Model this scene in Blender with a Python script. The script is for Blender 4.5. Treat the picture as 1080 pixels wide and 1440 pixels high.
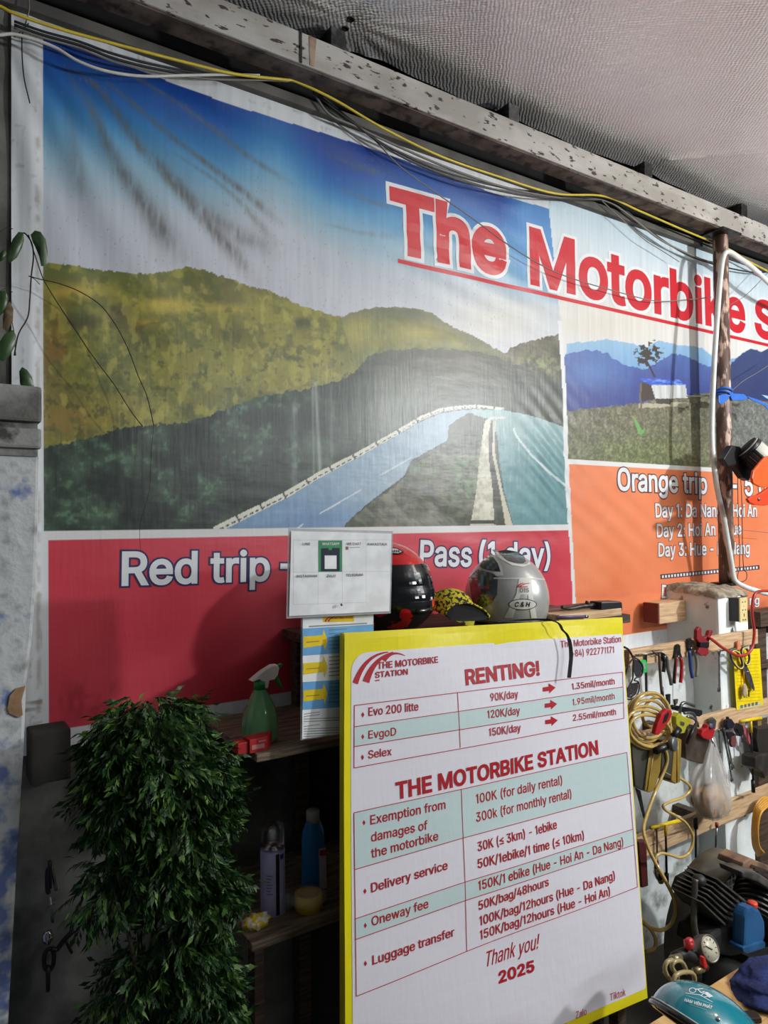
import bpy, bmesh, math, random
import numpy as np
from mathutils import Vector, Matrix, noise as mnoise
random.seed(7)
R = math.radians
C = bpy.context.scene.collection
for o in list(bpy.data.objects):
    bpy.data.objects.remove(o)

# ------------------------------------------------------------------ camera
F = 1000.0                                   # focal length in pixels of a 1080 x 1440 frame
TH, PH, RO = R(33.5), R(1.0), R(0.6)
CAM = Vector((0, -1.985, 1.75))
fw = Vector((math.sin(TH)*math.cos(PH), math.cos(TH)*math.cos(PH), math.sin(PH)))
rt = Vector((math.cos(TH), -math.sin(TH), 0))
up = rt.cross(fw)
rt, up = rt*math.cos(RO) - up*math.sin(RO), up*math.cos(RO) + rt*math.sin(RO)
cd = bpy.data.cameras.new('camera')
cam = bpy.data.objects.new('camera', cd)
C.objects.link(cam)
cam.matrix_world = Matrix(((rt.x, up.x, -fw.x, CAM.x), (rt.y, up.y, -fw.y, CAM.y), (rt.z, up.z, -fw.z, CAM.z), (0, 0, 0, 1)))
cd.sensor_fit = 'VERTICAL'
cd.sensor_height = 36.0
cd.lens = 36.0*F/1440.0
cd.clip_start = 0.02
sc = bpy.context.scene
sc.camera = cam

# ------------------------------------------------------------------ light and exposure
sc.view_settings.view_transform = 'Standard'
sc.view_settings.look = 'None'
sc.view_settings.gamma = 1.0
sc.view_settings.use_curve_mapping = False
sc.view_settings.exposure = 0.0
w = bpy.data.worlds.new('night_air')
sc.world = w
w.use_nodes = True
bg = w.node_tree.nodes['Background']
bg.inputs[0].default_value = (0.75, 0.85, 1.0, 1)
bg.inputs[1].default_value = 0.09

def lamp(name, loc, power, col, radius, kind='POINT', target=None, size=None):
    l = bpy.data.lights.new(name, kind)
    l.energy = power
    l.color = col
    if kind == 'AREA':
        l.shape = 'RECTANGLE'
        l.size, l.size_y = size
    else:
        l.shadow_soft_size = radius
    o = bpy.data.objects.new(name, l)
    C.objects.link(o)
    o.location = loc
    if target is not None:
        o.rotation_euler = (Vector(target) - Vector(loc)).to_track_quat('-Z', 'Y').to_euler()
    return o
lamp('shop_lamp', (3.9, -2.8, 2.6), 290, (0.95, 0.98, 1.0), 0.07)
lamp('shop_tube', (2.4, -3.6, 2.5), 22, (0.93, 0.96, 1.0), 0.0, 'AREA', (1.4, 0, 1.5), (1.2, 0.12))
lamp('warm_bulb', (2.9, -1.5, 2.82), 12, (1.0, 0.76, 0.46), 0.05)

# ------------------------------------------------------------------ geometry helpers
def ray(x, y):
    return fw + rt*((x-540)/F) + up*((720-y)/F)
def P(x, y, Y):
    d = ray(x, y)
    return CAM + d*((Y-CAM.y)/d.y)
def PZ(x, y, Z):
    d = ray(x, y)
    return CAM + d*((Z-CAM.z)/d.z)
def mpp(x, y, Y):                            # metres per vertical pixel at a spot
    return (P(x, y+5, Y)-P(x, y-5, Y)).length/10
def s2l(c):
    return tuple(((v/255)/12.92 if v/255 <= 0.04045 else ((v/255+0.055)/1.055)**2.4) for v in c)
def wl(o):
    v = Vector((0, 0, 0))
    while o is not None:
        v += o.location
        o = o.parent
    return v

class MB:
    def __init__(s):
        s.v, s.f, s.mi, s.sm, s.mats = [], [], [], [], []
        s.M = Matrix()
    def slot(s, m):
        if m not in s.mats:
            s.mats.append(m)
        return s.mats.index(m)
    def add(s, vs, fs, m, smooth=False):
        b = len(s.v)
        s.v += [s.M @ Vector(v) for v in vs]
        k = s.slot(m)
        for f in fs:
            s.f.append([b+i for i in f])
            s.mi.append(k)
            s.sm.append(smooth)
    def bm(s, b, m, smooth=False):
        b.verts.index_update()
        s.add([v.co.copy() for v in b.verts], [[v.index for v in f.verts] for f in b.faces], m, smooth)
        b.free()
    def box(s, c, size, m, rot=None, bev=0.0):
        b = bmesh.new()
        bmesh.ops.create_cube(b, size=1.0)
        for v in b.verts:
            v.co = Vector((v.co.x*size[0], v.co.y*size[1], v.co.z*size[2]))
        if bev > 0:
            bmesh.ops.bevel(b, geom=list(b.edges), offset=bev, segments=2, affect='EDGES', profile=0.6)
        mt = Matrix.Translation(Vector(c)) @ (rot.to_4x4() if rot is not None else Matrix())
        for v in b.verts:
            v.co = mt @ v.co
        s.bm(b, m)
    def hexa(s, p, m, bev=0.0):              # 8 corners: four of the bottom, four of the top
        b = bmesh.new()
        vs = [b.verts.new(q) for q in p]
        for f in ((3, 2, 1, 0), (4, 5, 6, 7), (0, 1, 5, 4), (1, 2, 6, 5), (2, 3, 7, 6), (3, 0, 4, 7)):
            b.faces.new([vs[i] for i in f])
        if bev > 0:
            bmesh.ops.bevel(b, geom=list(b.edges), offset=bev, segments=2, affect='EDGES', profile=0.6)
        s.bm(b, m)
    def slab(s, pts, off, m, bev=0.0):       # an outline with real thickness
        b = bmesh.new()
        vs = [b.verts.new(q) for q in pts]
        f = b.faces.new(vs)
        r = bmesh.ops.extrude_face_region(b, geom=[f])
        for g in r['geom']:
            if isinstance(g, bmesh.types.BMVert):
                g.co = g.co + Vector(off)
        bmesh.ops.recalc_face_normals(b, faces=list(b.faces))
        if bev > 0:
            bmesh.ops.bevel(b, geom=list(b.edges), offset=bev, segments=2, affect='EDGES', profile=0.6, clamp_overlap=True)
        s.bm(b, m)
    def tube(s, pts, r, m, seg=8, closed=False, cap=True):
        pts = [Vector(p) for p in pts]
        n = len(pts)
        rs = r if isinstance(r, (list, tuple)) else [r]*n
        rings = []
        prev = None
        for i in range(n):
            if closed:
                t = pts[(i+1) % n]-pts[i-1]
            else:
                t = pts[min(i+1, n-1)]-pts[max(i-1, 0)]
            if t.length < 1e-9:
                t = Vector((0, 0, 1))
            t.normalize()
            if prev is None:
                a = Vector((0, 0, 1)) if abs(t.z) < 0.9 else Vector((1, 0, 0))
                x = t.cross(a).normalized()
            else:
                x = (prev - t*prev.dot(t))
                x = x.normalized() if x.length > 1e-6 else t.orthogonal().normalized()
            prev = x
            y = t.cross(x)
            rings.append([pts[i]+(x*math.cos(2*math.pi*k/seg)+y*math.sin(2*math.pi*k/seg))*rs[i] for k in range(seg)])
        vs = [q for g in rings for q in g]
        fs = []
        for i in range(n if closed else n-1):
            j = (i+1) % n
            for k in range(seg):
                l = (k+1) % seg
                fs.append([i*seg+k, i*seg+l, j*seg+l, j*seg+k])
        if cap and not closed:
            fs.append(list(range(seg))[::-1])
            fs.append([(n-1)*seg+k for k in range(seg)])
        s.add(vs, fs, m, True)
    def lathe(s, prof, o, m, axis=(0, 0, 1), seg=28, smooth=True, squash=(1, 1)):
        q = Vector((0, 0, 1)).rotation_difference(Vector(axis).normalized()).to_matrix()
        vs, fs = [], []
        for r_, h in prof:
            for k in range(seg):
                a = 2*math.pi*k/seg
                vs.append(Vector(o)+q @ Vector((r_*math.cos(a)*squash[0], r_*math.sin(a)*squash[1], h)))
        n = len(prof)
        for i in range(n-1):
            for k in range(seg):
                l = (k+1) % seg
                fs.append([i*seg+k, i*seg+l, (i+1)*seg+l, (i+1)*seg+k])
        if prof[0][0] > 1e-6:
            fs.append(list(range(seg))[::-1])
        if prof[-1][0] > 1e-6:
            fs.append([(n-1)*seg+k for k in range(seg)])
        s.add(vs, fs, m, smooth)
    def ball(s, c, rad, m, seg=20, rings=12, rot=None, fn=None, e0=-90, e1=90):
        vs, fs = [], []
        for i in range(rings+1):
            e = R(e0+(e1-e0)*i/rings)
            for k in range(seg):
                a = 2*math.pi*k/seg
                d = Vector((math.cos(e)*math.cos(a), math.cos(e)*math.sin(a), math.sin(e)))
                g = fn(d) if fn else 1.0
                q = Vector((d.x*rad[0]*g, d.y*rad[1]*g, d.z*rad[2]*g))
                vs.append(Vector(c)+(rot @ q if rot is not None else q))
        for i in range(rings):
            for k in range(seg):
                l = (k+1) % seg
                fs.append([i*seg+k, i*seg+l, (i+1)*seg+l, (i+1)*seg+k])
        s.add(vs, fs, m, True)
    def build(s, name, parent=None, origin=None):
        me = bpy.data.meshes.new(name)
        if parent is not None:
            base = wl(parent)
        elif origin is not None:
            base = Vector(origin)
        else:
            xs = [v.x for v in s.v]; ys = [v.y for v in s.v]; zs = [v.z for v in s.v]
            base = Vector(((min(xs)+max(xs))/2, (min(ys)+max(ys))/2, min(zs)))
        me.from_pydata([v-base for v in s.v], [], s.f)
        for m in s.mats:
            me.materials.append(m)
        me.polygons.foreach_set('material_index', s.mi)
        me.polygons.foreach_set('use_smooth', s.sm)
        me.update()
        o = bpy.data.objects.new(name, me)
        C.objects.link(o)
        if parent is not None:
            o.parent = parent
        else:
            o.location = base
        return o

def tag(o, label, cat, group=None, kind=None):
    o['label'] = label
    o['category'] = cat
    if group:
        o['group'] = group
    if kind:
        o['kind'] = kind
    return o
def struct(o, label, cat):
    return tag(o, label, cat, None, 'structure')
def thing(name, label, cat, loc, group=None):
    o = bpy.data.objects.new(name, None)
    C.objects.link(o)
    o.empty_display_size = 0.05
    o.location = loc
    return tag(o, label, cat, group)
def spl(pts, n=6, closed=False):             # smooth curve through points
    pts = [Vector(p) for p in pts]
    out = []
    N = len(pts)
    for i in range(N if closed else N-1):
        if closed:
            a, b, c, d = pts[i-1], pts[i], pts[(i+1) % N], pts[(i+2) % N]
        else:
            b, c = pts[i], pts[i+1]
            a = pts[i-1] if i > 0 else b*2-c
            d = pts[i+2] if i+2 < N else c*2-b
        for k in range(n):
            t = k/n
            out.append(0.5*((2*b)+(c-a)*t+(2*a-5*b+4*c-d)*t*t+(3*b-a-3*c+d)*t**3))
    if not closed:
        out.append(pts[-1])
    return out
def pxs(lst, Y):                             # traced points on the plane y = Y (or each with its own y)
    return [P(p[0], p[1], p[2] if len(p) > 2 else Y) for p in lst]

# ------------------------------------------------------------------ materials
def mat(name, col, rough=0.6, metal=0.0, col2=None, scale=20.0, lo=0.4, hi=0.6, bump=0.0, bscale=None, spec=0.5,
        stain=None, sscale=6.0, slo=0.55, shi=0.7, stretch=(1, 1, 1), trans=0.0, alpha=1.0, coat=0.0, emit=None, samt=1.0, detail=6.0):
    m = bpy.data.materials.new(name)
    m.use_nodes = True
    nt = m.node_tree
    b = nt.nodes['Principled BSDF']
    b.inputs['Roughness'].default_value = rough
    b.inputs['Metallic'].default_value = metal
    b.inputs['Specular IOR Level'].default_value = spec
    b.inputs['Transmission Weight'].default_value = trans
    b.inputs['Alpha'].default_value = alpha
    b.inputs['Coat Weight'].default_value = coat
    c1 = (*s2l(col), 1)
    b.inputs['Base Color'].default_value = c1
    tc = nt.nodes.new('ShaderNodeTexCoord')
    mp = nt.nodes.new('ShaderNodeMapping')
    mp.inputs['Scale'].default_value = stretch
    nt.links.new(tc.outputs['Object'], mp.inputs[0])
    def noise(sc_, d=6.0):
        n = nt.nodes.new('ShaderNodeTexNoise')
        n.inputs['Scale'].default_value = sc_
        n.inputs['Detail'].default_value = d
        nt.links.new(mp.outputs[0], n.inputs['Vector'])
        return n
    def ramp(src, a, z):
        r_ = nt.nodes.new('ShaderNodeMapRange')
        r_.inputs['From Min'].default_value = a
        r_.inputs['From Max'].default_value = z
        nt.links.new(src, r_.inputs['Value'])
        return r_.outputs[0]
    cur = None
    if col2 is None:
        col2 = tuple(max(0, v*0.88) for v in col)
    n1 = noise(scale, detail)
    mx = nt.nodes.new('ShaderNodeMixRGB')
    nt.links.new(ramp(n1.outputs['Fac'], lo, hi), mx.inputs[0])
    mx.inputs[1].default_value = c1
    mx.inputs[2].default_value = (*s2l(col2), 1)
    cur = mx.outputs[0]
    if stain is not None:
        n2 = noise(sscale, 8.0)
        mm = nt.nodes.new('ShaderNodeMath'); mm.operation = 'MULTIPLY'; mm.inputs[1].default_value = samt
        nt.links.new(ramp(n2.outputs['Fac'], slo, shi), mm.inputs[0])
        m2 = nt.nodes.new('ShaderNodeMixRGB')
        nt.links.new(mm.outputs[0], m2.inputs[0])
        nt.links.new(cur, m2.inputs[1])
        m2.inputs[2].default_value = (*s2l(stain), 1)
        cur = m2.outputs[0]
    nt.links.new(cur, b.inputs['Base Color'])
    if bump > 0:
        n3 = noise(bscale or scale*2, 6.0)
        bp = nt.nodes.new('ShaderNodeBump')
        bp.inputs['Strength'].default_value = bump
        bp.inputs['Distance'].default_value = 0.01
        nt.links.new(n3.outputs['Fac'], bp.inputs['Height'])
        nt.links.new(bp.outputs[0], b.inputs['Normal'])
    if emit:
        b.inputs['Emission Color'].default_value = (*s2l(emit[0]), 1)
        b.inputs['Emission Strength'].default_value = emit[1]
    m.cycles.use_transparent_shadow = True
    return m
def flat(name, col, rough=0.45, metal=0.0, **k):
    return mat(name, col, rough, metal, col2=tuple(v*0.94 for v in col), **k)
BLACK = flat('black_plastic', (22, 22, 24), 0.4)
RUBBER = flat('black_rubber', (26, 26, 27), 0.7)
STEEL = mat('tool_steel', (150, 152, 155), 0.32, 0.9, col2=(95, 92, 88), scale=60, lo=0.45, hi=0.7)
DARKSTEEL = mat('dark_steel', (70, 70, 72), 0.42, 0.8, col2=(45, 42, 40), scale=50)
CHROME = flat('chrome', (205, 208, 210), 0.14, 1.0)
WOOD = mat('bare_pine', (214, 184, 146), 0.6, col2=(182, 146, 106), scale=9, lo=0.35, hi=0.65, stretch=(1.0, 8, 14), bump=0.15, stain=(80, 56, 40), sscale=5, slo=0.62, shi=0.72)
DARKWOOD = mat('old_dark_wood', (86, 66, 50), 0.75, col2=(54, 40, 30), scale=8, stretch=(1, 8, 14), bump=0.2)
SHELFWOOD = mat('dusty_shelf_wood', (128, 112, 92), 0.75, col2=(86, 72, 58), scale=9, stretch=(1.2, 8, 14), bump=0.2)
REDP = flat('red_plastic', (176, 28, 34), 0.38)
YELP = flat('yellow_plastic', (232, 196, 28), 0.42)
WHITEP = flat('white_plastic', (222, 222, 218), 0.4)

# ------------------------------------------------------------------ text and printed surfaces
# letter outlines (advance, contours) in thousandths
GL = {
'Z': (450, [[45,0,45,48,330,452,50,452,50,509,410,509,410,461,126,57,415,57,415,0]]),
'A': (480, [[16,0,201,509,276,509,463,0,395,0,287,302,264,372,232,478,245,478,213,371,191,302,85,0],[110,142,110,199,370,199,370,142]]),
'B': (456, [[60,0,60,509,241,509,289,504,329,491,359,469,381,442,394,410,398,374,395,344,387,320,373,301,356,286,336,275,315,267,315,262,339,257,363,245,385,227,402,203,414,173,418,136,413,100,400,67,377,39,344,18,301,4,247,0],[125,57,245,57,296,63,330,80,349,105,355,137,352,161,342,184,327,203,306,218,279,228,248,231,125,231],[125,285,238,285,265,288,288,296,308,309,323,326,333,348,336,372,330,403,313,429,283,446,240,452,125,452]]),
'C': (510, [[267,-7,205,1,150,25,104,63,70,115,48,179,40,254,48,329,70,393,104,445,150,484,205,508,267,516,305,513,340,504,373,490,402,471,427,447,448,418,463,385,473,348,408,348,401,373,389,395,375,413,357,428,337,440,315,449,292,454,267,456,223,450,184,432,150,403,125,364,109,314,103,254,109,194,125,145,151,105,184,76,223,59,267,53,292,55,315,60,337,69,357,81,375,96,389,114,401,136,408,160,473,160,463,124,448,91,428,62,402,38,373,19,341,5,305,-4]]),
'D': (502, [[219,0,96,0,96,57,215,57,272,63,318,81,354,110,379,149,394,198,399,255,394,312,379,361,354,399,320,428,275,446,221,452,93,452,93,509,225,509,294,501,353,478,399,441,433,391,455,329,462,255,455,181,433,119,398,68,351,31,291,8],[125,509,125,0,60,0,60,509]]),
'E': (419, [[60,0,60,509,372,509,372,452,125,452,125,286,355,286,355,229,125,229,125,57,375,57,375,0]]),
'G': (520, [[269,-7,205,1,149,25,104,64,69,116,47,179,40,254,47,329,69,393,103,445,149,484,203,508,265,516,304,513,340,504,374,489,403,469,429,445,449,416,465,384,474,349,408,349,399,372,387,393,373,411,356,427,337,439,315,448,291,454,265,456,222,450,183,432,150,404,125,364,109,314,103,254,109,194,125,145,151,105,184,76,224,59,269,53,309,57,345,71,374,93,396,123,410,160,415,202,434,199,283,199,283,256,478,256,478,200,471,141,451,91,419,50,377,19,326,0]]),
'H': (517, [[60,0,60,509,125,509,125,289,392,289,392,509,457,509,457,0,392,0,392,232,125,232,125,0]]),
'I': (185, [[60,0,60,509,125,509,125,0]]),
'K': (470, [[60,0,60,509,125,509,125,285,345,509,430,509,232,305,445,0,366,0,186,257,125,196,125,0]]),
'L': (393, [[60,0,60,509,125,509,125,57,361,57,361,0]]),
'M': (628, [[60,0,60,509,152,509,277,187,287,159,299,123,311,84,322,49,307,49,318,83,330,121,342,158,352,187,476,509,568,509,568,0,504,0,504,291,504,327,505,369,506,413,507,457,513,457,498,409,482,363,467,322,456,291,342,0,286,0,170,291,159,321,145,361,129,408,112,457,119,457,120,416,121,372,122,328,122,291,122,0]]),
'N': (523, [[60,0,60,509,136,509,343,183,363,151,388,107,414,55,405,54,401,108,399,157,399,195,399,509,463,509,463,0,387,0,202,290,177,331,148,381,108,452,119,454,122,384,124,328,125,291,125,0]]),
'O': (533, [[267,-7,205,1,150,25,105,63,70,115,48,179,40,254,48,329,70,393,105,445,150,484,205,508,267,516,329,508,384,484,429,445,464,393,486,329,493,254,486,179,464,115,429,63,384,25,329,1],[267,53,310,59,349,76,383,105,408,144,425,194,430,254,425,314,408,365,383,404,349,433,310,450,267,456,223,450,184,433,151,404,125,364,109,314,103,254,109,194,125,144,151,105,184,76,223,59]]),
'P': (445, [[60,0,60,509,235,509,289,503,332,487,366,462,390,430,404,391,409,348,404,304,390,265,366,233,332,207,289,191,235,186,109,186,109,242,233,242,269,246,297,256,318,272,333,294,342,319,344,348,342,376,333,402,318,423,297,439,268,449,232,452,125,452,125,0]]),
'R': (449, [[60,0,60,509,236,509,290,504,333,489,367,465,390,433,405,395,409,352,405,309,390,271,367,240,333,217,289,203,236,198,96,198,96,255,234,255,269,258,298,267,319,281,334,300,342,324,345,352,342,380,334,405,319,425,298,440,269,449,233,452,125,452,125,0],[353,0,230,229,303,229,428,0]]),
'S': (447, [[224,-9,172,-4,128,9,91,31,64,60,46,96,38,137,104,137,110,110,123,88,142,71,166,59,194,52,224,49,257,52,286,60,311,74,329,92,341,114,346,139,342,161,332,179,316,193,296,205,245,222,184,239,128,260,86,289,60,326,52,372,58,413,75,448,102,476,138,498,180,511,227,516,275,511,316,498,351,476,377,449,394,415,401,378,337,378,326,412,302,437,267,453,225,459,194,456,167,448,145,435,129,418,118,398,115,376,119,352,131,334,148,319,169,308,212,293,264,279,312,264,336,252,359,238,379,220,395,198,405,171,408,139,403,99,386,64,360,34,323,11,278,-4]]),
'T': (449, [[32,452,32,509,417,509,417,452,257,452,257,0,193,0,193,452]]),
'U': (517, [[259,-8,203,-2,154,15,114,43,85,80,66,124,60,173,60,509,124,509,124,178,128,144,141,113,160,87,187,68,220,56,259,52,298,56,331,68,357,87,377,113,389,144,393,178,393,509,457,509,457,173,451,124,433,80,403,43,363,15,315,-2]]),
'V': (480, [[204,0,16,509,84,509,192,206,215,137,248,31,235,31,267,138,290,206,395,509,463,509,278,0]]),
'W': (686, [[155,0,16,509,82,509,163,196,175,145,187,94,197,40,189,40,200,94,211,145,224,196,306,509,380,509,462,196,474,145,486,94,497,40,488,40,499,94,510,145,523,196,603,509,670,509,530,0,455,0,368,323,351,391,336,475,350,475,335,395,318,323,230,0]]),
'Y': (472, [[203,0,203,208,16,509,91,509,192,344,222,292,250,230,224,230,251,293,280,344,381,509,455,509,268,208,268,0]]),
'a': (389, [[160,-9,126,-5,94,5,68,22,48,45,35,73,30,108,34,138,43,161,58,179,78,193,100,203,125,211,178,220,234,227,252,230,265,235,273,243,276,255,276,257,273,279,267,297,256,311,240,322,220,329,196,331,171,329,149,322,132,313,118,301,107,288,100,274,41,291,57,322,79,346,104,364,133,375,163,382,194,384,239,379,263,372,286,360,306,343,322,320,333,290,337,251,337,0,277,0,277,52,272,52,252,25,236,12,215,1,190,-6],[170,45,202,49,228,59,248,74,263,93,272,115,276,138,276,190,259,182,231,176,200,171,175,168,134,159,117,150,103,139,95,124,92,105,94,87,102,72,114,61,130,52,149,47]]),
'b': (424, [[229,-8,198,-5,172,4,153,17,138,31,118,59,112,59,112,0,53,0,53,509,114,509,114,319,118,319,137,346,152,360,171,373,197,381,229,384,274,378,313,361,345,332,370,293,385,245,390,189,385,133,370,84,346,45,313,16,274,-2],[220,47,253,51,279,66,301,88,316,117,325,151,328,189,325,227,316,261,301,290,280,311,253,325,220,330,188,325,161,312,140,291,125,263,116,229,113,189,116,150,125,115,140,86,162,65,188,51]]),
'c': (396, [[207,-8,159,-2,117,16,82,46,56,85,40,133,34,187,40,243,56,291,82,330,117,360,159,378,207,384,234,383,260,377,284,368,305,356,324,341,340,322,353,301,362,277,303,262,290,289,270,311,242,325,207,330,173,325,145,310,124,287,108,258,99,224,96,187,99,151,108,117,124,89,145,66,173,51,207,46,243,52,271,66,292,89,304,117,363,102,354,78,341,56,325,37,306,21,285,9,261,-1,235,-6]]),
'd': (424, [[195,-8,151,-2,111,16,79,45,55,84,39,133,34,189,39,245,55,293,79,332,112,361,151,378,196,384,228,381,253,373,272,360,287,346,306,319,311,319,311,509,372,509,372,0,313,0,313,59,307,59,287,31,272,17,252,4,227,-5],[205,47,236,51,263,65,284,86,299,115,309,150,312,189,309,229,300,263,284,291,263,312,237,325,205,330,172,325,145,311,124,290,108,261,99,227,96,189,99,151,109,117,124,88,145,66,172,51]]),
'e': (404, [[212,-8,161,-2,117,16,82,46,56,85,40,132,34,187,39,242,55,290,81,329,115,359,157,378,205,384,236,382,266,374,294,361,319,341,341,315,357,282,368,242,371,194,371,169,75,169,75,221,338,221,310,202,307,237,298,269,283,294,263,314,237,326,205,330,173,326,146,313,125,294,109,270,99,241,96,211,96,178,100,139,110,106,128,80,151,61,179,50,212,46,234,48,254,53,271,61,285,73,297,88,306,105,365,91,353,63,335,39,311,19,283,4,249,-5]]),
'f': (254, [[228,379,228,327,6,327,6,379],[81,0,81,432,84,461,96,486,113,505,135,519,161,527,187,530,222,527,243,521,227,468,215,472,195,474,171,470,154,460,145,443,142,419,142,0]]),
'g': (425, [[207,-151,168,-148,134,-140,105,-127,82,-110,64,-91,51,-69,101,-41,122,-66,136,-78,154,-88,178,-95,207,-97,249,-92,282,-75,304,-47,311,-6,311,68,306,68,287,41,272,28,252,16,227,8,195,5,152,10,113,27,80,53,55,90,39,136,34,191,39,246,55,293,80,332,112,361,152,378,196,384,228,382,253,373,273,360,288,346,308,319,313,319,313,379,372,379,372,-9,367,-54,350,-90,324,-117,291,-136,251,-147],[205,59,237,63,264,75,285,95,300,121,309,154,312,193,309,231,300,264,285,291,264,312,237,325,205,330,172,325,145,312,124,290,109,262,99,229,96,193,99,155,109,123,124,96,145,76,172,63]]),
'h': (410, [[114,227,114,0,53,0,53,509,114,509,114,287,102,287,124,332,152,362,187,379,227,384,264,380,295,369,321,349,341,321,353,285,357,240,357,0,296,0,296,235,290,275,273,304,246,323,210,329,184,326,161,317,141,303,126,283,117,257]]),
'i': (167, [[53,0,53,379,114,379,114,0],[84,443,67,446,54,455,44,468,41,483,44,499,54,512,67,521,84,524,100,521,114,512,123,499,126,483,123,468,114,455,100,446]]),
'j': (167, [[53,379,114,379,114,-30,111,-63,102,-90,86,-113,65,-129,37,-139,4,-143,-10,-143,-10,-87,2,-87,25,-83,40,-72,50,-54,53,-29],[83,443,67,446,53,455,44,468,41,483,44,499,53,512,67,521,83,524,100,521,114,512,123,499,126,483,123,468,114,455,100,446]]),
'k': (390, [[53,0,53,525,114,525,114,215,270,379,352,379,205,226,368,0,294,0,161,181,114,133,114,0]]),
'l': (175, [[55,0,55,525,119,525,119,0]]),
'm': (610, [[53,0,53,379,112,379,112,295,108,295,118,323,132,346,151,363,172,376,195,384,219,386,257,380,287,361,309,331,321,295,312,295,322,321,337,343,357,361,381,375,407,383,437,386,468,383,497,372,522,354,541,328,553,296,557,255,557,0,496,0,496,254,490,289,473,313,447,326,419,330,395,328,374,320,358,307,345,290,338,270,335,247,335,0,274,0,274,260,269,288,253,311,229,326,199,330,178,328,158,320,140,307,126,289,117,266,114,238,114,0]]),
'n': (410, [[114,227,114,0,53,0,53,379,112,379,112,287,102,287,124,332,152,362,187,379,227,384,264,380,295,369,321,349,341,321,353,285,357,240,357,0,296,0,296,235,290,275,273,304,246,323,210,329,184,326,161,317,141,303,126,283,117,257]]),
'o': (415, [[207,-8,159,-2,117,16,82,46,56,85,40,133,34,187,40,243,56,291,82,330,117,360,159,378,207,384,256,378,299,360,333,330,359,291,376,243,381,187,376,133,359,85,333,46,299,16,256,-2],[207,46,242,51,270,66,292,89,307,117,316,151,319,187,316,224,307,258,292,287,270,310,242,325,207,330,173,325,145,310,124,287,108,258,99,224,96,187,99,151,108,117,124,89,145,66,173,51]]),
'p': (424, [[53,-143,53,379,112,379,112,319,118,319,137,346,152,360,171,373,197,381,229,384,274,378,313,361,345,332,370,293,385,245,390,189,385,133,370,84,346,45,313,16,274,-2,229,-8,198,-5,173,4,153,17,138,31,118,59,114,59,114,-143],[220,47,253,51,279,66,301,88,316,117,325,151,328,189,325,227,316,261,301,290,280,311,253,325,220,330,188,325,161,312,140,291,125,263,116,229,113,189,116,150,125,115,140,86,162,65,188,51]]),
'r': (259, [[53,0,53,379,112,379,112,321,115,321,130,347,152,367,181,380,213,385,229,384,243,384,243,322,230,324,207,326,182,323,159,315,140,301,126,284,117,262,114,237,114,0]]),
's': (365, [[182,-8,145,-5,112,3,84,18,62,38,45,63,36,94,94,107,105,79,124,60,150,49,181,45,217,50,244,62,262,81,268,103,265,121,254,136,237,147,212,155,149,170,104,186,72,208,53,237,47,274,51,305,65,332,87,354,115,370,149,381,187,384,223,381,254,372,279,358,299,339,314,316,324,290,268,277,258,298,243,316,219,328,187,333,156,329,131,317,114,299,109,277,112,258,124,243,144,232,172,223,229,209,275,194,306,171,325,142,331,107,326,75,312,47,290,24,260,6,223,-5]]),
't': (227, [[204,379,204,327,6,327,6,379],[65,471,126,471,126,98,128,76,136,61,150,53,170,50,185,51,202,54,213,2,192,-3,168,-4,125,2,92,21,72,52,65,93]]),
'u': (410, [[182,-5,146,-1,115,11,89,31,69,59,57,95,53,139,53,379,114,379,114,144,119,105,137,75,164,56,200,50,226,53,249,62,268,77,283,97,293,122,296,153,296,379,357,379,357,0,298,0,298,92,307,92,286,47,257,17,222,0]]),
'v': (389, [[163,0,17,379,84,379,165,155,187,87,206,21,184,21,203,87,224,155,305,379,371,379,226,0]]),
'w': (567, [[138,0,23,379,87,379,133,214,154,137,175,41,165,41,186,135,206,214,252,379,316,379,362,214,382,136,402,41,391,41,413,135,434,214,480,379,545,379,429,0,368,0,319,172,305,225,291,280,277,338,291,338,277,280,263,225,248,172,199,0]]),
'y': (389, [[47,-139,61,-86,71,-87,88,-90,104,-89,118,-84,130,-74,141,-58,151,-36,163,-1,17,379,84,379,165,155,187,87,206,21,184,21,202,87,224,155,305,379,371,379,204,-58,191,-85,177,-107,159,-124,139,-136,117,-143,91,-145,65,-143]]),
'x': (379, [[21,0,171,218,171,171,29,379,100,379,147,306,179,253,207,206,175,206,202,253,233,306,282,379,352,379,209,169,209,214,358,0,287,0,231,85,200,136,173,182,205,182,178,136,148,85,91,0]]),
'0': (453, [[227,-7,174,1,130,24,95,62,69,113,53,178,48,254,53,330,69,395,95,447,130,484,174,508,227,516,279,508,323,484,358,447,384,395,400,330,405,254,400,178,384,113,359,62,323,24,279,1],[227,50,261,56,290,74,313,103,330,144,340,194,344,254,340,314,330,365,313,405,290,435,261,453,227,460,192,453,163,435,140,405,123,365,113,314,109,254,113,194,123,144,140,103,163,74,192,56]]),
'1': (300, [[150,0,150,430,60,385,60,440,165,509,214,509,214,0]]),
'2': (453, [[64,0,64,47,234,229,282,282,299,305,311,327,318,348,320,371,317,397,308,419,293,436,273,449,250,457,224,460,196,457,172,447,153,433,139,413,130,390,127,362,66,362,71,405,86,442,111,473,143,496,182,511,225,516,268,511,306,497,337,474,361,445,376,411,381,372,378,345,371,318,357,290,336,259,267,180,153,60,153,57,389,57,389,0]]),
'3': (453, [[218,-7,173,-3,133,10,98,30,70,57,52,91,44,132,109,132,115,107,126,87,144,71,165,59,191,52,219,50,248,53,275,61,297,74,315,93,325,116,329,145,326,172,316,196,299,217,275,234,242,244,201,248,157,248,157,299,288,448,288,452,70,452,70,509,372,509,372,461,211,278,211,289,264,288,308,276,344,253,371,222,387,186,393,145,387,103,370,66,344,36,309,12,266,-2]]),
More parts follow.
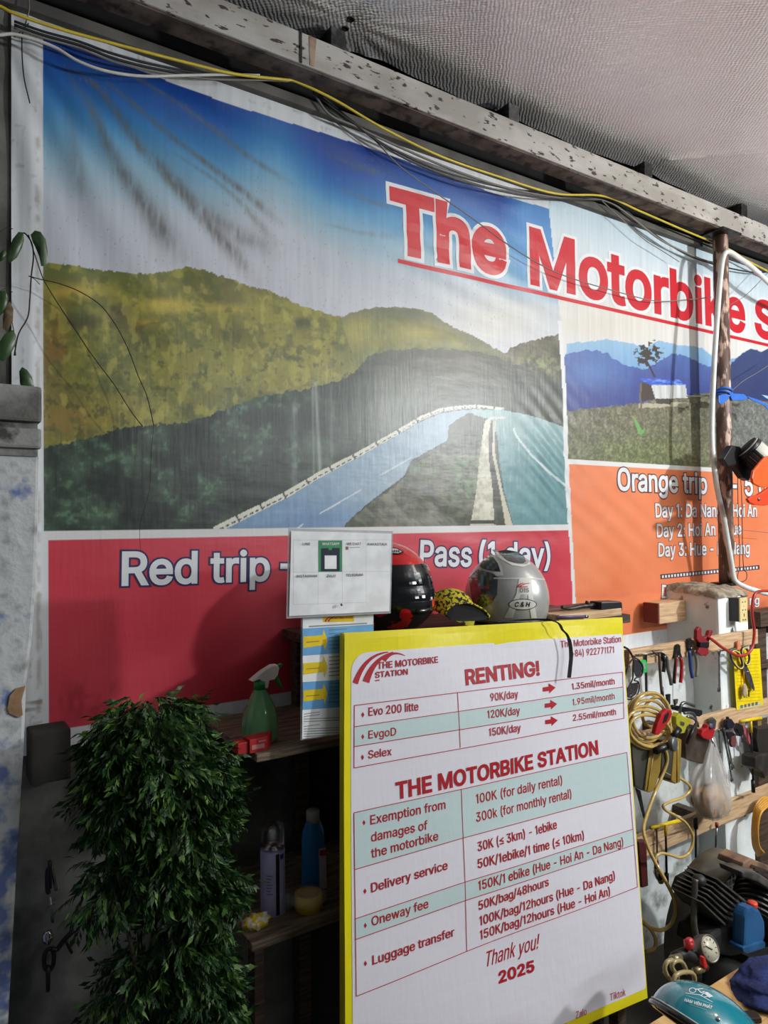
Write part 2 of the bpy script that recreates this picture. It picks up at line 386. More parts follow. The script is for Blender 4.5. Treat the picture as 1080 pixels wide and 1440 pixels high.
'4': (453, [[40,105,40,158,247,509,311,509,109,166,109,163,413,163,413,105],[282,0,282,121,282,146,282,318,343,318,343,0]]),
'5': (453, [[221,-7,178,-2,140,11,108,32,83,60,66,93,60,130,122,130,127,108,138,89,154,73,173,60,196,52,221,50,250,53,276,64,298,82,314,104,324,131,328,162,324,193,314,221,297,244,275,262,248,273,218,277,192,275,167,268,145,258,128,246,67,253,96,509,366,509,366,452,151,452,134,301,136,301,155,315,178,325,203,331,229,334,263,330,294,321,321,306,345,285,364,260,379,231,388,199,391,163,385,117,369,76,343,41,309,15,268,-1]]),
'6': (453, [[226,-7,182,-1,142,15,109,40,84,74,69,115,64,162,68,199,80,239,102,285,137,340,252,509,322,509,151,261,145,261,154,275,165,288,179,299,196,307,214,312,235,314,278,309,316,295,346,271,370,240,384,201,389,157,384,112,368,73,343,39,310,14,271,-2],[226,48,254,52,279,63,299,79,314,101,324,128,327,157,324,187,314,213,299,235,279,251,254,262,226,265,198,262,174,252,153,235,138,214,128,188,125,158,128,128,138,102,153,79,174,63,198,52]]),
'7': (453, [[97,0,323,448,323,452,62,452,62,509,391,509,391,449,165,0]]),
'8': (453, [[226,-7,178,-2,136,11,101,33,74,62,57,96,52,135,55,166,65,195,81,220,101,241,125,256,153,265,153,267,119,282,93,308,76,342,70,380,75,417,90,450,114,477,146,498,184,511,226,516,269,511,306,498,337,477,361,450,377,417,382,380,376,342,359,308,333,282,300,267,300,265,327,256,351,241,372,220,387,195,397,166,401,135,395,96,378,62,352,33,317,11,275,-2],[226,49,258,52,285,60,307,74,323,91,333,113,337,139,333,165,322,189,305,208,283,223,256,232,226,235,196,232,169,223,147,208,130,189,119,165,115,139,119,113,129,91,145,74,167,60,195,52],[226,290,252,292,274,300,293,313,307,330,316,351,319,376,316,399,308,420,294,437,275,449,252,457,226,460,200,457,177,449,159,437,145,420,136,399,133,376,136,351,145,330,159,313,178,300,201,292]]),
'9': (453, [[226,516,271,510,310,494,343,468,368,434,384,393,389,347,385,309,373,270,350,224,315,168,200,0,130,0,301,248,307,248,299,234,287,221,273,210,257,202,238,196,218,195,175,199,137,214,106,237,83,269,68,307,64,352,69,397,85,436,110,469,143,494,182,510],[226,460,199,457,174,446,154,429,138,407,129,381,125,352,129,322,138,295,154,274,174,257,199,247,226,243,254,247,279,257,299,273,314,295,324,321,327,350,324,381,314,407,299,429,279,446,254,457]]),
'!': (196, [[67,160,63,509,132,509,128,160],[98,-4,81,-1,66,9,56,24,52,41,56,58,66,73,81,83,98,86,116,83,130,73,140,58,143,41,140,24,130,9,116,-1]]),
'(': (273, [[89,207,92,264,101,324,114,384,132,441,153,494,177,539,236,539,212,485,191,428,174,370,161,313,154,258,151,207,154,161,160,115,172,67,188,16,209,-38,236,-96,177,-96,139,-21,111,55,95,131]]),
')': (273, [[37,-96,64,-37,86,18,102,69,113,116,120,162,122,207,119,258,112,313,99,370,82,428,62,485,37,539,97,539,121,494,142,441,159,384,173,323,181,264,184,207,178,130,161,53,134,-22,97,-96]]),
':': (188, [[95,-4,78,-1,63,9,53,24,50,41,53,59,63,73,78,83,95,87,113,83,128,73,138,59,141,41,138,24,128,9,113,-1],[95,271,78,274,63,284,53,299,50,316,53,334,63,349,78,359,95,362,113,359,128,349,138,334,141,316,138,299,128,284,113,274]]),
'+': (453, [[198,34,198,364,255,364,255,34],[61,172,61,226,391,226,391,172]]),
'-': (453, [[337,244,337,188,114,188,114,244]]),
'/': (249, [[235,533,71,-76,14,-76,178,533]]),
'.': (188, [[95,-4,78,-1,63,9,53,24,50,41,53,59,63,73,78,83,95,87,113,83,128,73,138,59,141,41,138,24,128,9,113,-1]]),
'&': (448, [[197,-7,150,-2,110,12,78,34,54,62,39,96,34,133,37,163,47,189,63,213,85,235,140,279,216,335,237,352,255,375,260,389,262,405,258,427,245,445,226,457,201,461,184,459,168,453,155,444,145,431,139,416,137,399,139,380,145,363,169,327,204,284,438,0,364,0,171,231,121,293,102,319,87,344,78,370,75,398,79,430,91,458,109,481,134,499,165,510,200,513,235,510,266,499,290,482,308,459,320,433,324,404,322,382,315,362,305,342,291,325,256,293,154,217,128,195,110,174,100,154,97,131,100,108,109,87,124,70,143,57,166,49,193,46,223,50,251,59,278,75,301,95,321,121,336,151,346,186,349,224,408,224,405,180,397,144,385,115,371,92,345,62,333,47,305,23,271,7,234,-3]]),
'≤': (453, [[388,24,65,24,65,81,388,81],[65,233,65,276,388,390,388,328,163,256,165,260,165,250,163,254,388,182,388,120]]),
'•': (389, [[194,93,166,96,139,107,117,124,100,147,89,173,85,202,89,231,100,257,117,279,139,296,166,307,194,311,223,307,249,296,272,279,289,257,300,231,304,202,300,173,289,147,272,124,249,107,223,96]]),
'Ê': (419, [[60,0,60,509,372,509,372,452,125,452,125,286,355,286,355,229,125,229,125,57,375,57,375,0],[169,565,109,565,109,567,189,659,247,659,327,567,327,565,266,565,218,624]]),
'Á': (480, [[16,0,201,509,276,509,463,0,395,0,287,302,264,372,232,478,245,478,213,371,191,302,85,0],[110,142,110,199,370,199,370,142],[213,558,260,659,329,659,263,558]]),
}
_tc = {}
def text2d(s, bold=0.0, shear=0.0):          # flat lettering; bold widens every stroke outward by that much
    k = (s, round(bold, 4), round(shear, 3))
    if k in _tc:
        return _tc[k]
    cons, x = [], 0.0
    for ch in s:
        if ch == ' ':
            x += 0.20
            continue
        adv, cs = GL.get(ch, GL['o'])
        for c in cs:
            cons.append([(x+c[i]/1000, c[i+1]/1000) for i in range(0, len(c), 2)])
        x += adv/1000
    def area(c):
        return sum(c[i-1][0]*c[i][1]-c[i][0]*c[i-1][1] for i in range(len(c)))
    def within(p, c):
        r_ = False
        for i in range(len(c)):
            a_, z_ = c[i-1], c[i]
            if (a_[1] > p[1]) != (z_[1] > p[1]) and p[0] < (z_[0]-a_[0])*(p[1]-a_[1])/(z_[1]-a_[1])+a_[0]:
                r_ = not r_
        return r_
    def simple(c):                            # split an outline that crosses itself into plain loops
        n = len(c)
        for i in range(n):
            p, q = c[i], c[(i+1) % n]
            for j in range(i+2, n):
                if i == 0 and j == n-1:
                    continue
                r, t = c[j], c[(j+1) % n]
                d = (q[0]-p[0])*(t[1]-r[1])-(q[1]-p[1])*(t[0]-r[0])
                if abs(d) < 1e-12:
                    continue
                u = ((r[0]-p[0])*(t[1]-r[1])-(r[1]-p[1])*(t[0]-r[0]))/d
                w_ = ((r[0]-p[0])*(q[1]-p[1])-(r[1]-p[1])*(q[0]-p[0]))/d
                if 1e-6 < u < 1-1e-6 and 1e-6 < w_ < 1-1e-6:
                    x = (p[0]+(q[0]-p[0])*u, p[1]+(q[1]-p[1])*u)
                    return simple(c[i+1:j+1]+[x])+simple(c[:i+1]+[x]+c[j+1:])
        return [c] if abs(area(c)) > 2e-5 else []
    cons = [q for c in cons for q in simple(c)]
    v, f = [], []
    outer = [c for c in cons if area(c) < 0]  # outer outlines run clockwise, holes the other way; overlapping strokes fill one by one
    for gi, oc in enumerate(outer):
        cu = bpy.data.curves.new('t', 'CURVE')
        cu.dimensions = '2D'
        cu.fill_mode = 'BOTH'
        for c in [oc]+[h for h in cons if area(h) > 0 and within(h[0], oc)]:
            sp = cu.splines.new('POLY')
            sp.points.add(len(c)-1)
            sp.use_cyclic_u = True
            for p_, q in zip(sp.points, c):
                p_.co = (q[0], q[1], 0, 1)
        ob = bpy.data.objects.new('t', cu)
        me = bpy.data.meshes.new_from_object(ob)
        b0 = len(v)
        v += [(q.co.x, q.co.y, 0.00003*(gi % 3)) for q in me.vertices]
        f += [[b0+i for i in p.vertices] for p in me.polygons]
        bpy.data.objects.remove(ob); bpy.data.curves.remove(cu); bpy.data.meshes.remove(me)
    if bold > 0:
        j = 0
        for c in cons:
            n = len(c)
            pts = [np.array(q) for q in c]
            nor = []
            for i in range(n):
                d = pts[(i+1) % n]-pts[i]
                nor.append(np.array([-d[1], d[0]])/max(1e-9, np.hypot(*d)))
            out = []
            for i in range(n):
                m = nor[i-1]+nor[i]
                den = max(0.35, 0.5*float(m @ m))
                out.append(pts[i]+m/den*bold)
            for i in range(n):
                l = (i+1) % n
                j += 1
                z = 0.00004*(1+j % 5)
                b0 = len(v)
                v += [(*pts[i], z), (*pts[l], z), (*out[l], z), (*out[i], z)]
                f.append([b0, b0+1, b0+2, b0+3])
    v = [(q[0]+shear*q[1], q[1], q[2]) for q in v]
    _tc[k] = (np.array(v), f)
    return _tc[k]
CAPH = 0.509

def cut(v, f, step):                         # split a flat shape on a grid so it can follow a curved surface
    b = bmesh.new()
    vs = [b.verts.new((float(q[0]), float(q[1]), float(q[2]) if len(q) > 2 else 0.0)) for q in v]
    for q in f:
        try:
            b.faces.new([vs[i] for i in q])
        except ValueError:
            pass
    v = np.asarray([(q[0], q[1]) for q in v])
    for ax in (0, 1):
        a, z = v[:, ax].min(), v[:, ax].max()
        st = step[ax] if isinstance(step, tuple) else step
        k = math.floor(a/st)+1
        while k*st < z:
            co = (k*st, 0, 0) if ax == 0 else (0, k*st, 0)
            no = (1, 0, 0) if ax == 0 else (0, 1, 0)
            bmesh.ops.bisect_plane(b, geom=list(b.verts)+list(b.edges)+list(b.faces), dist=1e-6, plane_co=co, plane_no=no)
            k += 1
    b.verts.index_update()
    ov = [(q.co.x, q.co.y, q.co.z) for q in b.verts]
    of = [[q.index for q in fc.verts] for fc in b.faces]
    b.free()
    return ov, of

class Surf:                                  # a printed sheet: origin, two axes, normal to the viewer, gentle waves
    def __init__(s, O, U, V, disp=None, step=0.04):
        s.O, s.U, s.V = Vector(O), Vector(U).normalized(), Vector(V).normalized()
        s.N = s.U.cross(s.V).normalized()
        if s.N.dot(CAM-s.O) < 0:
            s.N = -s.N
        s.disp, s.step = disp, step
    def st(s, p):
        d = ray(p[0], p[1])
        t = (s.O-CAM).dot(s.N)/d.dot(s.N)
        q = CAM+d*t-s.O
        a, b, c = s.U.dot(s.U), s.U.dot(s.V), s.V.dot(s.V)
        e, g = q.dot(s.U), q.dot(s.V)
        D = a*c-b*b
        return np.array([(c*e-b*g)/D, (a*g-b*e)/D])
    def at(s, q, off=0.0):
        d = s.disp(q[0], q[1]) if s.disp else 0.0
        return s.O+s.U*q[0]+s.V*q[1]+s.N*(float(d)+off)
    def put(s, mb, v, f, m, off):
        if s.disp:
            v, f = cut(v, f, s.step)
        mb.add([s.at(q, off+(q[2] if len(q) > 2 else 0.0)) for q in v], f, m)
    def poly(s, mb, px, m, off):
        v = [s.st(p) for p in px]
        s.put(mb, v, [list(range(len(v)))], m, off)
    def line(s, mb, a, b, w, m, off):
        a, b = s.st(a), s.st(b)
        d = b-a
        n = np.array([-d[1], d[0]])/max(1e-9, np.hypot(*d))*w/2
        s.put(mb, [a-n, b-n, b+n, a+n], [[0, 1, 2, 3]], m, off)
    def text(s, mb, t, a, b, cap, m, off, bold=0.0, shear=0.0, outline=None, oscale=0.02):
        v, f = text2d(t, bold, shear)
        v0 = text2d(t, bold, shear)[0]
        x0, x1 = v0[:, 0].min(), v0[:, 0].max()
        A, B = s.st(a), s.st(b)
        d = B-A
        L = np.hypot(*d)
        e = np.array([-d[1], d[0]])/L
        mid = ((a[0]+b[0])/2, (a[1]+b[1])/2)
        h = abs(float((s.st((mid[0], mid[1]-cap))-s.st(mid)) @ e))
        if e @ (s.st((mid[0], mid[1]-cap))-s.st(mid)) < 0:
            e = -e
        def mp(q):
            r_ = A+d*((q[0]-x0)/(x1-x0))+e*((q[1]+bold)/(CAPH+2*bold)*h)
            return (r_[0], r_[1], q[2])
        if outline is not None:
            ov, of = text2d(t, bold+oscale, shear)
            s.put(mb, [mp(q) for q in ov], of, outline, off)
        s.put(mb, [mp(q) for q in v], f, m, off+0.0007)

class ESurf(Surf):                           # the same for decals on a rounded shell (traced in frame pixels)
    def __init__(s, c, rad, rot=None, step=4.0):
        s.c, s.rad, s.rot, s.step = Vector(c), Vector(rad), rot or Matrix.Identity(3), step
        s.inv = s.rot.inverted()
        s.disp = lambda a, b: 0
    def st(s, p):
        return np.array([p[0], -p[1]], dtype=float)
    def at(s, q, off=0.0):
        d = s.inv @ ray(q[0], -q[1])
        o = s.inv @ (CAM-s.c)
        r_ = s.rad+Vector((off, off, off))
        d2 = Vector((d.x/r_.x, d.y/r_.y, d.z/r_.z))
        o2 = Vector((o.x/r_.x, o.y/r_.y, o.z/r_.z))
        a, b, c = d2.dot(d2), 2*d2.dot(o2), o2.dot(o2)-1
        D = max(0.0, b*b-4*a*c)
        t = (-b-math.sqrt(D))/(2*a)
        return CAM+ray(q[0], -q[1])*t

# ------------------------------------------------------------------ the setting
CONC = mat('grimy_concrete', (146, 146, 138), 0.85, col2=(84, 84, 78), scale=5, lo=0.35, hi=0.65, bump=0.35, bscale=28, stain=(36, 35, 32), sscale=3.2, slo=0.5, shi=0.66, samt=0.85)
DARKCONC = mat('sooty_concrete', (46, 43, 38), 0.9, col2=(30, 28, 25), scale=9, bump=0.4)
WHITEWALL = mat('whitewashed_plaster', (232, 238, 236), 0.75, col2=(190, 198, 196), scale=5, bump=0.25, bscale=30, stain=(112, 110, 100), sscale=12, slo=0.54, shi=0.72, samt=0.85)
STUBW = mat('pillar_whitewash', (240, 246, 244), 0.7, col2=(220, 228, 226), scale=6, bump=0.15, bscale=35, stain=(92, 84, 70), sscale=14, slo=0.66, shi=0.72)
FLOORM = mat('cement_floor', (92, 88, 82), 0.85, col2=(66, 63, 58), scale=4, bump=0.2)
ROOFM = mat('dark_roof_sheet', (30, 30, 31), 0.7, col2=(32, 32, 33), scale=6)  # sheet colour darkened to deepen the shade in the gap

b = MB(); b.box((2.5, -2.2, -0.05), (9.0, 5.0, 0.1), FLOORM)
struct(b.build('floor'), 'grey cement floor of the workshop', 'floor')
b = MB()
b.box((0.85, 0.1, 1.5325), (3.4, 0.2, 3.065), CONC)
struct(b.build('wall_back'), 'grimy grey concrete wall behind the banner and shelves', 'wall')
b = MB()
b.box((4.4, 0.1, 1.5325), (3.7, 0.2, 3.065), WHITEWALL)
struct(b.build('wall_right'), 'whitewashed stained wall behind the hanging tools', 'wall')
# corrugated roof sheet high above the gap
b = MB()
n = 180
vs, fs = [], []
for i in range(n+1):
    x = -0.8+7.2*i/n
    z = 3.40+0.018*math.sin(x*2*math.pi/0.076)
    vs += [(x, 0.25, z-0.01), (x, -1.0, z+0.04), (x, -1.0, z+0.044), (x, 0.25, z-0.006)]
for i in range(n):
    for k in range(4):
        l = (k+1) % 4
        fs.append([i*4+k, i*4+l, (i+1)*4+l, (i+1)*4+k])
b.add(vs, fs, ROOFM, True)
struct(b.build('trim_1'), 'dark roof sheet above the gap behind the beam', 'roof')

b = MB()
b.box((2.5, 0.23, 3.21), (7.2, 0.04, 0.44), mat('gap_shade_board', (24, 23, 22), 0.95, col2=(16, 16, 15)))  # added board, its black colour stands for the shade in the gap
struct(b.build('added_shade_board'), 'added black board standing for the shade in the gap above the wall', 'board')

# foil ceiling: woven reflective insulation, sagging a little
def foil_mat():
    m = bpy.data.materials.new('woven_foil')
    m.use_nodes = True
    nt = m.node_tree
    bs = nt.nodes['Principled BSDF']
    bs.inputs['Base Color'].default_value = (0.92, 0.91, 0.90, 1)
    bs.inputs['Metallic'].default_value = 0.55
    bs.inputs['Roughness'].default_value = 0.40
    tc = nt.nodes.new('ShaderNodeTexCoord')
    hs = []
    for a, sc_ in ((R(38), 26), (R(-52), 31)):
        mp = nt.nodes.new('ShaderNodeMapping')
        mp.inputs['Rotation'].default_value = (0, 0, a)
        nt.links.new(tc.outputs['Object'], mp.inputs[0])
        wv = nt.nodes.new('ShaderNodeTexWave')
        wv.inputs['Scale'].default_value = sc_
        wv.inputs['Distortion'].default_value = 4.0
        wv.inputs['Detail'].default_value = 2.0
        wv.inputs['Detail Scale'].default_value = 1.1
        nt.links.new(mp.outputs[0], wv.inputs[0])
        hs.append(wv.outputs['Fac'])
    mul = nt.nodes.new('ShaderNodeMath'); mul.operation = 'ADD'
    nt.links.new(hs[0], mul.inputs[0]); nt.links.new(hs[1], mul.inputs[1])
    nz = nt.nodes.new('ShaderNodeTexNoise'); nz.inputs['Scale'].default_value = 30; nz.inputs['Detail'].default_value = 5
    nt.links.new(tc.outputs['Object'], nz.inputs[0])
    ad = nt.nodes.new('ShaderNodeMath'); ad.operation = 'MULTIPLY_ADD'
    nt.links.new(nz.outputs['Fac'], ad.inputs[0]); ad.inputs[1].default_value = 1.3; nt.links.new(mul.outputs[0], ad.inputs[2])
    bp = nt.nodes.new('ShaderNodeBump'); bp.inputs['Strength'].default_value = 0.5; bp.inputs['Distance'].default_value = 0.0018
    nt.links.new(ad.outputs[0], bp.inputs['Height'])
    nt.links.new(bp.outputs[0], bs.inputs['Normal'])
    cr = nt.nodes.new('ShaderNodeMapRange'); cr.inputs['To Min'].default_value = 0.14; cr.inputs['To Max'].default_value = 0.26
    nt.links.new(nz.outputs['Fac'], cr.inputs['Value']); nt.links.new(cr.outputs[0], bs.inputs['Roughness'])
    return m
FOIL = foil_mat()
CEZ = 3.25
holes = [P(493, 28, -0.3), P(486, 38, -0.3)]
HOLEP = [PZ(493, 28, CEZ), PZ(486, 38, CEZ)]
CREASE = [PZ(930, 232, CEZ), PZ(945, 224, CEZ), PZ(1000, 219, CEZ), PZ(1065, 213, CEZ)]
def ceil_z(x, y):
    z = CEZ + 0.012*mnoise.noise(Vector((x*1.3, y*1.3, 2.0))) + 0.005*mnoise.noise(Vector((x*5, y*5, 4.0)))
    z -= 0.012*max(0, math.sin(x*2.4))*math.exp(-((y+0.09)/0.12)**2)
    d = math.hypot(x-HOLEP[0].x, y-HOLEP[0].y)
    a = math.atan2(y-HOLEP[0].y, x-HOLEP[0].x)
    z += 0.012*math.exp(-d/0.07) + 0.003*math.sin(a*15)*math.exp(-((d-0.12)/0.12)**2)
    for i in range(3):
        p, q = CREASE[i], CREASE[i+1]
        e = q-p
        t = max(0, min(1, ((x-p.x)*e.x+(y-p.y)*e.y)/(e.x*e.x+e.y*e.y)))
        dd = math.hypot(x-p.x-e.x*t, y-p.y-e.y*t)
        z -= 0.006*math.exp(-(dd/0.008)**2)
    return z
b = MB()
def sheet(b, xs, ys, m):
    nx, ny = len(xs), len(ys)
    vs = [(x, y + (0.006*math.sin(x*9)+0.004*math.sin(x*23+1) if j == 0 else 0), ceil_z(x, y)) for j, y in enumerate(ys) for x in xs]
    fs = [[j*nx+i, j*nx+i+1, (j+1)*nx+i+1, (j+1)*nx+i] for j in range(ny-1) for i in range(nx-1)]
    b.add(vs, fs, m, True)
    vs2 = [(v[0], v[1], v[2]+0.004) for v in vs]
    b.add(vs2, [f[::-1] for f in fs], m, True)
    e = list(range(nx))
    b.add([vs[i] for i in e]+[vs2[i] for i in e], [[i, i+1, nx+i+1, nx+i] for i in range(nx-1)], m)
xs = [-0.6+0.016*i for i in range(int(4.6/0.016))]+[4.0+0.1*i for i in range(1, 31)]
ys = [-0.083-0.012*j for j in range(110)]+[-1.45-0.12*j for j in range(28)]
sheet(b, xs, ys, FOIL)
ceil = struct(b.build('ceiling', origin=(1.5, -1.5, CEZ)), 'crinkled silver woven foil ceiling sheet', 'ceiling')
for i, (h, r_) in enumerate(zip(HOLEP, (0.011, 0.009))):
    b = MB()
    b.lathe([(r_*1.25, 0), (r_, -0.003), (r_*0.75, -0.001), (0.0, 0.0)], (h.x, h.y, ceil_z(h.x, h.y)-0.001), RUBBER, seg=14)
    tag(b.build('screw_hole'), ['dark puckered screw hole in the foil ceiling, the one nearer the ceiling middle', 'smaller dark puckered hole in the foil ceiling, nearer the beam'][i], 'hole')

# steel beam over the banner, with peeling paint
PEEL = mat('peeling_white_paint', (178, 174, 168), 0.65, col2=(150, 145, 138), scale=6, bump=0.25, bscale=60, stain=(58, 48, 42), sscale=42, slo=0.60, shi=0.64, stretch=(0.6, 1.0, 1.6))
RUSTP = mat('rusty_painted_underside', (112, 98, 88), 0.75, col2=(78, 64, 55), scale=12, bump=0.3, stain=(48, 38, 32), sscale=18, slo=0.5, shi=0.62)
RUST = mat('orange_rust', (120, 78, 52), 0.8, col2=(160, 140, 120), scale=14)
BX0, BX1 = -0.7, 5.2
bt = thing('steel_beam', 'long peeling white steel beam running under the foil ceiling above the banner', 'beam', (2.25, -0.125, 3.085))
def beam_part(name, y0, y1, z0, z1, m):
    b = MB()
    b.box(((BX0+BX1)/2, (y0+y1)/2, (z0+z1)/2), (BX1-BX0, abs(y1-y0), z1-z0), m, bev=0.003)
    return b.build(name, bt)
beam_part('web', -0.165, -0.155, 3.085, 3.178, PEEL)
beam_part('bottom_flange', -0.155, -0.085, 3.082, 3.092, RUSTP)
beam_part('top_flange', -0.155, -0.085, 3.170, 3.178, RUSTP)
b = MB()
q = P(423, 75, -0.166); 
b.box((q.x, -0.167, 3.132), (0.006, 0.004, 0.092), DARKSTEEL)
q2 = P(440, 80, -0.166)
b.slab([(q2.x-0.012, -0.1655, 3.175), (q2.x+0.012, -0.1655, 3.175), (q2.x+0.004, -0.1655, 3.09), (q2.x-0.010, -0.1655, 3.09)], (0, -0.0012, 0), RUST)
o = b.build('weld_seam', bt); o['label'] = 'dark weld seam with a rust run beside it'
for i, px in enumerate((470, 716, 905, 1040)):
    q = P(px, 100+0.42*(px-540), -0.14)
    b = MB()
    b.box((q.x, -0.085, 3.207), (0.05, 0.16, 0.056), DARKSTEEL, bev=0.002)
    tag(b.build('roof_batten'), ['dark batten end on the beam nearest the two foil holes', 'dark batten end on the beam above the letters of The', 'dark batten end on the beam above the middle of Motorbike', 'dark batten end on the beam just right of the rusty pole top'][i], 'batten')
b = MB()
b.box((2.2, -0.020, 3.062), (5.6, 0.036, 0.03), mat('grey_wall_ledge', (104, 101, 95), 0.85, col2=(78, 76, 72), scale=6, bump=0.2), bev=0.004)
struct(b.build('trim_2'), 'grey plaster ledge on the wall above the banner', 'ledge')

# left pillar with a moulded cap
PILL = bpy.data.materials.new('peeling_blue_white')
PILL.use_nodes = True
def pill_nodes():
    nt = PILL.node_tree
    bs = nt.nodes['Principled BSDF']; bs.inputs['Roughness'].default_value = 0.85
    tc = nt.nodes.new('ShaderNodeTexCoord')
    n1 = nt.nodes.new('ShaderNodeTexNoise'); n1.inputs['Scale'].default_value = 20; n1.inputs['Detail'].default_value = 9
    n2 = nt.nodes.new('ShaderNodeTexNoise'); n2.inputs['Scale'].default_value = 34; n2.inputs['Detail'].default_value = 8
    sp = nt.nodes.new('ShaderNodeSeparateXYZ')
    for n in (n1, n2, sp):
        nt.links.new(tc.outputs['Object'], n.inputs[0])
    # old blue wash shows low down, away from the corner
    hz = nt.nodes.new('ShaderNodeMapRange'); hz.inputs['From Min'].default_value = 1.62; hz.inputs['From Max'].default_value = 1.0
    nt.links.new(sp.outputs['Z'], hz.inputs['Value'])
    hx = nt.nodes.new('ShaderNodeMapRange'); hx.inputs['From Min'].default_value = 0.0; hx.inputs['From Max'].default_value = -0.05
    nt.links.new(sp.outputs['X'], hx.inputs['Value'])
    a = nt.nodes.new('ShaderNodeMath'); a.operation = 'MULTIPLY'
    nt.links.new(hz.outputs[0], a.inputs[0]); nt.links.new(hx.outputs[0], a.inputs[1])
    c = nt.nodes.new('ShaderNodeMath'); c.operation = 'MULTIPLY_ADD'
    nt.links.new(a.outputs[0], c.inputs[0]); c.inputs[1].default_value = 0.22; nt.links.new(n1.outputs['Fac'], c.inputs[2])
    st = nt.nodes.new('ShaderNodeMapRange'); st.inputs['From Min'].default_value = 0.60; st.inputs['From Max'].default_value = 0.72
    nt.links.new(c.outputs[0], st.inputs['Value'])
    gr = nt.nodes.new('ShaderNodeMapRange'); gr.inputs['From Min'].default_value = 0.5; gr.inputs['From Max'].default_value = 0.72
    nt.links.new(n2.outputs['Fac'], gr.inputs['Value'])
    m1 = nt.nodes.new('ShaderNodeMixRGB'); m1.inputs[1].default_value = (*s2l((196, 199, 198)), 1); m1.inputs[2].default_value = (*s2l((150, 152, 150)), 1)
    nt.links.new(gr.outputs[0], m1.inputs[0])
    m2 = nt.nodes.new('ShaderNodeMixRGB'); m2.inputs[2].default_value = (*s2l((104, 122, 168)), 1)
    nt.links.new(st.outputs[0], m2.inputs[0]); nt.links.new(m1.outputs[0], m2.inputs[1])
    nt.links.new(m2.outputs[0], bs.inputs['Base Color'])
    bp = nt.nodes.new('ShaderNodeBump'); bp.inputs['Strength'].default_value = 0.4; bp.inputs['Distance'].default_value = 0.01
    nt.links.new(n2.outputs['Fac'], bp.inputs['Height']); nt.links.new(bp.outputs[0], bs.inputs['Normal'])
pill_nodes()
CAPM = mat('grey_cap_plaster', (150, 150, 146), 0.9, col2=(104, 103, 98), scale=16, bump=0.4, bscale=40, stain=(70, 68, 62), sscale=24, slo=0.56, shi=0.68)
PY = -0.44
lp = thing('gate_pillar', 'peeling white and blue plastered pillar with a grooved grey cap at the left edge', 'pillar', (P(45, 900, PY).x, PY, 0.0))
b = MB()
edge = [P(56, 604, PY), P(54, 720, PY), P(50, 830, PY), P(45, 900, PY), P(37, 965, PY), P(34, 1050, PY), P(25, 1200, PY), P(12, 1440, PY)]
XL = -0.5
bot = Vector((edge[-1].x-0.06, PY, 0.0))
outl = [Vector((XL, PY, 0)), bot]+edge[::-1]+[Vector((XL, PY, edge[0].z+0.012))]
b.slab(outl, (0, 0.43, 0), PILL, bev=0.006)
b.build('shaft', lp)
zt = P(57, 546, PY).z
b = MB()
xr = P(57, 548, PY).x
b.box(((XL+xr)/2, PY+0.205, zt-0.035), (xr-XL, 0.45, 0.07), CAPM, bev=0.006)
b.box(((XL+xr)/2, PY+0.21, zt-0.075), (xr-XL-0.012, 0.43, 0.016), CAPM)
b.box(((XL+xr)/2, PY+0.206, zt-0.102), (xr-XL, 0.445, 0.040), CAPM, bev=0.006)
b.box(((XL+xr)/2, PY+0.21, zt-0.128), (xr-XL-0.012, 0.43, 0.016), CAPM)
b.build('cap', lp)
b = MB()
BRK = mat('exposed_tan_brick', (172, 138, 104), 0.9, col2=(140, 110, 82), scale=18, bump=0.4)
b.slab(pxs([(36, 964), (22, 968), (13, 978), (10, 996), (12, 1003), (26, 1009), (32, 1005), (30, 985)], PY-0.0005), (0, -0.003, 0), BRK, bev=0.001)
o = b.build('plaster_chip', lp); o['label'] = 'chipped patch showing tan brick'
b = MB()
bl = P(43, 1032, -0.09); br = P(100, 1030, -0.09); bb = P(45, 1106, -0.09)
b.box(((bl.x+br.x)/2, -0.045, (bl.z+bb.z)/2), (br.x-bl.x, 0.09, bl.z-bb.z), DARKCONC, bev=0.006)
tag(b.build('concrete_block'), 'dark sooty block sticking out of the wall below the left corner of the banner', 'block')

# ------------------------------------------------------------------ the banner
rng = np.random.RandomState(3)
def vnoise(x, y, seed):
    g = np.random.RandomState(seed).rand(256, 256)
    xi, yi = np.floor(x).astype(int), np.floor(y).astype(int)
    fx, fy = x-xi, y-yi
    fx, fy = fx*fx*(3-2*fx), fy*fy*(3-2*fy)
    a, b_ = g[yi % 256, xi % 256], g[yi % 256, (xi+1) % 256]
    c, d = g[(yi+1) % 256, xi % 256], g[(yi+1) % 256, (xi+1) % 256]
    return (a*(1-fx)+b_*fx)*(1-fy)+(c*(1-fx)+d*fx)*fy
def fbm(x, y, seed, o=4):
    t, am, s_ = 0, 0.5, 0
    for i in range(o):
        t = t+am*vnoise(x*2**i, y*2**i, seed+i)
        s_ += am
        am *= 0.55
    return t/s_
def bump2(X, Z, cx, cz, sx, sz):
    return np.exp(-((X-cx)/sx)**2-((Z-cz)/sz)**2)
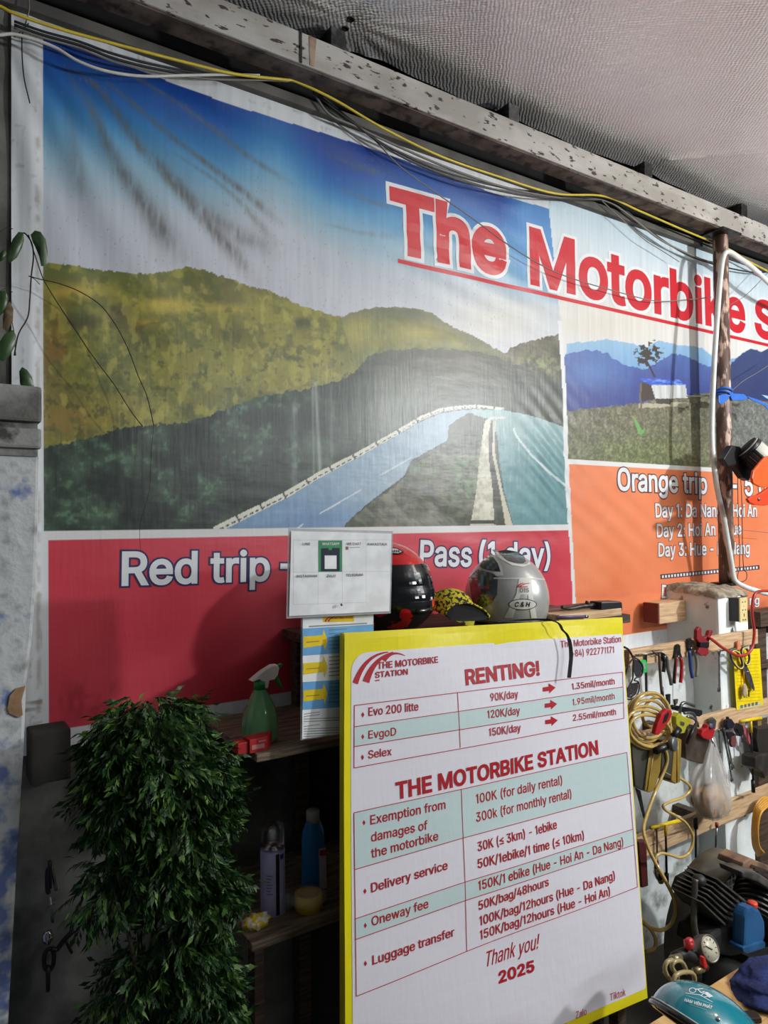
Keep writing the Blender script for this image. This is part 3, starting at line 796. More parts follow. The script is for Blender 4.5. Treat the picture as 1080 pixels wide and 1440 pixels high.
def bdisp(X, Z):
    X = np.asarray(X, dtype=float); Z = np.asarray(Z, dtype=float)
    d = 0.006+0.003*np.sin(X*3.1+0.5)*np.sin(Z*2.3)
    a = np.arctan2(3.10-Z, X-0.12)                       # folds fanning out of the top left corner
    r = np.hypot(3.10-Z, X-0.12)
    d = d+0.0035*np.sin(a*26)*np.exp(-((r-0.6)/0.45)**2)
    u = X*0.55+Z*0.83                                    # tight diagonal creases by the seam
    d = d+0.0022*np.sin(u*95+2*np.sin(X*9))*bump2(X, Z, 2.12, 1.98, 0.16, 0.22)
    d = d+0.0016*np.sin(u*70)*bump2(X, Z, 2.5, 1.82, 0.3, 0.3)
    d = d+0.0020*np.sin((Z+0.25*X)*64)*bump2(X, Z, 1.55, 2.72, 0.7, 0.16)
    d = d+0.006*np.sin((Z*0.9-0.35*X)*24)*bump2(X, Z, 2.5, 1.32, 0.35, 0.12)
    d = d+0.0012*np.sin(Z*38+3*np.sin(X*4))*bump2(X, Z, 1.85, 1.68, 0.6, 0.1)
    d = d+0.004*np.exp(-((X-0.245)/0.02)**2)
    return d
BO = Vector((0, -0.004, 0))
bsurf = Surf(BO, (1, 0, 0), (0, 0, 1), disp=bdisp, step=0.03)

def proj_np(X, Z):
    d = np.stack([X-CAM.x, np.full_like(X, -CAM.y), Z-CAM.z], -1)
    z = d @ np.array(fw)
    return 540+F*(d @ np.array(rt))/z, 720-F*(d @ np.array(up))/z
def inside(px, py, poly):
    r_ = np.zeros(px.shape, bool)
    n_ = len(poly)
    for i in range(n_):
        x0, y0 = poly[i]; x1, y1 = poly[(i+1) % n_]
        if y0 == y1:
            continue
        c = ((y0 > py) != (y1 > py)) & (px < (x1-x0)*(py-y0)/(y1-y0)+x0)
        r_ ^= c
    return r_
def dline(px, py, pts):
    dd = np.full(px.shape, 1e9); tt = np.zeros(px.shape)
    n_ = len(pts)-1
    for i in range(n_):
        x0, y0 = pts[i]; x1, y1 = pts[i+1]
        ex, ey = x1-x0, y1-y0
        t = np.clip(((px-x0)*ex+(py-y0)*ey)/(ex*ex+ey*ey), 0, 1)
        d = np.hypot(px-x0-ex*t, py-y0-ey*t)
        k = d < dd
        dd = np.where(k, d, dd); tt = np.where(k, (i+t)/n_, tt)
    return dd, tt
def artwork(X, Z):
    px, py = proj_np(X, Z)
    H, W = X.shape
    nx, nz = X*220, Z*220
    n_f = fbm(X*60, Z*60, 11, 4)             # leafy grain
    n_m = fbm(X*14, Z*14, 21, 5)
    n_l = fbm(X*4, Z*4, 31, 4)
    n_v = fbm(X*90, Z*5, 41, 3)              # vertical print streaks
    col = np.empty((H, W, 3))
    col[:] = (212, 215, 217)
    def paint(mask, c, a=1.0):
        c = np.asarray(c, dtype=float)
        a = np.broadcast_to(a, mask.shape)*mask
        col[:] = col*(1-a[..., None])+(c if c.ndim == 3 else c[None, None, :])*a[..., None]
    def mixc(c1, c2, t):
        t = np.clip(t, 0, 1)[..., None]
        return np.array(c1, float)*(1-t)+np.array(c2, float)*t
    def grad(t, stops):
        out = np.empty(t.shape+(3,))
        for k in range(3):
            out[..., k] = np.interp(t, [s_[0] for s_ in stops], [s_[1][k] for s_ in stops])
        return out
    full = np.ones((H, W), bool)
    wob = lambda s_, f_=6: (fbm(px/f_, py/f_, s_, 3)-0.5)
    Zt = 3.0+0.006*np.sin(X*6)
    # ---- sky of the large picture
    Xd = np.interp(Z, [1.2, 2.551, 3.1], [2.232, 2.168, 2.095])     # seam between the two pictures
    pic = (X > 0.275) & (X < Xd) & (Z < Zt) & (Z > 1.738)
    t = (3.0-Z)/0.52+0.10*(n_l-0.5)+0.14*np.exp(-((px-385)/55)**2)-0.10*np.exp(-((px-470)/50)**2)*np.clip((300-py)/40, 0, 1)
    sky = grad(t, [(0.0, (22, 62, 140)), (0.12, (26, 82, 160)), (0.28, (48, 118, 178)), (0.42, (96, 154, 194)), (0.58, (146, 178, 196)), (0.75, (182, 191, 200)), (1.0, (194, 197, 205))])
    paint(pic, sky)
    # cloudy band beside the title and warm haze over the far hills
    paint(pic, (206, 204, 192), 0.7*np.exp(-((px-700)/70)**2-((py-450)/32)**2))
    paint(pic & (px > 690), (88, 146, 200), 0.75*np.clip((px-700)/30, 0, 1)*np.clip((430-py)/60, 0, 1))
    # ---- the right hand picture
    p2 = (X >= Xd) & (Z < 3.06) & (Z > 2.0)
    paint(p2, grad((3.0-Z)/0.5, [(0, (188, 206, 216)), (0.35, (206, 214, 218)), (0.8, (210, 209, 204)), (1.2, (206, 206, 206))]))
    paint(p2, (204, 192, 172), 0.35*np.exp(-((px-850)/70)**2-((py-455)/22)**2))
    e0 = [(795, 484), (850, 478), (880, 482), (907, 489), (925, 480), (950, 485), (985, 490), (1010, 512), (1045, 498), (1200, 540), (1200, 700), (780, 700)]
    paint(p2 & inside(px, py+4*wob(5), e0), mixc((140, 178, 206), (110, 150, 196), (py-480)/60))
    e1 = [(790, 502), (820, 492), (850, 497), (872, 512), (905, 520), (925, 508), (945, 498), (962, 502), (985, 512), (1003, 520), (1022, 515), (1042, 497), (1053, 491), (1068, 495), (1080, 490), (1200, 520), (1200, 700), (780, 700)]
    paint(p2 & inside(px, py+6*wob(6), e1), mixc((82, 108, 166), (62, 72, 136), (py-495)/60+0.6*(n_m-0.5)))
    paint(p2 & inside(px, py, e1), (96, 140, 196), 0.55*np.exp(-((px-835)/38)**2-((py-525)/25)**2))
    paint(p2 & inside(px, py, e1) & (px > 1010), (50, 58, 92), 0.75)
    g2 = [(780, 579), (805, 577), (830, 574), (862, 572), (880, 569), (905, 566), (930, 560), (965, 556), (1000, 552), (1030, 556), (1080, 568), (1200, 600), (1200, 700), (780, 700)]
    gm = p2 & inside(px, py+8*wob(8, 5), g2)
    n_g = 0.6*fbm(X*130, Z*130, 81, 4)+0.4*n_f
    gc = mixc((92, 92, 74), (156, 150, 122), (n_g-0.38)*2.6)
    paint(gm, gc)
    paint(gm, mixc((86, 94, 62), (146, 160, 104), (n_g-0.38)*2.6), np.clip((py-600)/40, 0, 0.8)*np.exp(-((px-895)/80)**2))
    paint(gm & (px > 1000), mixc((92, 96, 100), (146, 154, 158), (n_g-0.38)*2.6), 0.6)
    paint(gm, (196, 190, 170), 0.7*((np.abs(py-570-5*wob(9, 9)) < 3) & (px > 895) & (px < 965)))
    # hut, tree and seedling on the ridge
    pt = lambda l: inside(px, py, l)
    paint(p2 & (np.hypot((px-909)/15, (py-499)/14)+2.6*wob(15, 3.5) < 0.82), (62, 58, 50))
    paint(p2 & (np.hypot((px-899)/6, (py-508)/5)+1.0*wob(16, 3) < 0.8), (62, 58, 50))
    d, tt = dline(px, py, [(907, 508), (914, 522), (918, 530)]); paint(p2 & (d < 1.3), (60, 50, 46))
    paint(p2 & pt([(898, 538), (914, 541), (918, 562), (900, 564)]), (74, 62, 56))
    paint(p2 & pt([(913, 541), (961, 541), (964, 561), (919, 561)]), mixc((214, 218, 216), (176, 180, 178), (n_v-0.35)*3))
    paint(p2 & pt([(894, 532), (951, 534), (963, 542), (912, 542)]), mixc((58, 84, 184), (110, 148, 214), (fbm(px/7, py/2, 3, 2)-0.35)*3))
    paint(p2 & pt([(919, 561), (940, 561), (940, 569), (921, 568)]), (76, 72, 62))
    d, tt = dline(px, py, [(899, 540), (898, 560), (902, 592)]); paint(p2 & (d < 1.2), (112, 104, 84))
    paint(p2 & pt([(888, 587), (890, 586), (898, 600), (901, 606), (905, 600), (904, 607), (899, 613), (895, 608)]), (112, 164, 92))
    # ---- mountains of the large picture
    m1 = [(50, 371), (100, 374), (130, 379), (170, 384), (205, 388), (240, 381), (262, 377), (285, 381), (310, 390), (345, 402), (380, 411), (420, 430), (450, 440), (472, 446), (500, 452), (560, 470), (560, 760), (50, 760)]
    mk = pic & inside(px, py+5*wob(51, 5), m1)
    hill = mixc((140, 138, 60), (104, 108, 52), (n_m-0.35)*2.6)
    hill = hill*(0.80+0.42*n_f[..., None])
    paint(mk, hill)
    for cx, cy, sx, sy, cc, a in ((150, 385, 130, 13, (104, 112, 60), 0.75), (330, 410, 90, 22, (118, 112, 62), 0.65), (270, 390, 40, 14, (102, 104, 52), 0.6), (110, 412, 55, 11, (190, 164, 72), 0.6),
                                  (235, 430, 60, 9, (204, 180, 72), 0.6), (300, 436, 90, 7, (190, 170, 76), 0.55), (400, 450, 60, 10, (176, 160, 70), 0.5), (205, 458, 26, 9, (196, 168, 66), 0.6),
                                  (168, 436, 22, 9, (60, 58, 42), 0.85), (115, 455, 42, 9, (80, 76, 46), 0.6), (150, 452, 30, 8, (84, 72, 50), 0.55), (222, 482, 40, 9, (86, 88, 48), 0.7),
                                  (190, 462, 12, 9, (86, 76, 44), 0.5), (425, 455, 14, 8, (60, 66, 46), 0.75), (330, 470, 36, 10, (96, 92, 50), 0.55), (360, 492, 12, 9, (88, 88, 50), 0.6), (75, 490, 20, 60, (138, 104, 52), 0.5),
                                  (110, 590, 90, 30, (150, 122, 56), 0.5), (420, 500, 60, 30, (178, 166, 76), 0.5), (300, 520, 100, 40, (164, 156, 66), 0.4), (500, 490, 30, 30, (120, 124, 60), 0.6)):
        paint(mk, cc, np.clip(1.35*a*np.exp(-((px-cx)/sx)**4-((py-cy)/sy)**2)*np.clip(0.35+2.2*(n_m-0.3), 0.15, 1.3), 0, 0.92))
    paint(mk, (84, 84, 44), np.clip((n_f-0.58)*6, 0, 0.75)*np.clip((py-420)/80, 0, 1))
    paint(mk, (186, 176, 84), np.clip((fbm(X*40, Z*26, 91, 4)-0.56)*5, 0, 0.5))
    paint(mk, (84, 92, 48), np.clip((fbm(X*26, Z*34, 95, 4)-0.58)*5, 0, 0.5))
    m2 = [(500, 520), (486, 480), (476, 447), (500, 438), (530, 433), (560, 433), (590, 436), (606, 442), (622, 454), (642, 464), (664, 473), (690, 489), (710, 499), (730, 520), (730, 620), (520, 620)]
    mk2 = pic & inside(px, py+4*wob(52, 5), m2)
    h2 = mixc((128, 130, 64), (96, 104, 60), (n_m-0.35)*2.6)*(0.85+0.3*n_f[..., None])
    paint(mk2, h2)
    paint(mk2, (96, 102, 84), 0.75*np.clip(1-np.abs(py-np.interp(px, [455, 500, 550, 600, 650, 710], [470, 440, 438, 446, 472, 502]))/16, 0, 1))
    paint(mk2, (166, 156, 78), 0.9*np.exp(-((px-585)/42)**2-((py-470)/13)**2))
    paint(mk2, (170, 160, 80), 0.8*np.exp(-((px-495)/30)**2-((py-470)/26)**2))
    m3 = [(690, 510), (708, 497), (718, 488), (733, 482), (752, 479), (775, 473), (800, 468), (800, 620), (690, 620)]
    mk3 = pic & inside(px, py+7*wob(53, 5), m3)
    paint(mk3, mixc((74, 76, 54), (106, 100, 80), (n_m-0.3)*2.2)*(0.8+0.4*n_f[..., None]))
    paint(mk3, (136, 150, 92), np.clip((n_f-0.45)*5, 0, 0.9)*np.exp(-((px-755)/32)**2-((py-515)/14)**2))
    # shaded lower forest
    f1 = [(50, 632), (100, 622), (140, 611), (165, 603), (200, 599), (240, 596), (275, 590), (310, 578), (345, 566), (370, 556), (400, 552), (440, 546), (480, 534), (500, 520), (515, 500), (545, 494), (590, 490), (640, 492), (690, 500), (720, 512), (805, 540), (805, 760), (50, 760)]
    fk = pic & inside(px, py+9*wob(54, 5), f1)
    fo = mixc((38, 50, 42), (72, 92, 74), (n_m-0.38)*3.0)*(0.72+0.5*n_f[..., None])
    paint(fk, fo)
    paint(fk & (px < 420), (92, 132, 100), np.clip((n_f-0.56)*5, 0, 0.75)*np.clip((n_m-0.45)*6, 0, 1))
    paint(fk, mixc((92, 94, 82), (66, 68, 62), (n_m-0.35)*2.6), 0.85*np.clip((px-485+60*(n_m-0.5))/50, 0, 1))
    # grey-green cliff; glare painted in as a grey wash and pale streaks
    cl = [(500, 530), (530, 528), (570, 535), (620, 552), (640, 562), (600, 585), (560, 606), (510, 632), (470, 652), (465, 590)]
    ck = pic & inside(px, py+10*wob(55, 8), cl)
    paint(fk & (py > 490), mixc((130, 138, 128), (88, 96, 88), (n_v-0.3)*2.4), 0.8*np.exp(-(np.abs(px-545-0.45*(575-py))/70)**3-(np.abs(py-575)/62)**3))
    paint(pic, (186, 184, 182), 0.5*np.exp(-((px-537)/14)**2-((py-588)/46)**2)*np.clip(0.4+1.4*(n_v-0.3), 0, 1))
    for x0, y0, x1, y1, ww, a in ((441, 540, 448, 680, 3.0, 0.65), (410, 570, 413, 690, 6.0, 0.45), (462, 545, 464, 640, 5.0, 0.3), (437, 545, 439, 670, 1.6, 0.55)):
        d, tt = dline(px, py, [(x0, y0), (x1, y1)])
        paint(pic, (176, 182, 176), a*np.exp(-(d/ww)**2)*np.clip(0.4+1.6*(n_v-0.25), 0, 1))
    # roads
    rd = [(296, 750), (350, 724), (400, 700), (450, 670), (500, 644), (550, 616), (590, 593), (618, 581), (660, 576), (705, 577), (745, 585), (790, 600), (806, 640), (806, 760), (725, 760), (706, 690), (700, 650), (697, 615), (690, 592), (672, 586), (640, 590), (628, 600), (626, 620), (600, 634), (575, 648), (565, 670), (540, 688), (512, 710), (485, 735), (470, 760)]
    rk = pic & inside(px, py+2*wob(56, 6), rd)
    rc = mixc((112, 146, 178), (150, 172, 186), np.clip((px-330)/230, 0, 1)+0.5*(n_m-0.5))
    rc = np.where((px > 660)[..., None], mixc((150, 176, 176), (98, 140, 144), (py-580)/90+0.3*(n_m-0.5)), rc)
    paint(rk, rc*(0.93+0.14*n_f[..., None]))
    paint(rk, (92, 128, 172), 0.6*np.exp(-((px-450)/50)**2-((py-730)/22)**2))
    for a_, z_ in (((412, 746), (424, 737)), ((448, 722), (505, 689)), ((533, 668), (575, 644))):
        d, tt = dline(px, py, [a_, z_]); paint(pic & (d < 1.1), (196, 206, 212))
    d, tt = dline(px, py, [(720, 604), (724, 614), (745, 640), (775, 668), (800, 689)]); paint(pic & (d < 1.5), (196, 212, 212))
    isl = [(473, 760), (485, 737), (512, 712), (545, 690), (568, 670), (582, 650), (606, 640), (628, 622), (628, 602), (640, 590), (657, 581), (676, 590), (682, 600), (676, 640), (668, 690), (658, 760)]
    ik = pic & inside(px, py+7*wob(57, 5), isl)
    paint(ik, mixc((74, 80, 62), (124, 120, 104), (n_m-0.38)*2.8)*(0.75+0.5*n_f[..., None]))
    paint(ik, (104, 148, 100), np.clip((n_f-0.44)*5, 0, 0.85)*np.exp(-((px-655)/26)**2-((py-668)/36)**2))
    paint(ik, (100, 132, 86), np.clip((n_f-0.46)*5, 0, 0.7)*np.exp(-((px-580)/40)**2-((py-655)/14)**2))
    paint(ik, (150, 146, 130), 0.5*np.clip((fbm(X*30+Z*40, Z*8-X*6, 97, 3)-0.55)*5, 0, 1))
    paint(ik & (py < 640) & (px > 625), mixc((60, 62, 48), (92, 92, 72), (n_f-0.4)*3), 0.85)
    wl1 = [(679, 592), (688, 588), (686, 610), (684, 640), (690, 690), (692, 732), (660, 732), (667, 690), (672, 640)]
    paint(pic & inside(px, py+2*wob(58, 4), wl1), mixc((206, 204, 186), (172, 168, 146), (n_f-0.4)*3))
    paint(pic & inside(px, py, [(660, 732), (692, 732), (694, 737), (659, 737)]), (60, 58, 48))
    paint(pic & inside(px, py, [(658, 737), (695, 737), (696, 745), (657, 745)]), (190, 188, 172))
    paint(pic & inside(px, py, [(684, 610), (688, 592), (690, 612), (690, 640), (700, 690), (709, 744), (698, 744), (691, 690), (686, 650)]), (70, 68, 58))
    paint(pic & inside(px, py, [(690, 594), (696, 590), (693, 612), (694, 640), (704, 690), (720, 744), (709, 744), (700, 690), (690, 640)]), (192, 188, 166))
    d, tt = dline(px, py, [(682, 592), (690, 588), (706, 588)]); paint(pic & (d < 1.6), (196, 196, 182))
    # guard rail
    gr_ = [(298, 747), (350, 721), (400, 696), (450, 666), (500, 640), (550, 612), (590, 588), (618, 577), (640, 574), (665, 572), (704, 575)]
    d, tt = dline(px, py, gr_)
    ww = np.interp(px, [300, 500, 620, 704], [5.2, 3.6, 2.6, 1.8])
    paint(pic & (d < ww), (214, 212, 196))
    below = (py > np.interp(px, [q[0] for q in gr_], [q[1] for q in gr_]))
    paint(pic & (d < ww) & below & (np.mod(tt*62, 1) < 0.62) & (d > 0.6) & (d < ww*0.6), (70, 74, 72))
    paint(pic & (d < ww) & (np.mod(tt*15.5, 1) < 0.07), (60, 64, 60))
    # ---- dirt that has run down the folds of the sky
    for pts, w0, w1, a in (([(86, 95), (125, 150), (165, 235), (215, 310), (250, 360)], 3, 14, 0.55), ([(90, 90), (140, 130), (200, 215), (260, 280), (320, 350), (360, 400)], 3, 11, 0.60),
                           ([(110, 90), (175, 140), (240, 195), (300, 240), (345, 275), (395, 318)], 3, 6, 0.65), ([(150, 95), (200, 120), (250, 150), (300, 186), (350, 225), (410, 262)], 2, 4, 0.60),
                           ([(200, 205), (235, 245), (290, 300), (340, 335), (390, 360)], 5, 12, 0.40), ([(95, 150), (105, 220), (120, 290)], 8, 12, 0.25), ([(230, 210), (300, 255), (340, 290), (385, 345)], 2, 6, 0.35),
                           ([(455, 215), (500, 236), (545, 246)], 3, 6, 0.4), ([(470, 262), (510, 282), (550, 294)], 2, 4, 0.35), ([(450, 315), (500, 328), (560, 336)], 2, 4, 0.2)):
        d, tt = dline(px, py, pts)
        ww = w0+(w1-w0)*tt
        paint(pic & (py < 480), (98, 96, 94), np.minimum(0.9, 1.2*a*np.exp(-(d/ww)**2)*np.clip(0.45+1.5*(fbm(X*120, Z*26, 61, 3)-0.3), 0.15, 1.1)*np.clip(tt*6, 0, 1)*np.clip((1-tt)*6, 0.2, 1)))
    paint(pic & (py < 460), (120, 120, 118), 0.35*(fbm(X*190, Z*90, 63, 2) > 0.83))
    # vertical print streaks over everything
    col[:] = col*(0.95+0.10*n_v[..., None])
    # ---- frames and colour panels
    paint((X > 0.275) & (X < 2.225) & (Z > 1.717) & (Z <= 1.742), (214, 214, 212))
    red = (X > 0.286) & (X < 2.212) & (Z <= 1.718) & (Z > np.interp(X, [0.29, 0.8, 2.3], [1.237, 1.241, 1.262]))
    paint(red, mixc((192, 54, 68), (206, 68, 82), (n_l-0.3)*2))
    paint(red, (120, 30, 42), 0.6*np.clip((fbm(X*20, Z*12, 71, 4)-0.45)*5, 0, 1)*np.exp(-((X-0.38)/0.11)**2-((Z-1.30)/0.05)**2))
    seam = np.abs(X-Xd-0.012*np.sin(Z*9)*0.4) < 0.011
    paint(seam & (Z < 2.56) & (Z > 1.262), (214, 216, 216))
    paint((Z > 1.986) & (Z < 2.006) & (X > Xd) & (X < 4.5), (218, 218, 216))
    org = (X > Xd+0.011) & (X < 4.5) & (Z <= 1.986) & (Z > np.interp(X, [2.2, 2.6], [1.262, 1.268]))
    paint(org, mixc((222, 124, 80), (230, 138, 96), (n_l-0.3)*2))
    paint(org, (196, 92, 74), 0.5*np.clip((fbm(X*5, Z*22, 73, 3)-0.5)*5, 0, 1)*np.exp(-((Z-1.36)/0.09)**2))
    # grime on the pale border
    bord = (X < 0.272) | (Z > Zt) | (Z < 1.238)
    paint(bord, (128, 122, 112), 0.35*np.clip((fbm(X*70, Z*50, 75, 4)-0.66)*5, 0, 1))
    paint(bord & (X < 0.28), (120, 112, 100), 0.4*np.exp(-((X-0.262)/0.006)**2)*np.clip((fbm(X*30, Z*30, 77, 3)-0.4)*4, 0, 1))
    paint(bord & (X < 0.3) & (Z < 1.32), (90, 84, 76), 0.5*np.clip((fbm(X*10, Z*80, 79, 3)-0.5)*6, 0, 1))
    return np.clip(col, 0, 255)

def banner_mat():
    m = bpy.data.materials.new('printed_vinyl')
    m.use_nodes = True
    nt = m.node_tree
    bs = nt.nodes['Principled BSDF']
    at = nt.nodes.new('ShaderNodeAttribute'); at.attribute_name = 'print'
    nt.links.new(at.outputs['Color'], bs.inputs['Base Color'])
    vinyl_nodes(nt, bs)
    return m
def vinyl_nodes(nt, bs):
    bs.inputs['Roughness'].default_value = 0.36
    bs.inputs['Specular IOR Level'].default_value = 0.5
    tc = nt.nodes.new('ShaderNodeTexCoord')
    hs = []
    for st, sc_, wt in (((1.0, 1, 0.10), 90, 0.35), ((0.25, 1, 1.0), 22, 1.0), ((0.8, 1, 0.8), 7, 1.6)):
        mp = nt.nodes.new('ShaderNodeMapping'); mp.inputs['Scale'].default_value = st
        nt.links.new(tc.outputs['Object'], mp.inputs[0])
        nz = nt.nodes.new('ShaderNodeTexNoise'); nz.inputs['Scale'].default_value = sc_; nz.inputs['Detail'].default_value = 3
        nt.links.new(mp.outputs[0], nz.inputs[0])
        ml = nt.nodes.new('ShaderNodeMath'); ml.operation = 'MULTIPLY'; ml.inputs[1].default_value = wt
        nt.links.new(nz.outputs['Fac'], ml.inputs[0])
        if hs:
            ad = nt.nodes.new('ShaderNodeMath'); ad.operation = 'ADD'
            nt.links.new(hs[-1], ad.inputs[0]); nt.links.new(ml.outputs[0], ad.inputs[1]); hs.append(ad.outputs[0])
        else:
            hs.append(ml.outputs[0])
    bp = nt.nodes.new('ShaderNodeBump'); bp.inputs['Strength'].default_value = 0.22; bp.inputs['Distance'].default_value = 0.006
    nt.links.new(hs[-1], bp.inputs['Height']); nt.links.new(bp.outputs[0], bs.inputs['Normal'])
def vinyl(name, col):
    m = bpy.data.materials.new(name)
    m.use_nodes = True
    bs = m.node_tree.nodes['Principled BSDF']
    bs.inputs['Base Color'].default_value = (*s2l(col), 1)
    vinyl_nodes(m.node_tree, bs)
    return m
BP = banner_mat()
V_RED = vinyl('title_red', (196, 26, 40))
V_WHITE = vinyl('letter_white', (220, 222, 224))
V_NAVY = vinyl('letter_outline_navy', (44, 42, 92))
V_BROWN = vinyl('letter_outline_dark', (84, 66, 70))
pcs = np.arange(14, 1125, 1.25)
Xc = np.array([P(float(p), 738, 0).x for p in pcs])
Xc = Xc[Xc > 0.205]
Xc = np.concatenate([[0.203], Xc, np.arange(Xc[-1]+0.03, 4.75, 0.03)])
Zc = np.arange(1.186, 3.056, 0.0033)
GX, GZ = np.meshgrid(Xc, Zc)
GZ2 = GZ+0.006*np.sin(GX*3.0)*np.clip((GZ-2.9)/0.15, 0, 1)
colr = artwork(GX, GZ)
c_ = colr/255.0
lin = np.where(c_ <= 0.04045, c_/12.92, ((c_+0.055)/1.055)**2.4)
D = bdisp(GX, GZ)
nzr, nxr = GX.shape
co = np.stack([GX, -0.004-D, GZ2], -1).reshape(-1, 3)
me = bpy.data.meshes.new('banner')
nv = len(co)
i0 = (np.arange(nzr-1)[:, None]*nxr+np.arange(nxr-1)[None, :]).reshape(-1)
quads = np.stack([i0, i0+1, i0+nxr+1, i0+nxr], -1)
# lettering goes into the same mesh
b = MB()
bsurf.text(b, 'The', (549, 356), (712, 391), 88, V_RED, 0.0008, bold=0.036, outline=V_WHITE, oscale=0.034)
bsurf.text(b, 'Motorbike', (744, 401), (1047, 471), 72, V_RED, 0.0008, bold=0.025, outline=V_WHITE, oscale=0.032)
SA, SB = bsurf.st((1060, 470)), bsurf.st((1160, 485))
tv, tf = text2d('Station', 0.036); ov_, of_ = text2d('Station', 0.066)
bz, hx, hh = 2.694, 1.06, 0.205
tw = tv[:, 0].max()
bsurf.put(b, [(3.600+q[0]/tw*hx, bz+(q[1]+0.036)/(CAPH+0.072)*hh, q[2]) for q in ov_], of_, V_WHITE, 0.0008)
bsurf.put(b, [(3.600+q[0]/tw*hx, bz+(q[1]+0.036)/(CAPH+0.072)*hh, q[2]) for q in tv], tf, V_RED, 0.0015)
bsurf.put(b, [(1.374, 2.639), (4.55, 2.665), (4.55, 2.681), (1.374, 2.654)], [[0, 1, 2, 3]], V_RED, 0.0008)
for t, a_, z_, cap, ol, os_ in (('Red trip', (170, 824), (378, 817), 46, V_NAVY, 0.030), ('-', (392, 815), (408, 815), 44, V_NAVY, 0.030), ('Pass', (588, 796), (661, 797), 36, V_NAVY, 0.030), ('(1 day)', (671, 797), (772, 797), 35, V_NAVY, 0.030),
                            ('Orange trip', (867, 690), (992, 695), 31, V_BROWN, 0.028), ('- 5 days', (1025, 697), (1110, 699), 29, V_BROWN, 0.028),
                            ('Day 1: Da Nang - Hoi An', (920, 728), (1062, 727), 19, V_BROWN, 0.024), ('Day 2: Hoi An - Hue', (922, 756), (1040, 752), 18.5, V_BROWN, 0.024), ('Day 3: Hue - Da Nang', (924, 783), (1052, 779), 18.5, V_BROWN, 0.024),
                            ('Day', (928, 841), (956, 843), 19, V_BROWN, 0.024), ('ng', (1052, 851), (1066, 850), 13, V_BROWN, 0.024)):
    bsurf.text(b, t, a_, z_, cap, V_WHITE, 0.0008, bold=0.020, outline=ol, oscale=os_)
bsurf.line(b, (927, 811), (1066, 797.5), 0.022, V_BROWN, 0.0008)
for i in range(32):
    f0 = (i+0.25)/32; f1 = (i+0.80)/32
    bsurf.line(b, (928+136*f0, 811-13.2*f0), (928+136*f1, 811-13.2*f1), 0.012, V_WHITE, 0.0014)
tvv = np.array([tuple(v) for v in b.v])
bo = Vector((2.4, 0.0, 1.186))
allv = np.concatenate([co, tvv])-np.array(bo)
tfl = b.f
loops = np.concatenate([quads.reshape(-1), np.array([nv+i for f_ in tfl for i in f_], dtype=np.int64)])
lens = np.concatenate([np.full(len(quads), 4), np.array([len(f_) for f_ in tfl])])
starts = np.concatenate([[0], np.cumsum(lens)[:-1]])
me.vertices.add(len(allv)); me.vertices.foreach_set('co', allv.reshape(-1).astype(np.float32))
me.loops.add(len(loops)); me.loops.foreach_set('vertex_index', loops.astype(np.int32))
me.polygons.add(len(lens)); me.polygons.foreach_set('loop_start', starts.astype(np.int32)); me.polygons.foreach_set('loop_total', lens.astype(np.int32))
me.materials.append(BP)
for m_ in b.mats:
    me.materials.append(m_)
me.polygons.foreach_set('material_index', np.concatenate([np.zeros(len(quads)), np.array(b.mi)+1]).astype(np.int32))
me.polygons.foreach_set('use_smooth', np.concatenate([np.ones(len(quads)), np.zeros(len(tfl))]).astype(bool))
me.update(calc_edges=True)
ca = me.color_attributes.new('print', 'FLOAT_COLOR', 'POINT')
rgba = np.ones((len(allv), 4), dtype=np.float32)
rgba[:nv, :3] = lin.reshape(-1, 3)
ca.data.foreach_set('color', rgba.reshape(-1))
banner = bpy.data.objects.new('banner', me)
C.objects.link(banner)
banner.location = bo
tag(banner, 'huge wrinkled vinyl banner printed with a mountain road, a red panel and an orange panel', 'banner')

# ------------------------------------------------------------------ the price sign
S_TL, S_TR, S_BL = P(484, 890, -0.48), P(874, 868, -0.55), P(485, 1589, -0.62)
U_ = S_TR-S_TL
V_ = S_TL-S_BL
SW, SH = U_.length, V_.length
def sdisp(s, t):
    return 0.0025*math.sin(s*9+1)*math.sin(t*7)+0.003*math.exp(-((s-0.48)/0.16)**2)*math.sin(t*17+0.6)+0.004*math.exp(-((t-1.06)/0.03)**2)*math.sin(s*15)
sg = Surf(S_BL, U_, V_, disp=sdisp, step=0.05)
SNW = vinyl('sign_white', (226, 224, 232))
SNY = vinyl('sign_yellow', (236, 222, 20))
SNT = vinyl('sign_pale_teal', (196, 216, 216))
SNR = vinyl('sign_red', (176, 30, 40))
SNB = vinyl('sign_black_print', (40, 40, 44))
sign = thing('price_sign', 'large white vinyl price sign with yellow border leaning in front of the shelves', 'sign', (S_BL+S_TR)/2-Vector((0, 0, SH/2)))
b = MB()
def rect(s0, t0, s1, t1):
    return [(s0, t0), (s1, t0), (s1, t1), (s0, t1)]
sg.put(b, rect(0, 0, SW, SH), [[0, 1, 2, 3]], SNY, 0.0)
# white field with rounded corners
x0, y0, x1, y1, rr = 0.018, 0.026, SW-0.004, SH-0.050, 0.045
pts = []
for cx, cy, a0 in ((x1-0.01, y0+0.01, -90), (x1-0.01, y1-0.01, 0), (x0+rr, y1-rr, 90), (x0+rr, y0+rr, 180)):
    r_ = 0.01 if cx > 0.5 else rr
    for k in range(7):
        a = R(a0+15*k)
        pts.append((cx+r_*math.cos(a), cy+r_*math.sin(a)))
sg.put(b, pts, [list(range(len(pts)))], SNW, 0.0008)
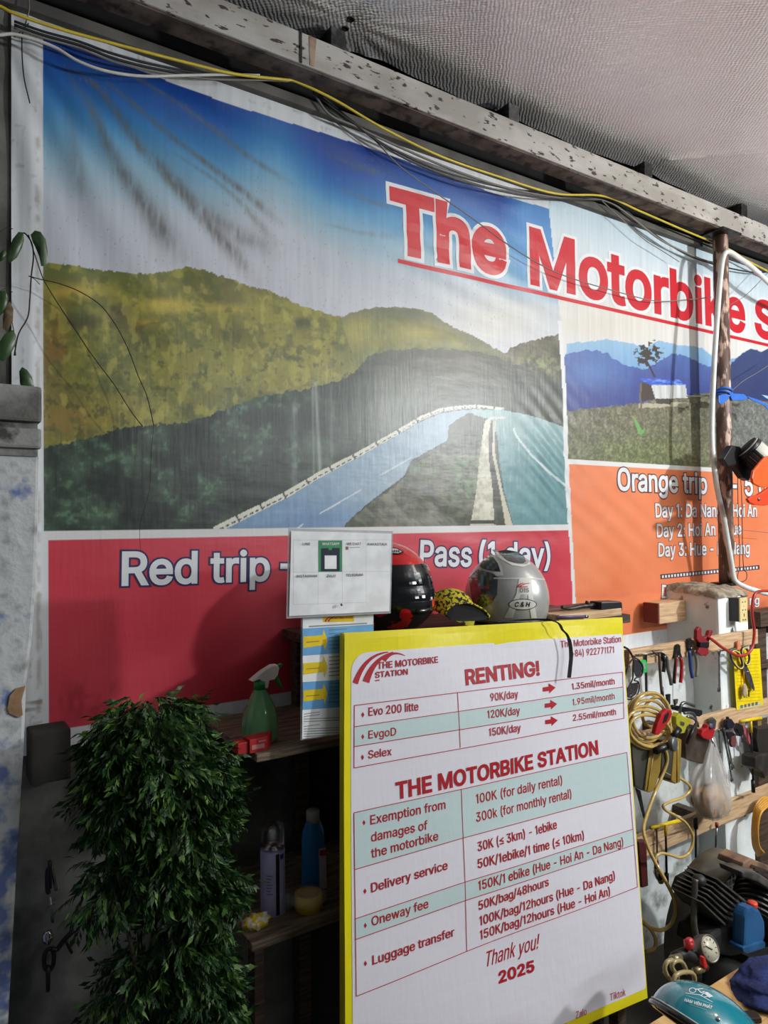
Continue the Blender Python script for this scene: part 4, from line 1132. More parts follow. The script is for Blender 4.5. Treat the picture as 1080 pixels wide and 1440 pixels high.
# rent table
sg.poly(b, [(498, 1022), (875, 966), (877, 988), (498, 1050)], SNT, 0.0013)
sg.poly(b, [(498, 1143), (881, 1058), (887, 1115), (651, 1178), (498, 1223)], SNT, 0.0013)
sg.poly(b, [(498, 1292), (653, 1240), (889, 1166), (891, 1188), (654, 1266), (498, 1321)], SNT, 0.0013)
def ln(*pp, w=0.0018):
    for a_, z_ in zip(pp[:-1], pp[1:]):
        sg.line(b, a_, z_, w, SNR, 0.0019)
ln((498, 992), (875, 945)); ln((498, 1022), (875, 966)); ln((498, 1050), (877, 988)); ln((498, 1080), (877, 1010))
ln((498, 992), (498, 1080)); ln((875, 945), (877, 1010)); ln((643, 974), (646, 1051))
ln((498, 1143), (881, 1058)); ln((498, 1223), (651, 1178), (887, 1115)); ln((498, 1292), (653, 1240), (889, 1166)); ln((498, 1321), (654, 1266), (891, 1188)); ln((500, 1400), (657, 1338), (896, 1247))
ln((498, 1143), (500, 1400)); ln((648, 1110), (657, 1338)); ln((881, 1058), (896, 1247))
for t, a_, z_, cap, bo in (('RENTING!', (655, 964), (759, 950), 22, 0.030), ('THE MOTORBIKE STATION', (557, 1125), (842, 1061), 23, 0.028),
        ('The Motorbike Station', (788, 911), (873, 903), 9.5, 0.006), ('(+84) 922771171', (800, 924), (863, 918), 9.5, 0.006),
        ('Evo 200 litte', (518, 1007), (588, 999), 12, 0.010), ('EvgoD', (518, 1039), (557, 1034), 11.5, 0.010), ('Selex', (518, 1067), (551, 1062), 11.5, 0.010),
        ('90K/day', (689, 986), (728, 981), 11, 0.010), ('120K/day', (684, 1010), (730, 1004), 11, 0.010), ('150K/day', (686, 1035), (731, 1028), 11, 0.010),
        ('1.35mil/month', (804, 970), (864, 962), 9, 0.009), ('1.95mil/month', (805, 992), (864, 983), 9, 0.009), ('2.55mil/month', (806, 1014), (866, 1005), 9, 0.009),
        ('Exemption from', (521, 1160), (626, 1137), 13, 0.012), ('damages of', (522, 1184), (601, 1166), 13, 0.012), ('the motorbike', (522, 1207), (616, 1181), 13, 0.012),
        ('100K (for daily rental)', (669, 1130), (791, 1103), 13, 0.012), ('300k (for monthly rental)', (669, 1156), (804, 1122), 13, 0.012),
        ('Delivery service', (522, 1255), (629, 1222), 13, 0.012), ('30K (≤ 3km) - 1ebike', (671, 1197), (783, 1165), 13, 0.012), ('50K/1ebike/1 time (≤ 10km)', (671, 1221), (821, 1180), 13, 0.012),
        ('Oneway fee', (522, 1302), (602, 1276), 13, 0.012), ('150K/1 ebike (Hue - Hoi An - Da Nang)', (672, 1252), (876, 1189), 13, 0.012),
        ('50K/bag/48hours', (673, 1280), (771, 1245), 13, 0.012), ('100K/bag/12hours (Hue - Da Nang)', (675, 1302), (864, 1236), 13, 0.012), ('150K/bag/12hours (Hue - Hoi An)', (676, 1322), (857, 1258), 13, 0.012),
        ('Luggage transfer', (523, 1356), (639, 1316), 13, 0.012), ('2025', (702, 1384), (752, 1366), 17, 0.034), ('Zalo', (809, 1432), (824, 1426), 10, 0.0), ('Tiktok', (857, 1407), (879, 1399), 10, 0.0)):
    sg.text(b, t, a_, z_, cap, SNR, 0.0014, bold=bo)
sg.text(b, 'Thank you!', (686, 1360), (760, 1333), 21, SNR, 0.0014, bold=0.002, shear=0.35)
for px_ in ((510, 1005), (510, 1036), (510, 1065), (512, 1157), (513, 1253), (513, 1301), (513, 1354)):
    sg.poly(b, [(px_[0], px_[1]-4), (px_[0]+2.2, px_[1]), (px_[0], px_[1]+4), (px_[0]-2.2, px_[1])], SNR, 0.0016)
for cx, cy in ((772, 968), (774, 991), (775, 1014)):
    sg.poly(b, [(cx-9, cy-1.5), (cx-1, cy-2.6), (cx-1, cy-7), (cx+9, cy-1.2), (cx, cy+7), (cx, cy+3.5), (cx-9, cy+4.5)], SNR, 0.0016)
def arc(p0, p1, p2, w0, w1, m, off, surf=sg, bb=None):  # a tapering curved stroke
    n_ = 12
    c = [((1-k/n_)**2*p0[0]+2*(1-k/n_)*k/n_*p1[0]+(k/n_)**2*p2[0], (1-k/n_)**2*p0[1]+2*(1-k/n_)*k/n_*p1[1]+(k/n_)**2*p2[1]) for k in range(n_+1)]
    L_, R_ = [], []
    for k in range(n_+1):
        a_, z_ = c[max(k-1, 0)], c[min(k+1, n_)]
        dx, dy = z_[0]-a_[0], z_[1]-a_[1]
        q = math.hypot(dx, dy)
        wv = (w0+(w1-w0)*k/n_)/2
        L_.append((c[k][0]-dy/q*wv, c[k][1]+dx/q*wv)); R_.append((c[k][0]+dy/q*wv, c[k][1]-dx/q*wv))
    surf.poly(bb, L_+R_[::-1], m, off)
arc((499, 961), (512, 920), (545, 917), 8, 1.5, SNR, 0.0016, bb=b)
arc((514, 959), (524, 926), (552, 917), 10, 1.5, SNR, 0.0016, bb=b)
arc((539, 929), (550, 913), (569, 922), 6, 0.8, SNR, 0.0016, bb=b)
sg.text(b, 'THE MOTORBIKE', (530, 941), (616, 932), 9.5, SNR, 0.0014, bold=0.020)
sg.text(b, 'STATION', (527, 953.5), (573, 948.5), 8.5, SNR, 0.0014, bold=0.020)
ln((527, 957), (533, 956.3), w=0.003)
b.build('print_face', sign)
b = MB()
N_ = sg.N
def sgp(s, t, o):
    return sg.O+sg.U*s+sg.V*t+N_*o
b.hexa([sgp(0, 0, -0.028), sgp(SW, 0, -0.028), sgp(SW, 0, -0.006), sgp(0, 0, -0.006), sgp(0, SH, -0.028), sgp(SW, SH, -0.028), sgp(SW, SH, -0.006), sgp(0, SH, -0.006)], SNY, bev=0.003)
b.build('backing_frame', sign)
for s_ in (0.12, SW-0.12):                   # two wooden legs behind carry it to the floor
    b = MB()
    a_ = sgp(s_, 0.2, -0.045)
    b.tube([sgp(s_, 0.98, -0.045), a_, Vector((a_.x-0.02, a_.y+0.01, 0.0))], 0.017, DARKWOOD, seg=6)
    b.build('leg', sign)

# ------------------------------------------------------------------ wooden shelf rack
rack = thing('shelf_rack', 'old wooden shelf rack behind the price sign, helmets on its top board', 'shelf', (1.35, -0.22, 0.0))
TZ = 1.438
def board(name, x0, x1, y0, y1, z0, z1, m, lab=None):
    b = MB()
    b.box(((x0+x1)/2, (y0+y1)/2, (z0+z1)/2), (x1-x0, y1-y0, z1-z0), m, bev=0.003)
    o = b.build(name, rack)
    if lab:
        o['label'] = lab
    return o
board('top_board', 0.93, 2.02, -0.435, -0.015, TZ-0.028, TZ, DARKWOOD)
z1 = P(361, 1061, -0.40).z
board('middle_shelf', P(361, 1061, -0.40).x, 1.90, -0.40, -0.02, z1-0.020, z1, SHELFWOOD)
z2 = P(354, 1328, -0.40).z
board('lower_shelf', P(354, 1328, -0.40).x, 1.90, -0.40, -0.02, z2-0.020, z2, SHELFWOOD)
x_ = P(352, 1400, -0.36).x
board('post', x_, x_+0.026, -0.385, -0.345, 0.0, z2-0.02, DARKWOOD)
board('post', 0.955, 0.995, -0.385, -0.345, 0.0, TZ-0.028, DARKWOOD)
board('post', 1.93, 1.97, -0.43, -0.39, 0.0, TZ-0.028, DARKWOOD)
board('post', 0.955, 0.995, -0.06, -0.02, 0.0, TZ-0.028, DARKWOOD)
board('post', 1.93, 1.97, -0.06, -0.02, 0.0, TZ-0.028, DARKWOOD)
board('post', 0.69, 0.72, -0.05, -0.02, 0.0, z1-0.02, DARKWOOD)
board('back_panel', 0.995, 1.93, -0.03, -0.015, 0.1, TZ-0.03, mat('dark_panel', (34, 31, 29), 0.85, col2=(24, 22, 20)))
board('bottom_shelf', x_, 1.90, -0.40, -0.02, 0.10, 0.12, SHELFWOOD)

# ------------------------------------------------------------------ laminated sheets in front of the rack
PAPER = flat('paper_white', (244, 246, 246), 0.28)
LAM = flat('laminate_edge', (196, 200, 204), 0.15, alpha=0.55)
INK = flat('grey_ink', (96, 98, 102), 0.4)
PGREEN = flat('print_green', (74, 150, 104), 0.3)
PDARK = flat('print_dark_blue', (46, 52, 66), 0.3)
PBLUE = flat('print_sky_blue', (112, 172, 222), 0.3)
PYEL = flat('print_yellow', (240, 208, 40), 0.3)
PRED = flat('print_red', (190, 40, 44), 0.3)
LGREY = flat('print_light_line', (206, 208, 210), 0.3)
def sheet_thing(name, label, TL, TR, BL, lam):
    U2, V2 = TR-TL, TL-BL
    sf = Surf(BL, U2, V2, disp=lambda s, t: 0.0015*math.sin(s*20+1)*math.sin(t*11), step=0.04)
    t = thing(name, label, 'sheet', (BL+TR)/2-Vector((0, 0, V2.length/2)))
    b = MB()
    w_, h_ = U2.length, V2.length
    sf.put(b, rect(lam, lam, w_-lam, h_-lam), [[0, 1, 2, 3]], PAPER, 0.0006)
    b2 = MB()
    p = [sf.O+sf.U*s+sf.V*q+sf.N*o for o in (-0.0022, -0.0016) for s, q in ((0, 0), (w_, 0), (w_, h_), (0, h_))]
    b2.hexa(p, LAM)
    return t, sf, b, b2
t, sf, b, b2 = sheet_thing('contact_sheet', 'laminated white sheet of contact app names taped above the blue and yellow sheet', P(406, 743, -0.475), P(553, 747, -0.475), P(403, 870, -0.465), 0.006)
L1 = lambda a_, z_: sf.line(b, a_, z_, 0.0008, LGREY, 0.0008)
for y_a, y_z in ((759.5, 759), (804.5, 803.5), (850, 847)):
    L1((412, y_a), (548 if y_a < 840 else 516, y_z))
for x_ in (412, 447, 481.5, 515, 548):
    L1((x_, 759.5), (x_, 850 if x_ < 547 else 804))
sf.poly(b, [(447.5, 760), (481, 760), (481, 804), (447.5, 804)], PGREEN, 0.0011)
sf.poly(b, [(451, 771), (461, 770.5), (462, 773.5), (466, 773.5), (467, 770.5), (477.5, 770.5), (477.5, 803), (451, 803)], PDARK, 0.0014)
sf.poly(b, [(456, 781), (473, 781), (473, 800), (456, 800)], PAPER, 0.0017)
sf.line(b, (491.5, 770), (506.5, 769.7), 0.0012, INK, 0.0011)
sf.poly(b, [(486, 768.5), (490, 768.5), (490, 773), (486, 773)], flat('print_brownish', (140, 100, 92)), 0.0011)
for tx, a_, z_, m_ in (('LINE', (424.5, 766.5), (435.5, 766.5), INK), ('WHATSAPP', (452, 766.5), (477, 766.5), PAPER), ('WE CHAT', (487, 766.5), (507.5, 766.5), INK), ('KAKAOTALK', (517, 767), (544, 767), INK), ('INSTAGRAM', (416, 812), (445, 811.5), INK), ('ZALO', (459, 811.5), (471.5, 811.5), INK), ('TELEGRAM', (486, 810.5), (510, 810), INK)):
    sf.text(b, tx, a_, z_, 3.6, m_, 0.0016, bold=0.015)
b.build('paper', t)
o = b2.build('laminate', t); o['label'] = 'clear plastic laminate rim'
b = MB(); q = P(479.5, 850, -0.475); b.ball((q.x, q.y-0.003, q.z), (0.004, 0.003, 0.004), CHROME, seg=10, rings=6); b.build('pin', t)
t, sf, b, b2 = sheet_thing('instruction_sheet', 'laminated blue and white instruction sheet with three yellow arrows beside the price sign', P(424, 861, -0.448), P(526, 859, -0.442), P(423, 1041, -0.452), 0.003)
sf.poly(b, [(454, 864.5), (497.5, 864), (497.5, 874), (454, 875)], PYEL, 0.0011)
arc((457, 874), (461, 866), (470, 865), 2.4, 0.5, PRED, 0.0014, surf=sf, bb=b)
arc((461, 874), (464, 868), (472, 866), 2.4, 0.5, PRED, 0.0014, surf=sf, bb=b)
sf.text(b, 'THE MOTORBIKE STATION', (464, 870.5), (495, 869.7), 3, PRED, 0.0014, bold=0.02)
sf.line(b, (434, 881), (516, 876.5), 0.0035, flat('faint_ink', (150, 152, 156)), 0.0011)
for y0_, y1_, blue in ((884, 922, 1), (922, 959, 0), (959, 998, 1)):
    d0 = -5 if blue else -5
    if blue:
        sf.poly(b, [(425, y0_), (525, y0_+d0-1), (525, y1_+d0-2), (425, y1_)], PBLUE, 0.0011)
    ym = (y0_+y1_)/2-1
    sf.poly(b, [(426, ym-7), (453, ym-9), (454.5, ym-17), (460, ym-2), (456, ym+13), (454.5, ym+5), (426, ym+9)], PYEL, 0.0014)
    sf.line(b, (430, ym+1), (448, ym-0.4), 0.0022, flat('arrow_small_print', (170, 140, 40)), 0.0018)
    for k in range(6):
        yy = y0_+4+k*5.2
        sf.line(b, (462, yy-2), (480+random.random()*24, yy-3.6), 0.0022, flat('small_print_%d' % (k+blue*10+y0_), (96, 128, 160) if blue else (150, 152, 156)), 0.0014)
for k in range(10):
    yy = 1004+k*3.5
    if k in (4,):
        continue
    sf.line(b, (427, yy), (427+(22 if k < 2 or k == 5 else 62+random.random()*20), yy-3.0), 0.0018, flat('faint_print_%d' % k, (150, 152, 154)), 0.0011)
b.build('paper', t)
o = b2.build('laminate', t); o['label'] = 'clear plastic laminate rim'

# ------------------------------------------------------------------ helmets and cap on the top board
HBLK = flat('helmet_gloss_black', (20, 20, 22), 0.22, coat=0.6)
HRED = flat('helmet_red', (206, 30, 34), 0.25, coat=0.6)
HSIL = mat('helmet_silver', (176, 177, 175), 0.32, 0.25, col2=(170, 171, 170), scale=300, coat=0.7)
HWHT = flat('helmet_decal_white', (214, 214, 206), 0.35)
SMOKE = flat('smoked_visor', (12, 13, 15), 0.06, coat=1.0)
c = P(542, 826, -0.25)
hz = TZ
c.z = hz+0.125
hel = thing('full_face_helmet', 'red and black full face motorcycle helmet behind the white contact sheet', 'helmet', (c.x, c.y, hz))
fd = ((CAM-c).normalized()*0.74+rt*0.67); fd.z = 0; fd.normalize()
ld = Vector((0, 0, 1)).cross(fd)
HR = Matrix((fd, ld, Vector((0, 0, 1)))).transposed()
def ff(d):
    g = 1.0
    if d.z < 0.1:
        g += 0.16*max(0, d.x)**2*min(1, (0.1-d.z)*2.2)
    return g
def shell_grid(c, rad, rot, fn, seg, rings, e0, e1, a0=0.0, a1=360.0):
    out = []
    for i in range(rings+1):
        e = R(e0+(e1-e0)*i/rings)
        row = []
        for k in range(seg+1):
            a = R(a0+(a1-a0)*k/seg)
            d = Vector((math.cos(e)*math.cos(a), math.cos(e)*math.sin(a), math.sin(e)))
            g = fn(d)
            row.append((d, Vector(c)+rot @ Vector((d.x*rad[0]*g, d.y*rad[1]*g, max(-0.122, d.z*rad[2]*g)))))
        out.append(row)
    return out
def shell(b, c, rad, rot, fn, seg, rings, e0, e1, pick, a0=0.0, a1=360.0):
    g = shell_grid(c, rad, rot, fn, seg, rings, e0, e1, a0, a1)
    for i in range(rings):
        for k in range(seg):
            d = (g[i][k][0]+g[i+1][k+1][0])/2
            m = pick(d)
            if m is not None:
                b.add([g[i][k][1], g[i][k+1][1], g[i+1][k+1][1], g[i+1][k][1]], [[0, 1, 2, 3]], m, True)
HRAD = (0.150, 0.124, 0.135)
HPAT = mat('helmet_red_black_graphic', (206, 30, 34), 0.25, col2=(20, 20, 22), scale=11, lo=0.49, hi=0.505, coat=0.6, detail=3.0, stretch=(1, 1, 1.5))
def pick_ff(d):
    n_ = mnoise.noise(Vector((d.x*3.2+4, d.y*3.2, d.z*4.5)))
    if d.z > 0.56:
        return HRED
    if d.z < -0.72:
        return HBLK
    if d.x > 0.2 and d.z < -0.1:
        return HBLK if abs(d.y) < 0.22 else HPAT
    return HPAT
b = MB()
shell(b, c, HRAD, HR, ff, 72, 44, -68, 90, pick_ff)
b.build('shell', hel)
b = MB()
shell(b, c, [q*1.022 for q in HRAD], HR, ff, 34, 16, -9, 33, lambda d: SMOKE, -82, 82)
o = b.build('visor', hel); o['label'] = 'glossy black smoked visor'
for s_ in (-1, 1):
    b = MB()
    q = c+HR @ Vector((0.02, s_*0.128, 0.03))
    b.lathe([(0.022, 0), (0.022, 0.006), (0.016, 0.010), (0, 0.010)], q-ld*s_*0.004, HBLK, axis=ld*s_, seg=18)
    b.build('visor_pivot', hel)
b = MB()
g = []
for k in range(9):
    a = R(-26+52*k/8)
    d = Vector((math.cos(a), math.sin(a), -0.42))
    g.append(c+HR @ Vector((d.x*0.158, d.y*0.130, -0.052)))
b.tube(g[2:7], 0.007, HBLK, seg=6)
b.build('chin_vent', hel)
es = ESurf(c, (HRAD[0]*1.01, HRAD[1]*1.01, HRAD[2]*1.01), HR)
b = MB()
es.poly(b, [(549, 774), (553, 769.5), (560, 771), (568, 776), (562, 779.5), (551, 778.5)], HBLK, 0.001)
es.poly(b, [(549, 773.5), (553, 771), (559, 772), (565.5, 776), (560, 778), (551, 777.5)], HWHT, 0.0022)
for k in range(4):
    es.poly(b, [(551+k*3, 773.5), (552.3+k*3, 773.5), (553+k*3, 776.8), (551.7+k*3, 776.8)], HBLK, 0.0034)
o = b.build('brow_badge', hel); o['label'] = 'white oval badge with dark marks'

# silver open face helmet, its back to the camera
c = P(712, 838, -0.30)
mp_ = mpp(712, 838, -0.30)
base = TZ
c.z = base+0.062
rad = (0.131, 0.138, 0.148)
sh = thing('open_face_helmet', 'glossy silver grey open face helmet numbered 015 at the back', 'helmet', (c.x, c.y, base))
b = MB()
def pk(d):
    return HSIL
vs = []
c.z += 0.007
b.ball(c, rad, HSIL, seg=48, rings=30, e0=-25, e1=90)
b.build('shell', sh)
b = MB()
ring = [Vector(c)+Vector((math.cos(2*math.pi*k/40)*rad[0]*0.91, math.sin(2*math.pi*k/40)*rad[1]*0.91, -0.0615)) for k in range(40)]
b.tube(ring, 0.006, HBLK, seg=8, closed=True)
b.build('rim_trim', sh)
b = MB()
es = ESurf(c, rad)
HDK = flat('helmet_dark_panel', (92, 94, 94), 0.2, coat=0.6)
HVIS = flat('helmet_dark_glass', (48, 50, 52), 0.12, coat=0.8)
es.poly(b, [(692, 773), (704, 786), (720, 795), (736, 797), (746, 793), (741, 784), (744, 790), (741, 793.5), (730, 793.5), (714, 789), (702, 779), (699, 773)], HWHT, 0.0010)
es.poly(b, [(700, 775), (712, 773), (728, 776), (737, 782), (740, 789), (736, 792), (724, 791), (711, 786)], HDK, 0.0012)
es.poly(b, [(674, 796), (680, 786), (688, 780), (695, 784), (701, 794), (704, 804), (694, 803), (680, 800)], HVIS, 0.0012)
es.poly(b, [(686, 779), (690, 777), (699, 785), (706, 797), (708, 809), (698, 810), (692, 804), (704, 804), (700, 792), (693, 783)], HWHT, 0.0014)
es.poly(b, [(659, 812), (672, 800), (692, 806), (700, 812), (699, 836), (690, 850), (674, 856), (664, 846)], mat('helmet_side_gloss', (120, 122, 120), 0.12, 0.8), 0.0008)
es.poly(b, [(730, 813), (747, 813), (749, 836), (726, 836)], HWHT, 0.0012)
es.poly(b, [(727, 834), (733, 834), (721, 869), (709, 869)], HWHT, 0.0014)
es.poly(b, [(742, 834), (749, 834), (755, 869), (747, 869)], HWHT, 0.0014)
el = [(735+20*math.cos(k*math.pi/10), 850+8*math.sin(k*math.pi/10)) for k in range(20)]
es.poly(b, el, HBLK, 0.0016)
el = [(735+19*math.cos(k*math.pi/10), 850+7*math.sin(k*math.pi/10)) for k in range(20)]
es.poly(b, el, HWHT, 0.0019)
es.text(b, 'C & H', (724, 853.5), (746, 853.5), 7, HBLK, 0.0022, bold=0.02, shear=0.25)
es.text(b, '015', (731, 833), (744, 833), 6, INK, 0.0022, bold=0.012)
arc((728, 826), (730, 820), (737, 820), 2.2, 0.6, PRED, 0.0020, surf=es, bb=b)
arc((731, 826), (733, 821), (745, 820), 2.2, 0.6, PRED, 0.0023, surf=es, bb=b)
es.line(b, (732, 825.5), (742, 825), 1.2, PRED, 0.0023)
o = b.build('decals', sh); o['label'] = 'white and dark decals with the number 015'
b = MB()
es.poly(b, [(694, 812), (714, 812.5), (740, 812), (766, 814), (766, 815.5), (740, 814), (714, 814.5), (694, 814)], HWHT, 0.0012)
b.build('ridge_line', sh)

# patterned cap between the helmets
CAPP = mat('yellow_black_print', (190, 178, 34), 0.85, col2=(30, 30, 16), scale=95, lo=0.50, hi=0.54, bump=0.1, detail=2.0)
CAPB = flat('cap_black_lining', (14, 14, 16), 0.9)
c = P(632, 845, -0.30)
c.z = TZ+0.036
cp = thing('baseball_cap', 'yellow and black patterned cap lying between the two helmets', 'cap', (c.x, c.y, TZ))
b = MB()
rc_ = Matrix((rt, -Vector((fw.x, fw.y, 0)).normalized(), Vector((0, 0, 1)))).transposed() @ Matrix.Rotation(R(24), 3, 'Y')
b.ball(c, (0.078, 0.066, 0.082), CAPP, seg=36, rings=18, rot=rc_, e0=-2, e1=90)
b.build('crown', cp)
b = MB()
ps = [(626, 864), (629, 856), (638, 850), (652, 847.5), (667, 850), (680, 857), (688, 866), (686, 871), (672, 873), (650, 874), (634, 872)]
b.slab([P(x, y, -0.43-0.010*math.sin(math.pi*(x-626)/62)) for x, y in ps], (0, 0.004, 0), CAPB, bev=0.001)
b.build('brim', cp)
b = MB()
b.tube([P(x, y, -0.432-0.010*math.sin(math.pi*(x-626)/62)) for x, y in ps[:8]], 0.0032, CAPP, seg=6)
b.build('brim_edge', cp)

# things on the top board and on the sign's upper edge
b = MB()
st = [(700, 874, -0.46), (730, 872, -0.475), (762, 871, -0.52), (775, 872, -0.545), (786, 877, -0.555), (791, 886, -0.56), (797, 892, -0.562), (801, 903, -0.566), (803, 920, -0.57), (802, 935, -0.574), (800, 953, -0.578)]
pp = spl(pxs(st, 0), 4)
vs, fs = [], []
for i, q in enumerate(pp):
    wv = 0.0055 if i > 26 else 0.004
    side = rt*wv
    if i < 16:
        side = up*wv*0.6
    vs += [q-side, q+side, q+side-fw*0.002, q-side-fw*0.002]
for i in range(len(pp)-1):
    for k in range(4):
        l = (k+1) % 4
        fs.append([i*4+k, i*4+l, i*4+4+l, i*4+4+k])
b.add(vs, fs, RUBBER)
tag(b.build('chin_strap'), 'loose black strap trailing from the silver helmet down over the price sign', 'strap')
b = MB()
b.box((P(820, 862, -0.40).x, -0.40, TZ+0.012), (0.30, 0.07, 0.024), WOOD, bev=0.002)
tag(b.build('wooden_plank'), 'short pale plank lying on the top board right of the silver helmet', 'plank')
b = MB()
b.box((P(815, 855, -0.36).x, -0.335, TZ+0.017), (0.36, 0.05, 0.034), mat('red_brown_wood', (110, 62, 44), 0.6), bev=0.002)
tag(b.build('wooden_batten'), 'dark red brown batten lying behind the pale plank', 'batten')
t = thing('hammer', 'black headed hammer with a dark handle lying on the planks behind the sign corner', 'hammer', P(830, 866, -0.40))
b = MB(); b.tube(spl(pxs([(790, 854), (800, 856), (820, 852.5), (848, 850)], -0.40), 5), [0.006]*8+[0.008]*8, DARKSTEEL, seg=8); b.build('handle', t)
b = MB()
b.slab(pxs([(846, 846.5), (872, 845.5), (875, 847), (876, 858), (874, 861), (846, 861)], -0.43), (0, 0.05, 0), BLACK, bev=0.004)
b.slab(pxs([(848, 858), (868, 857), (866, 861), (853, 861)], -0.425), (0, 0.04, 0), DARKSTEEL, bev=0.003); b.build('head', t)
b = MB(); b.tube(pxs([(825, 849), (826, 845.5)], -0.40), 0.006, DARKSTEEL, seg=6); b.tube(pxs([(833, 853), (834, 849)], -0.40), 0.005, DARKSTEEL, seg=6); b.build('lug', t)
t = thing('pen', 'purple pen lying on the plank just above the yellow sign border', 'pen', P(805, 868, -0.44))
b = MB(); b.tube(pxs([(783, 868), (822, 867)], -0.445), 0.0045, flat('pen_purple', (96, 84, 128)), seg=8); b.build('barrel', t)
b = MB(); b.tube(pxs([(822, 867), (826, 867)], -0.445), 0.0055, CHROME, seg=8); b.build('tip', t)

# ------------------------------------------------------------------ items on the rack's lower shelves
GLASSG = flat('green_clear_plastic', (140, 206, 146), 0.12, trans=0.55, alpha=1.0)
GREENP = flat('green_plastic', (22, 128, 62), 0.35)
def at_shelf(x, y, Y, z):
    p = P(x, y, Y)
    return Vector((p.x, p.y, z))
t0 = at_shelf(366, 1040, -0.30, z1)
t = thing('spray_bottle', 'green spray bottle with a white trigger head on the middle shelf', 'bottle', t0)
s_ = mpp(366, 1000, -0.30)
b = MB(); b.lathe([(0.0, 0.002), (25*s_, 0.002), (26*s_, 6*s_), (25.5*s_, 28*s_), (22*s_, 44*s_), (14*s_, 62*s_), (8*s_, 72*s_), (7.5*s_, 78*s_)], t0, GLASSG, seg=32); b.build('body', t)
b = MB(); b.lathe([(8.5*s_, 72*s_), (8.5*s_, 83*s_), (7*s_, 84*s_), (0, 84*s_)], t0, GREENP, seg=24); o = b.build('collar', t); o['label'] = 'green screw collar'
b = MB()
Y_ = t0.y
b.slab(pxs([(367, 968), (368, 957), (365, 955), (356, 959), (354, 958), (361, 952), (371, 944), (384, 936), (391, 935), (393, 940), (391, 949), (386, 956), (379, 957), (377, 968)], Y_-0.012), (0, 0.024, 0), WHITEP, bev=0.004)
o = b.build('spray_head', t); o['label'] = 'white trigger head'
b = MB()
b.slab(pxs([(386, 955), (390, 949), (394, 958), (399, 968), (397, 969), (391, 962)], Y_-0.006), (0, 0.012, 0), GREENP, bev=0.002)
b.slab(pxs([(392, 935), (397, 933), (398, 937), (393, 940)], Y_-0.006), (0, 0.012, 0), GREENP, bev=0.002)
o = b.build('trigger', t); o['label'] = 'green trigger and nozzle'
REDB = flat('red_carton', (176, 26, 34), 0.5)
c0 = P(361, 1052, -0.375)
t = thing('small_box', 'small red carton with a faded pale print in front of the green spray bottle', 'box', Vector((c0.x, -0.365, z1)))
xa, xb = P(350, 1050, -0.38).x, P(375, 1050, -0.38).x
hb = 19*mpp(362, 1045, -0.38)
b = MB()
b.hexa([Vector((xa, -0.385, z1)), Vector((xb, -0.385, z1)), Vector((xb+0.03, -0.345, z1)), Vector((xa+0.0, -0.345, z1)), Vector((xa, -0.385, z1+hb)), Vector((xb, -0.385, z1+hb)), Vector((xb+0.03, -0.345, z1+hb)), Vector((xa, -0.345, z1+hb))], REDB, bev=0.001)
fs_ = Surf(Vector((xa, -0.3855, z1)), (1, 0, 0), (0, 0, 1))
CPR = flat('carton_faded_print', (190, 120, 112), 0.5)
fs_.put(b, rect(0.005, hb*0.25, xb-xa-0.008, hb*0.58), [[0, 1, 2, 3]], CPR, 0.0004)
fs_.put(b, rect((xb-xa)*0.5, hb*0.72, (xb-xa)*0.9, hb*0.84), [[0, 1, 2, 3]], CPR, 0.0004)
b.build('carton', t)
b = MB(); xa2 = P(331, 1050, -0.37).x
b.box(((xa2+xa)/2, -0.362, z1+hb*0.42), (xa-xa2-0.004, 0.035, hb*0.84), REDB, bev=0.002)
tag(b.build('small_carton'), 'second dark red carton at the very left end of the middle shelf', 'box')
# lower shelf
LIL = flat('can_lilac', (176, 172, 212), 0.35)
t0 = at_shelf(384, 1282, -0.30, z2)
s_ = mpp(384, 1230, -0.30)
t = thing('aerosol_can', 'tall lilac aerosol can with a clear cap on the lower shelf', 'can', t0)
b = MB(); b.lathe([(0, 0), (17*s_, 0), (17.5*s_, 2*s_), (17.5*s_, 88*s_), (16*s_, 91*s_)], t0, LIL, seg=32)
b.build('body', t)
b = MB()
a0 = math.atan2((CAM-t0).y, (CAM-t0).x)
def band(b, a_, z_, h0, h1, r_, m):
    vs, fs = [], []
    n_ = 6
    for k in range(n_+1):
        a = a_+(z_-a_)*k/n_
        for h in (h0, h1):
            vs.append((t0.x+r_*math.cos(a), t0.y+r_*math.sin(a), t0.z+h))
    for k in range(n_):
        fs.append([2*k, 2*k+2, 2*k+3, 2*k+1])
    b.add(vs, fs, m, True)
band(b, a0+R(14), a0+R(32), 3*s_, 88*s_, 17.6*s_, flat('can_black_stripe', (24, 22, 34), 0.3))
band(b, a0+R(36), a0+R(60), 79*s_, 86*s_, 17.6*s_, flat('can_indigo', (50, 44, 130), 0.3))
for k in range(7):
    band(b, a0-R(30), a0+R(0-(k % 3)*5), (58-k*4.2)*s_, (59.6-k*4.2)*s_, 17.6*s_, flat('can_small_print_%d' % k, (118, 112, 150), 0.3))
b.build('label_print', t)
b = MB(); b.lathe([(16.5*s_, 90*s_), (10*s_, 98*s_), (4*s_, 100*s_), (3*s_, 104*s_)], t0, CHROME, seg=28); b.build('dome', t)
b = MB(); b.lathe([(4.5*s_, 103*s_), (4.5*s_, 113*s_), (3*s_, 116*s_), (0, 116*s_)], t0, WHITEP, seg=16); b.build('nozzle', t)
b = MB(); b.lathe([(17*s_, 90*s_), (17*s_, 121*s_), (16*s_, 123*s_), (0, 123*s_), ], t0, flat('clear_cap', (235, 238, 242), 0.05, trans=1.0, alpha=0.45), seg=28); o = b.build('cap', t); o['label'] = 'clear plastic cap'
BLUEB = flat('blue_bottle', (34, 124, 190), 0.3)
t0 = at_shelf(441, 1262, -0.26, z2)
s_ = mpp(441, 1200, -0.26)
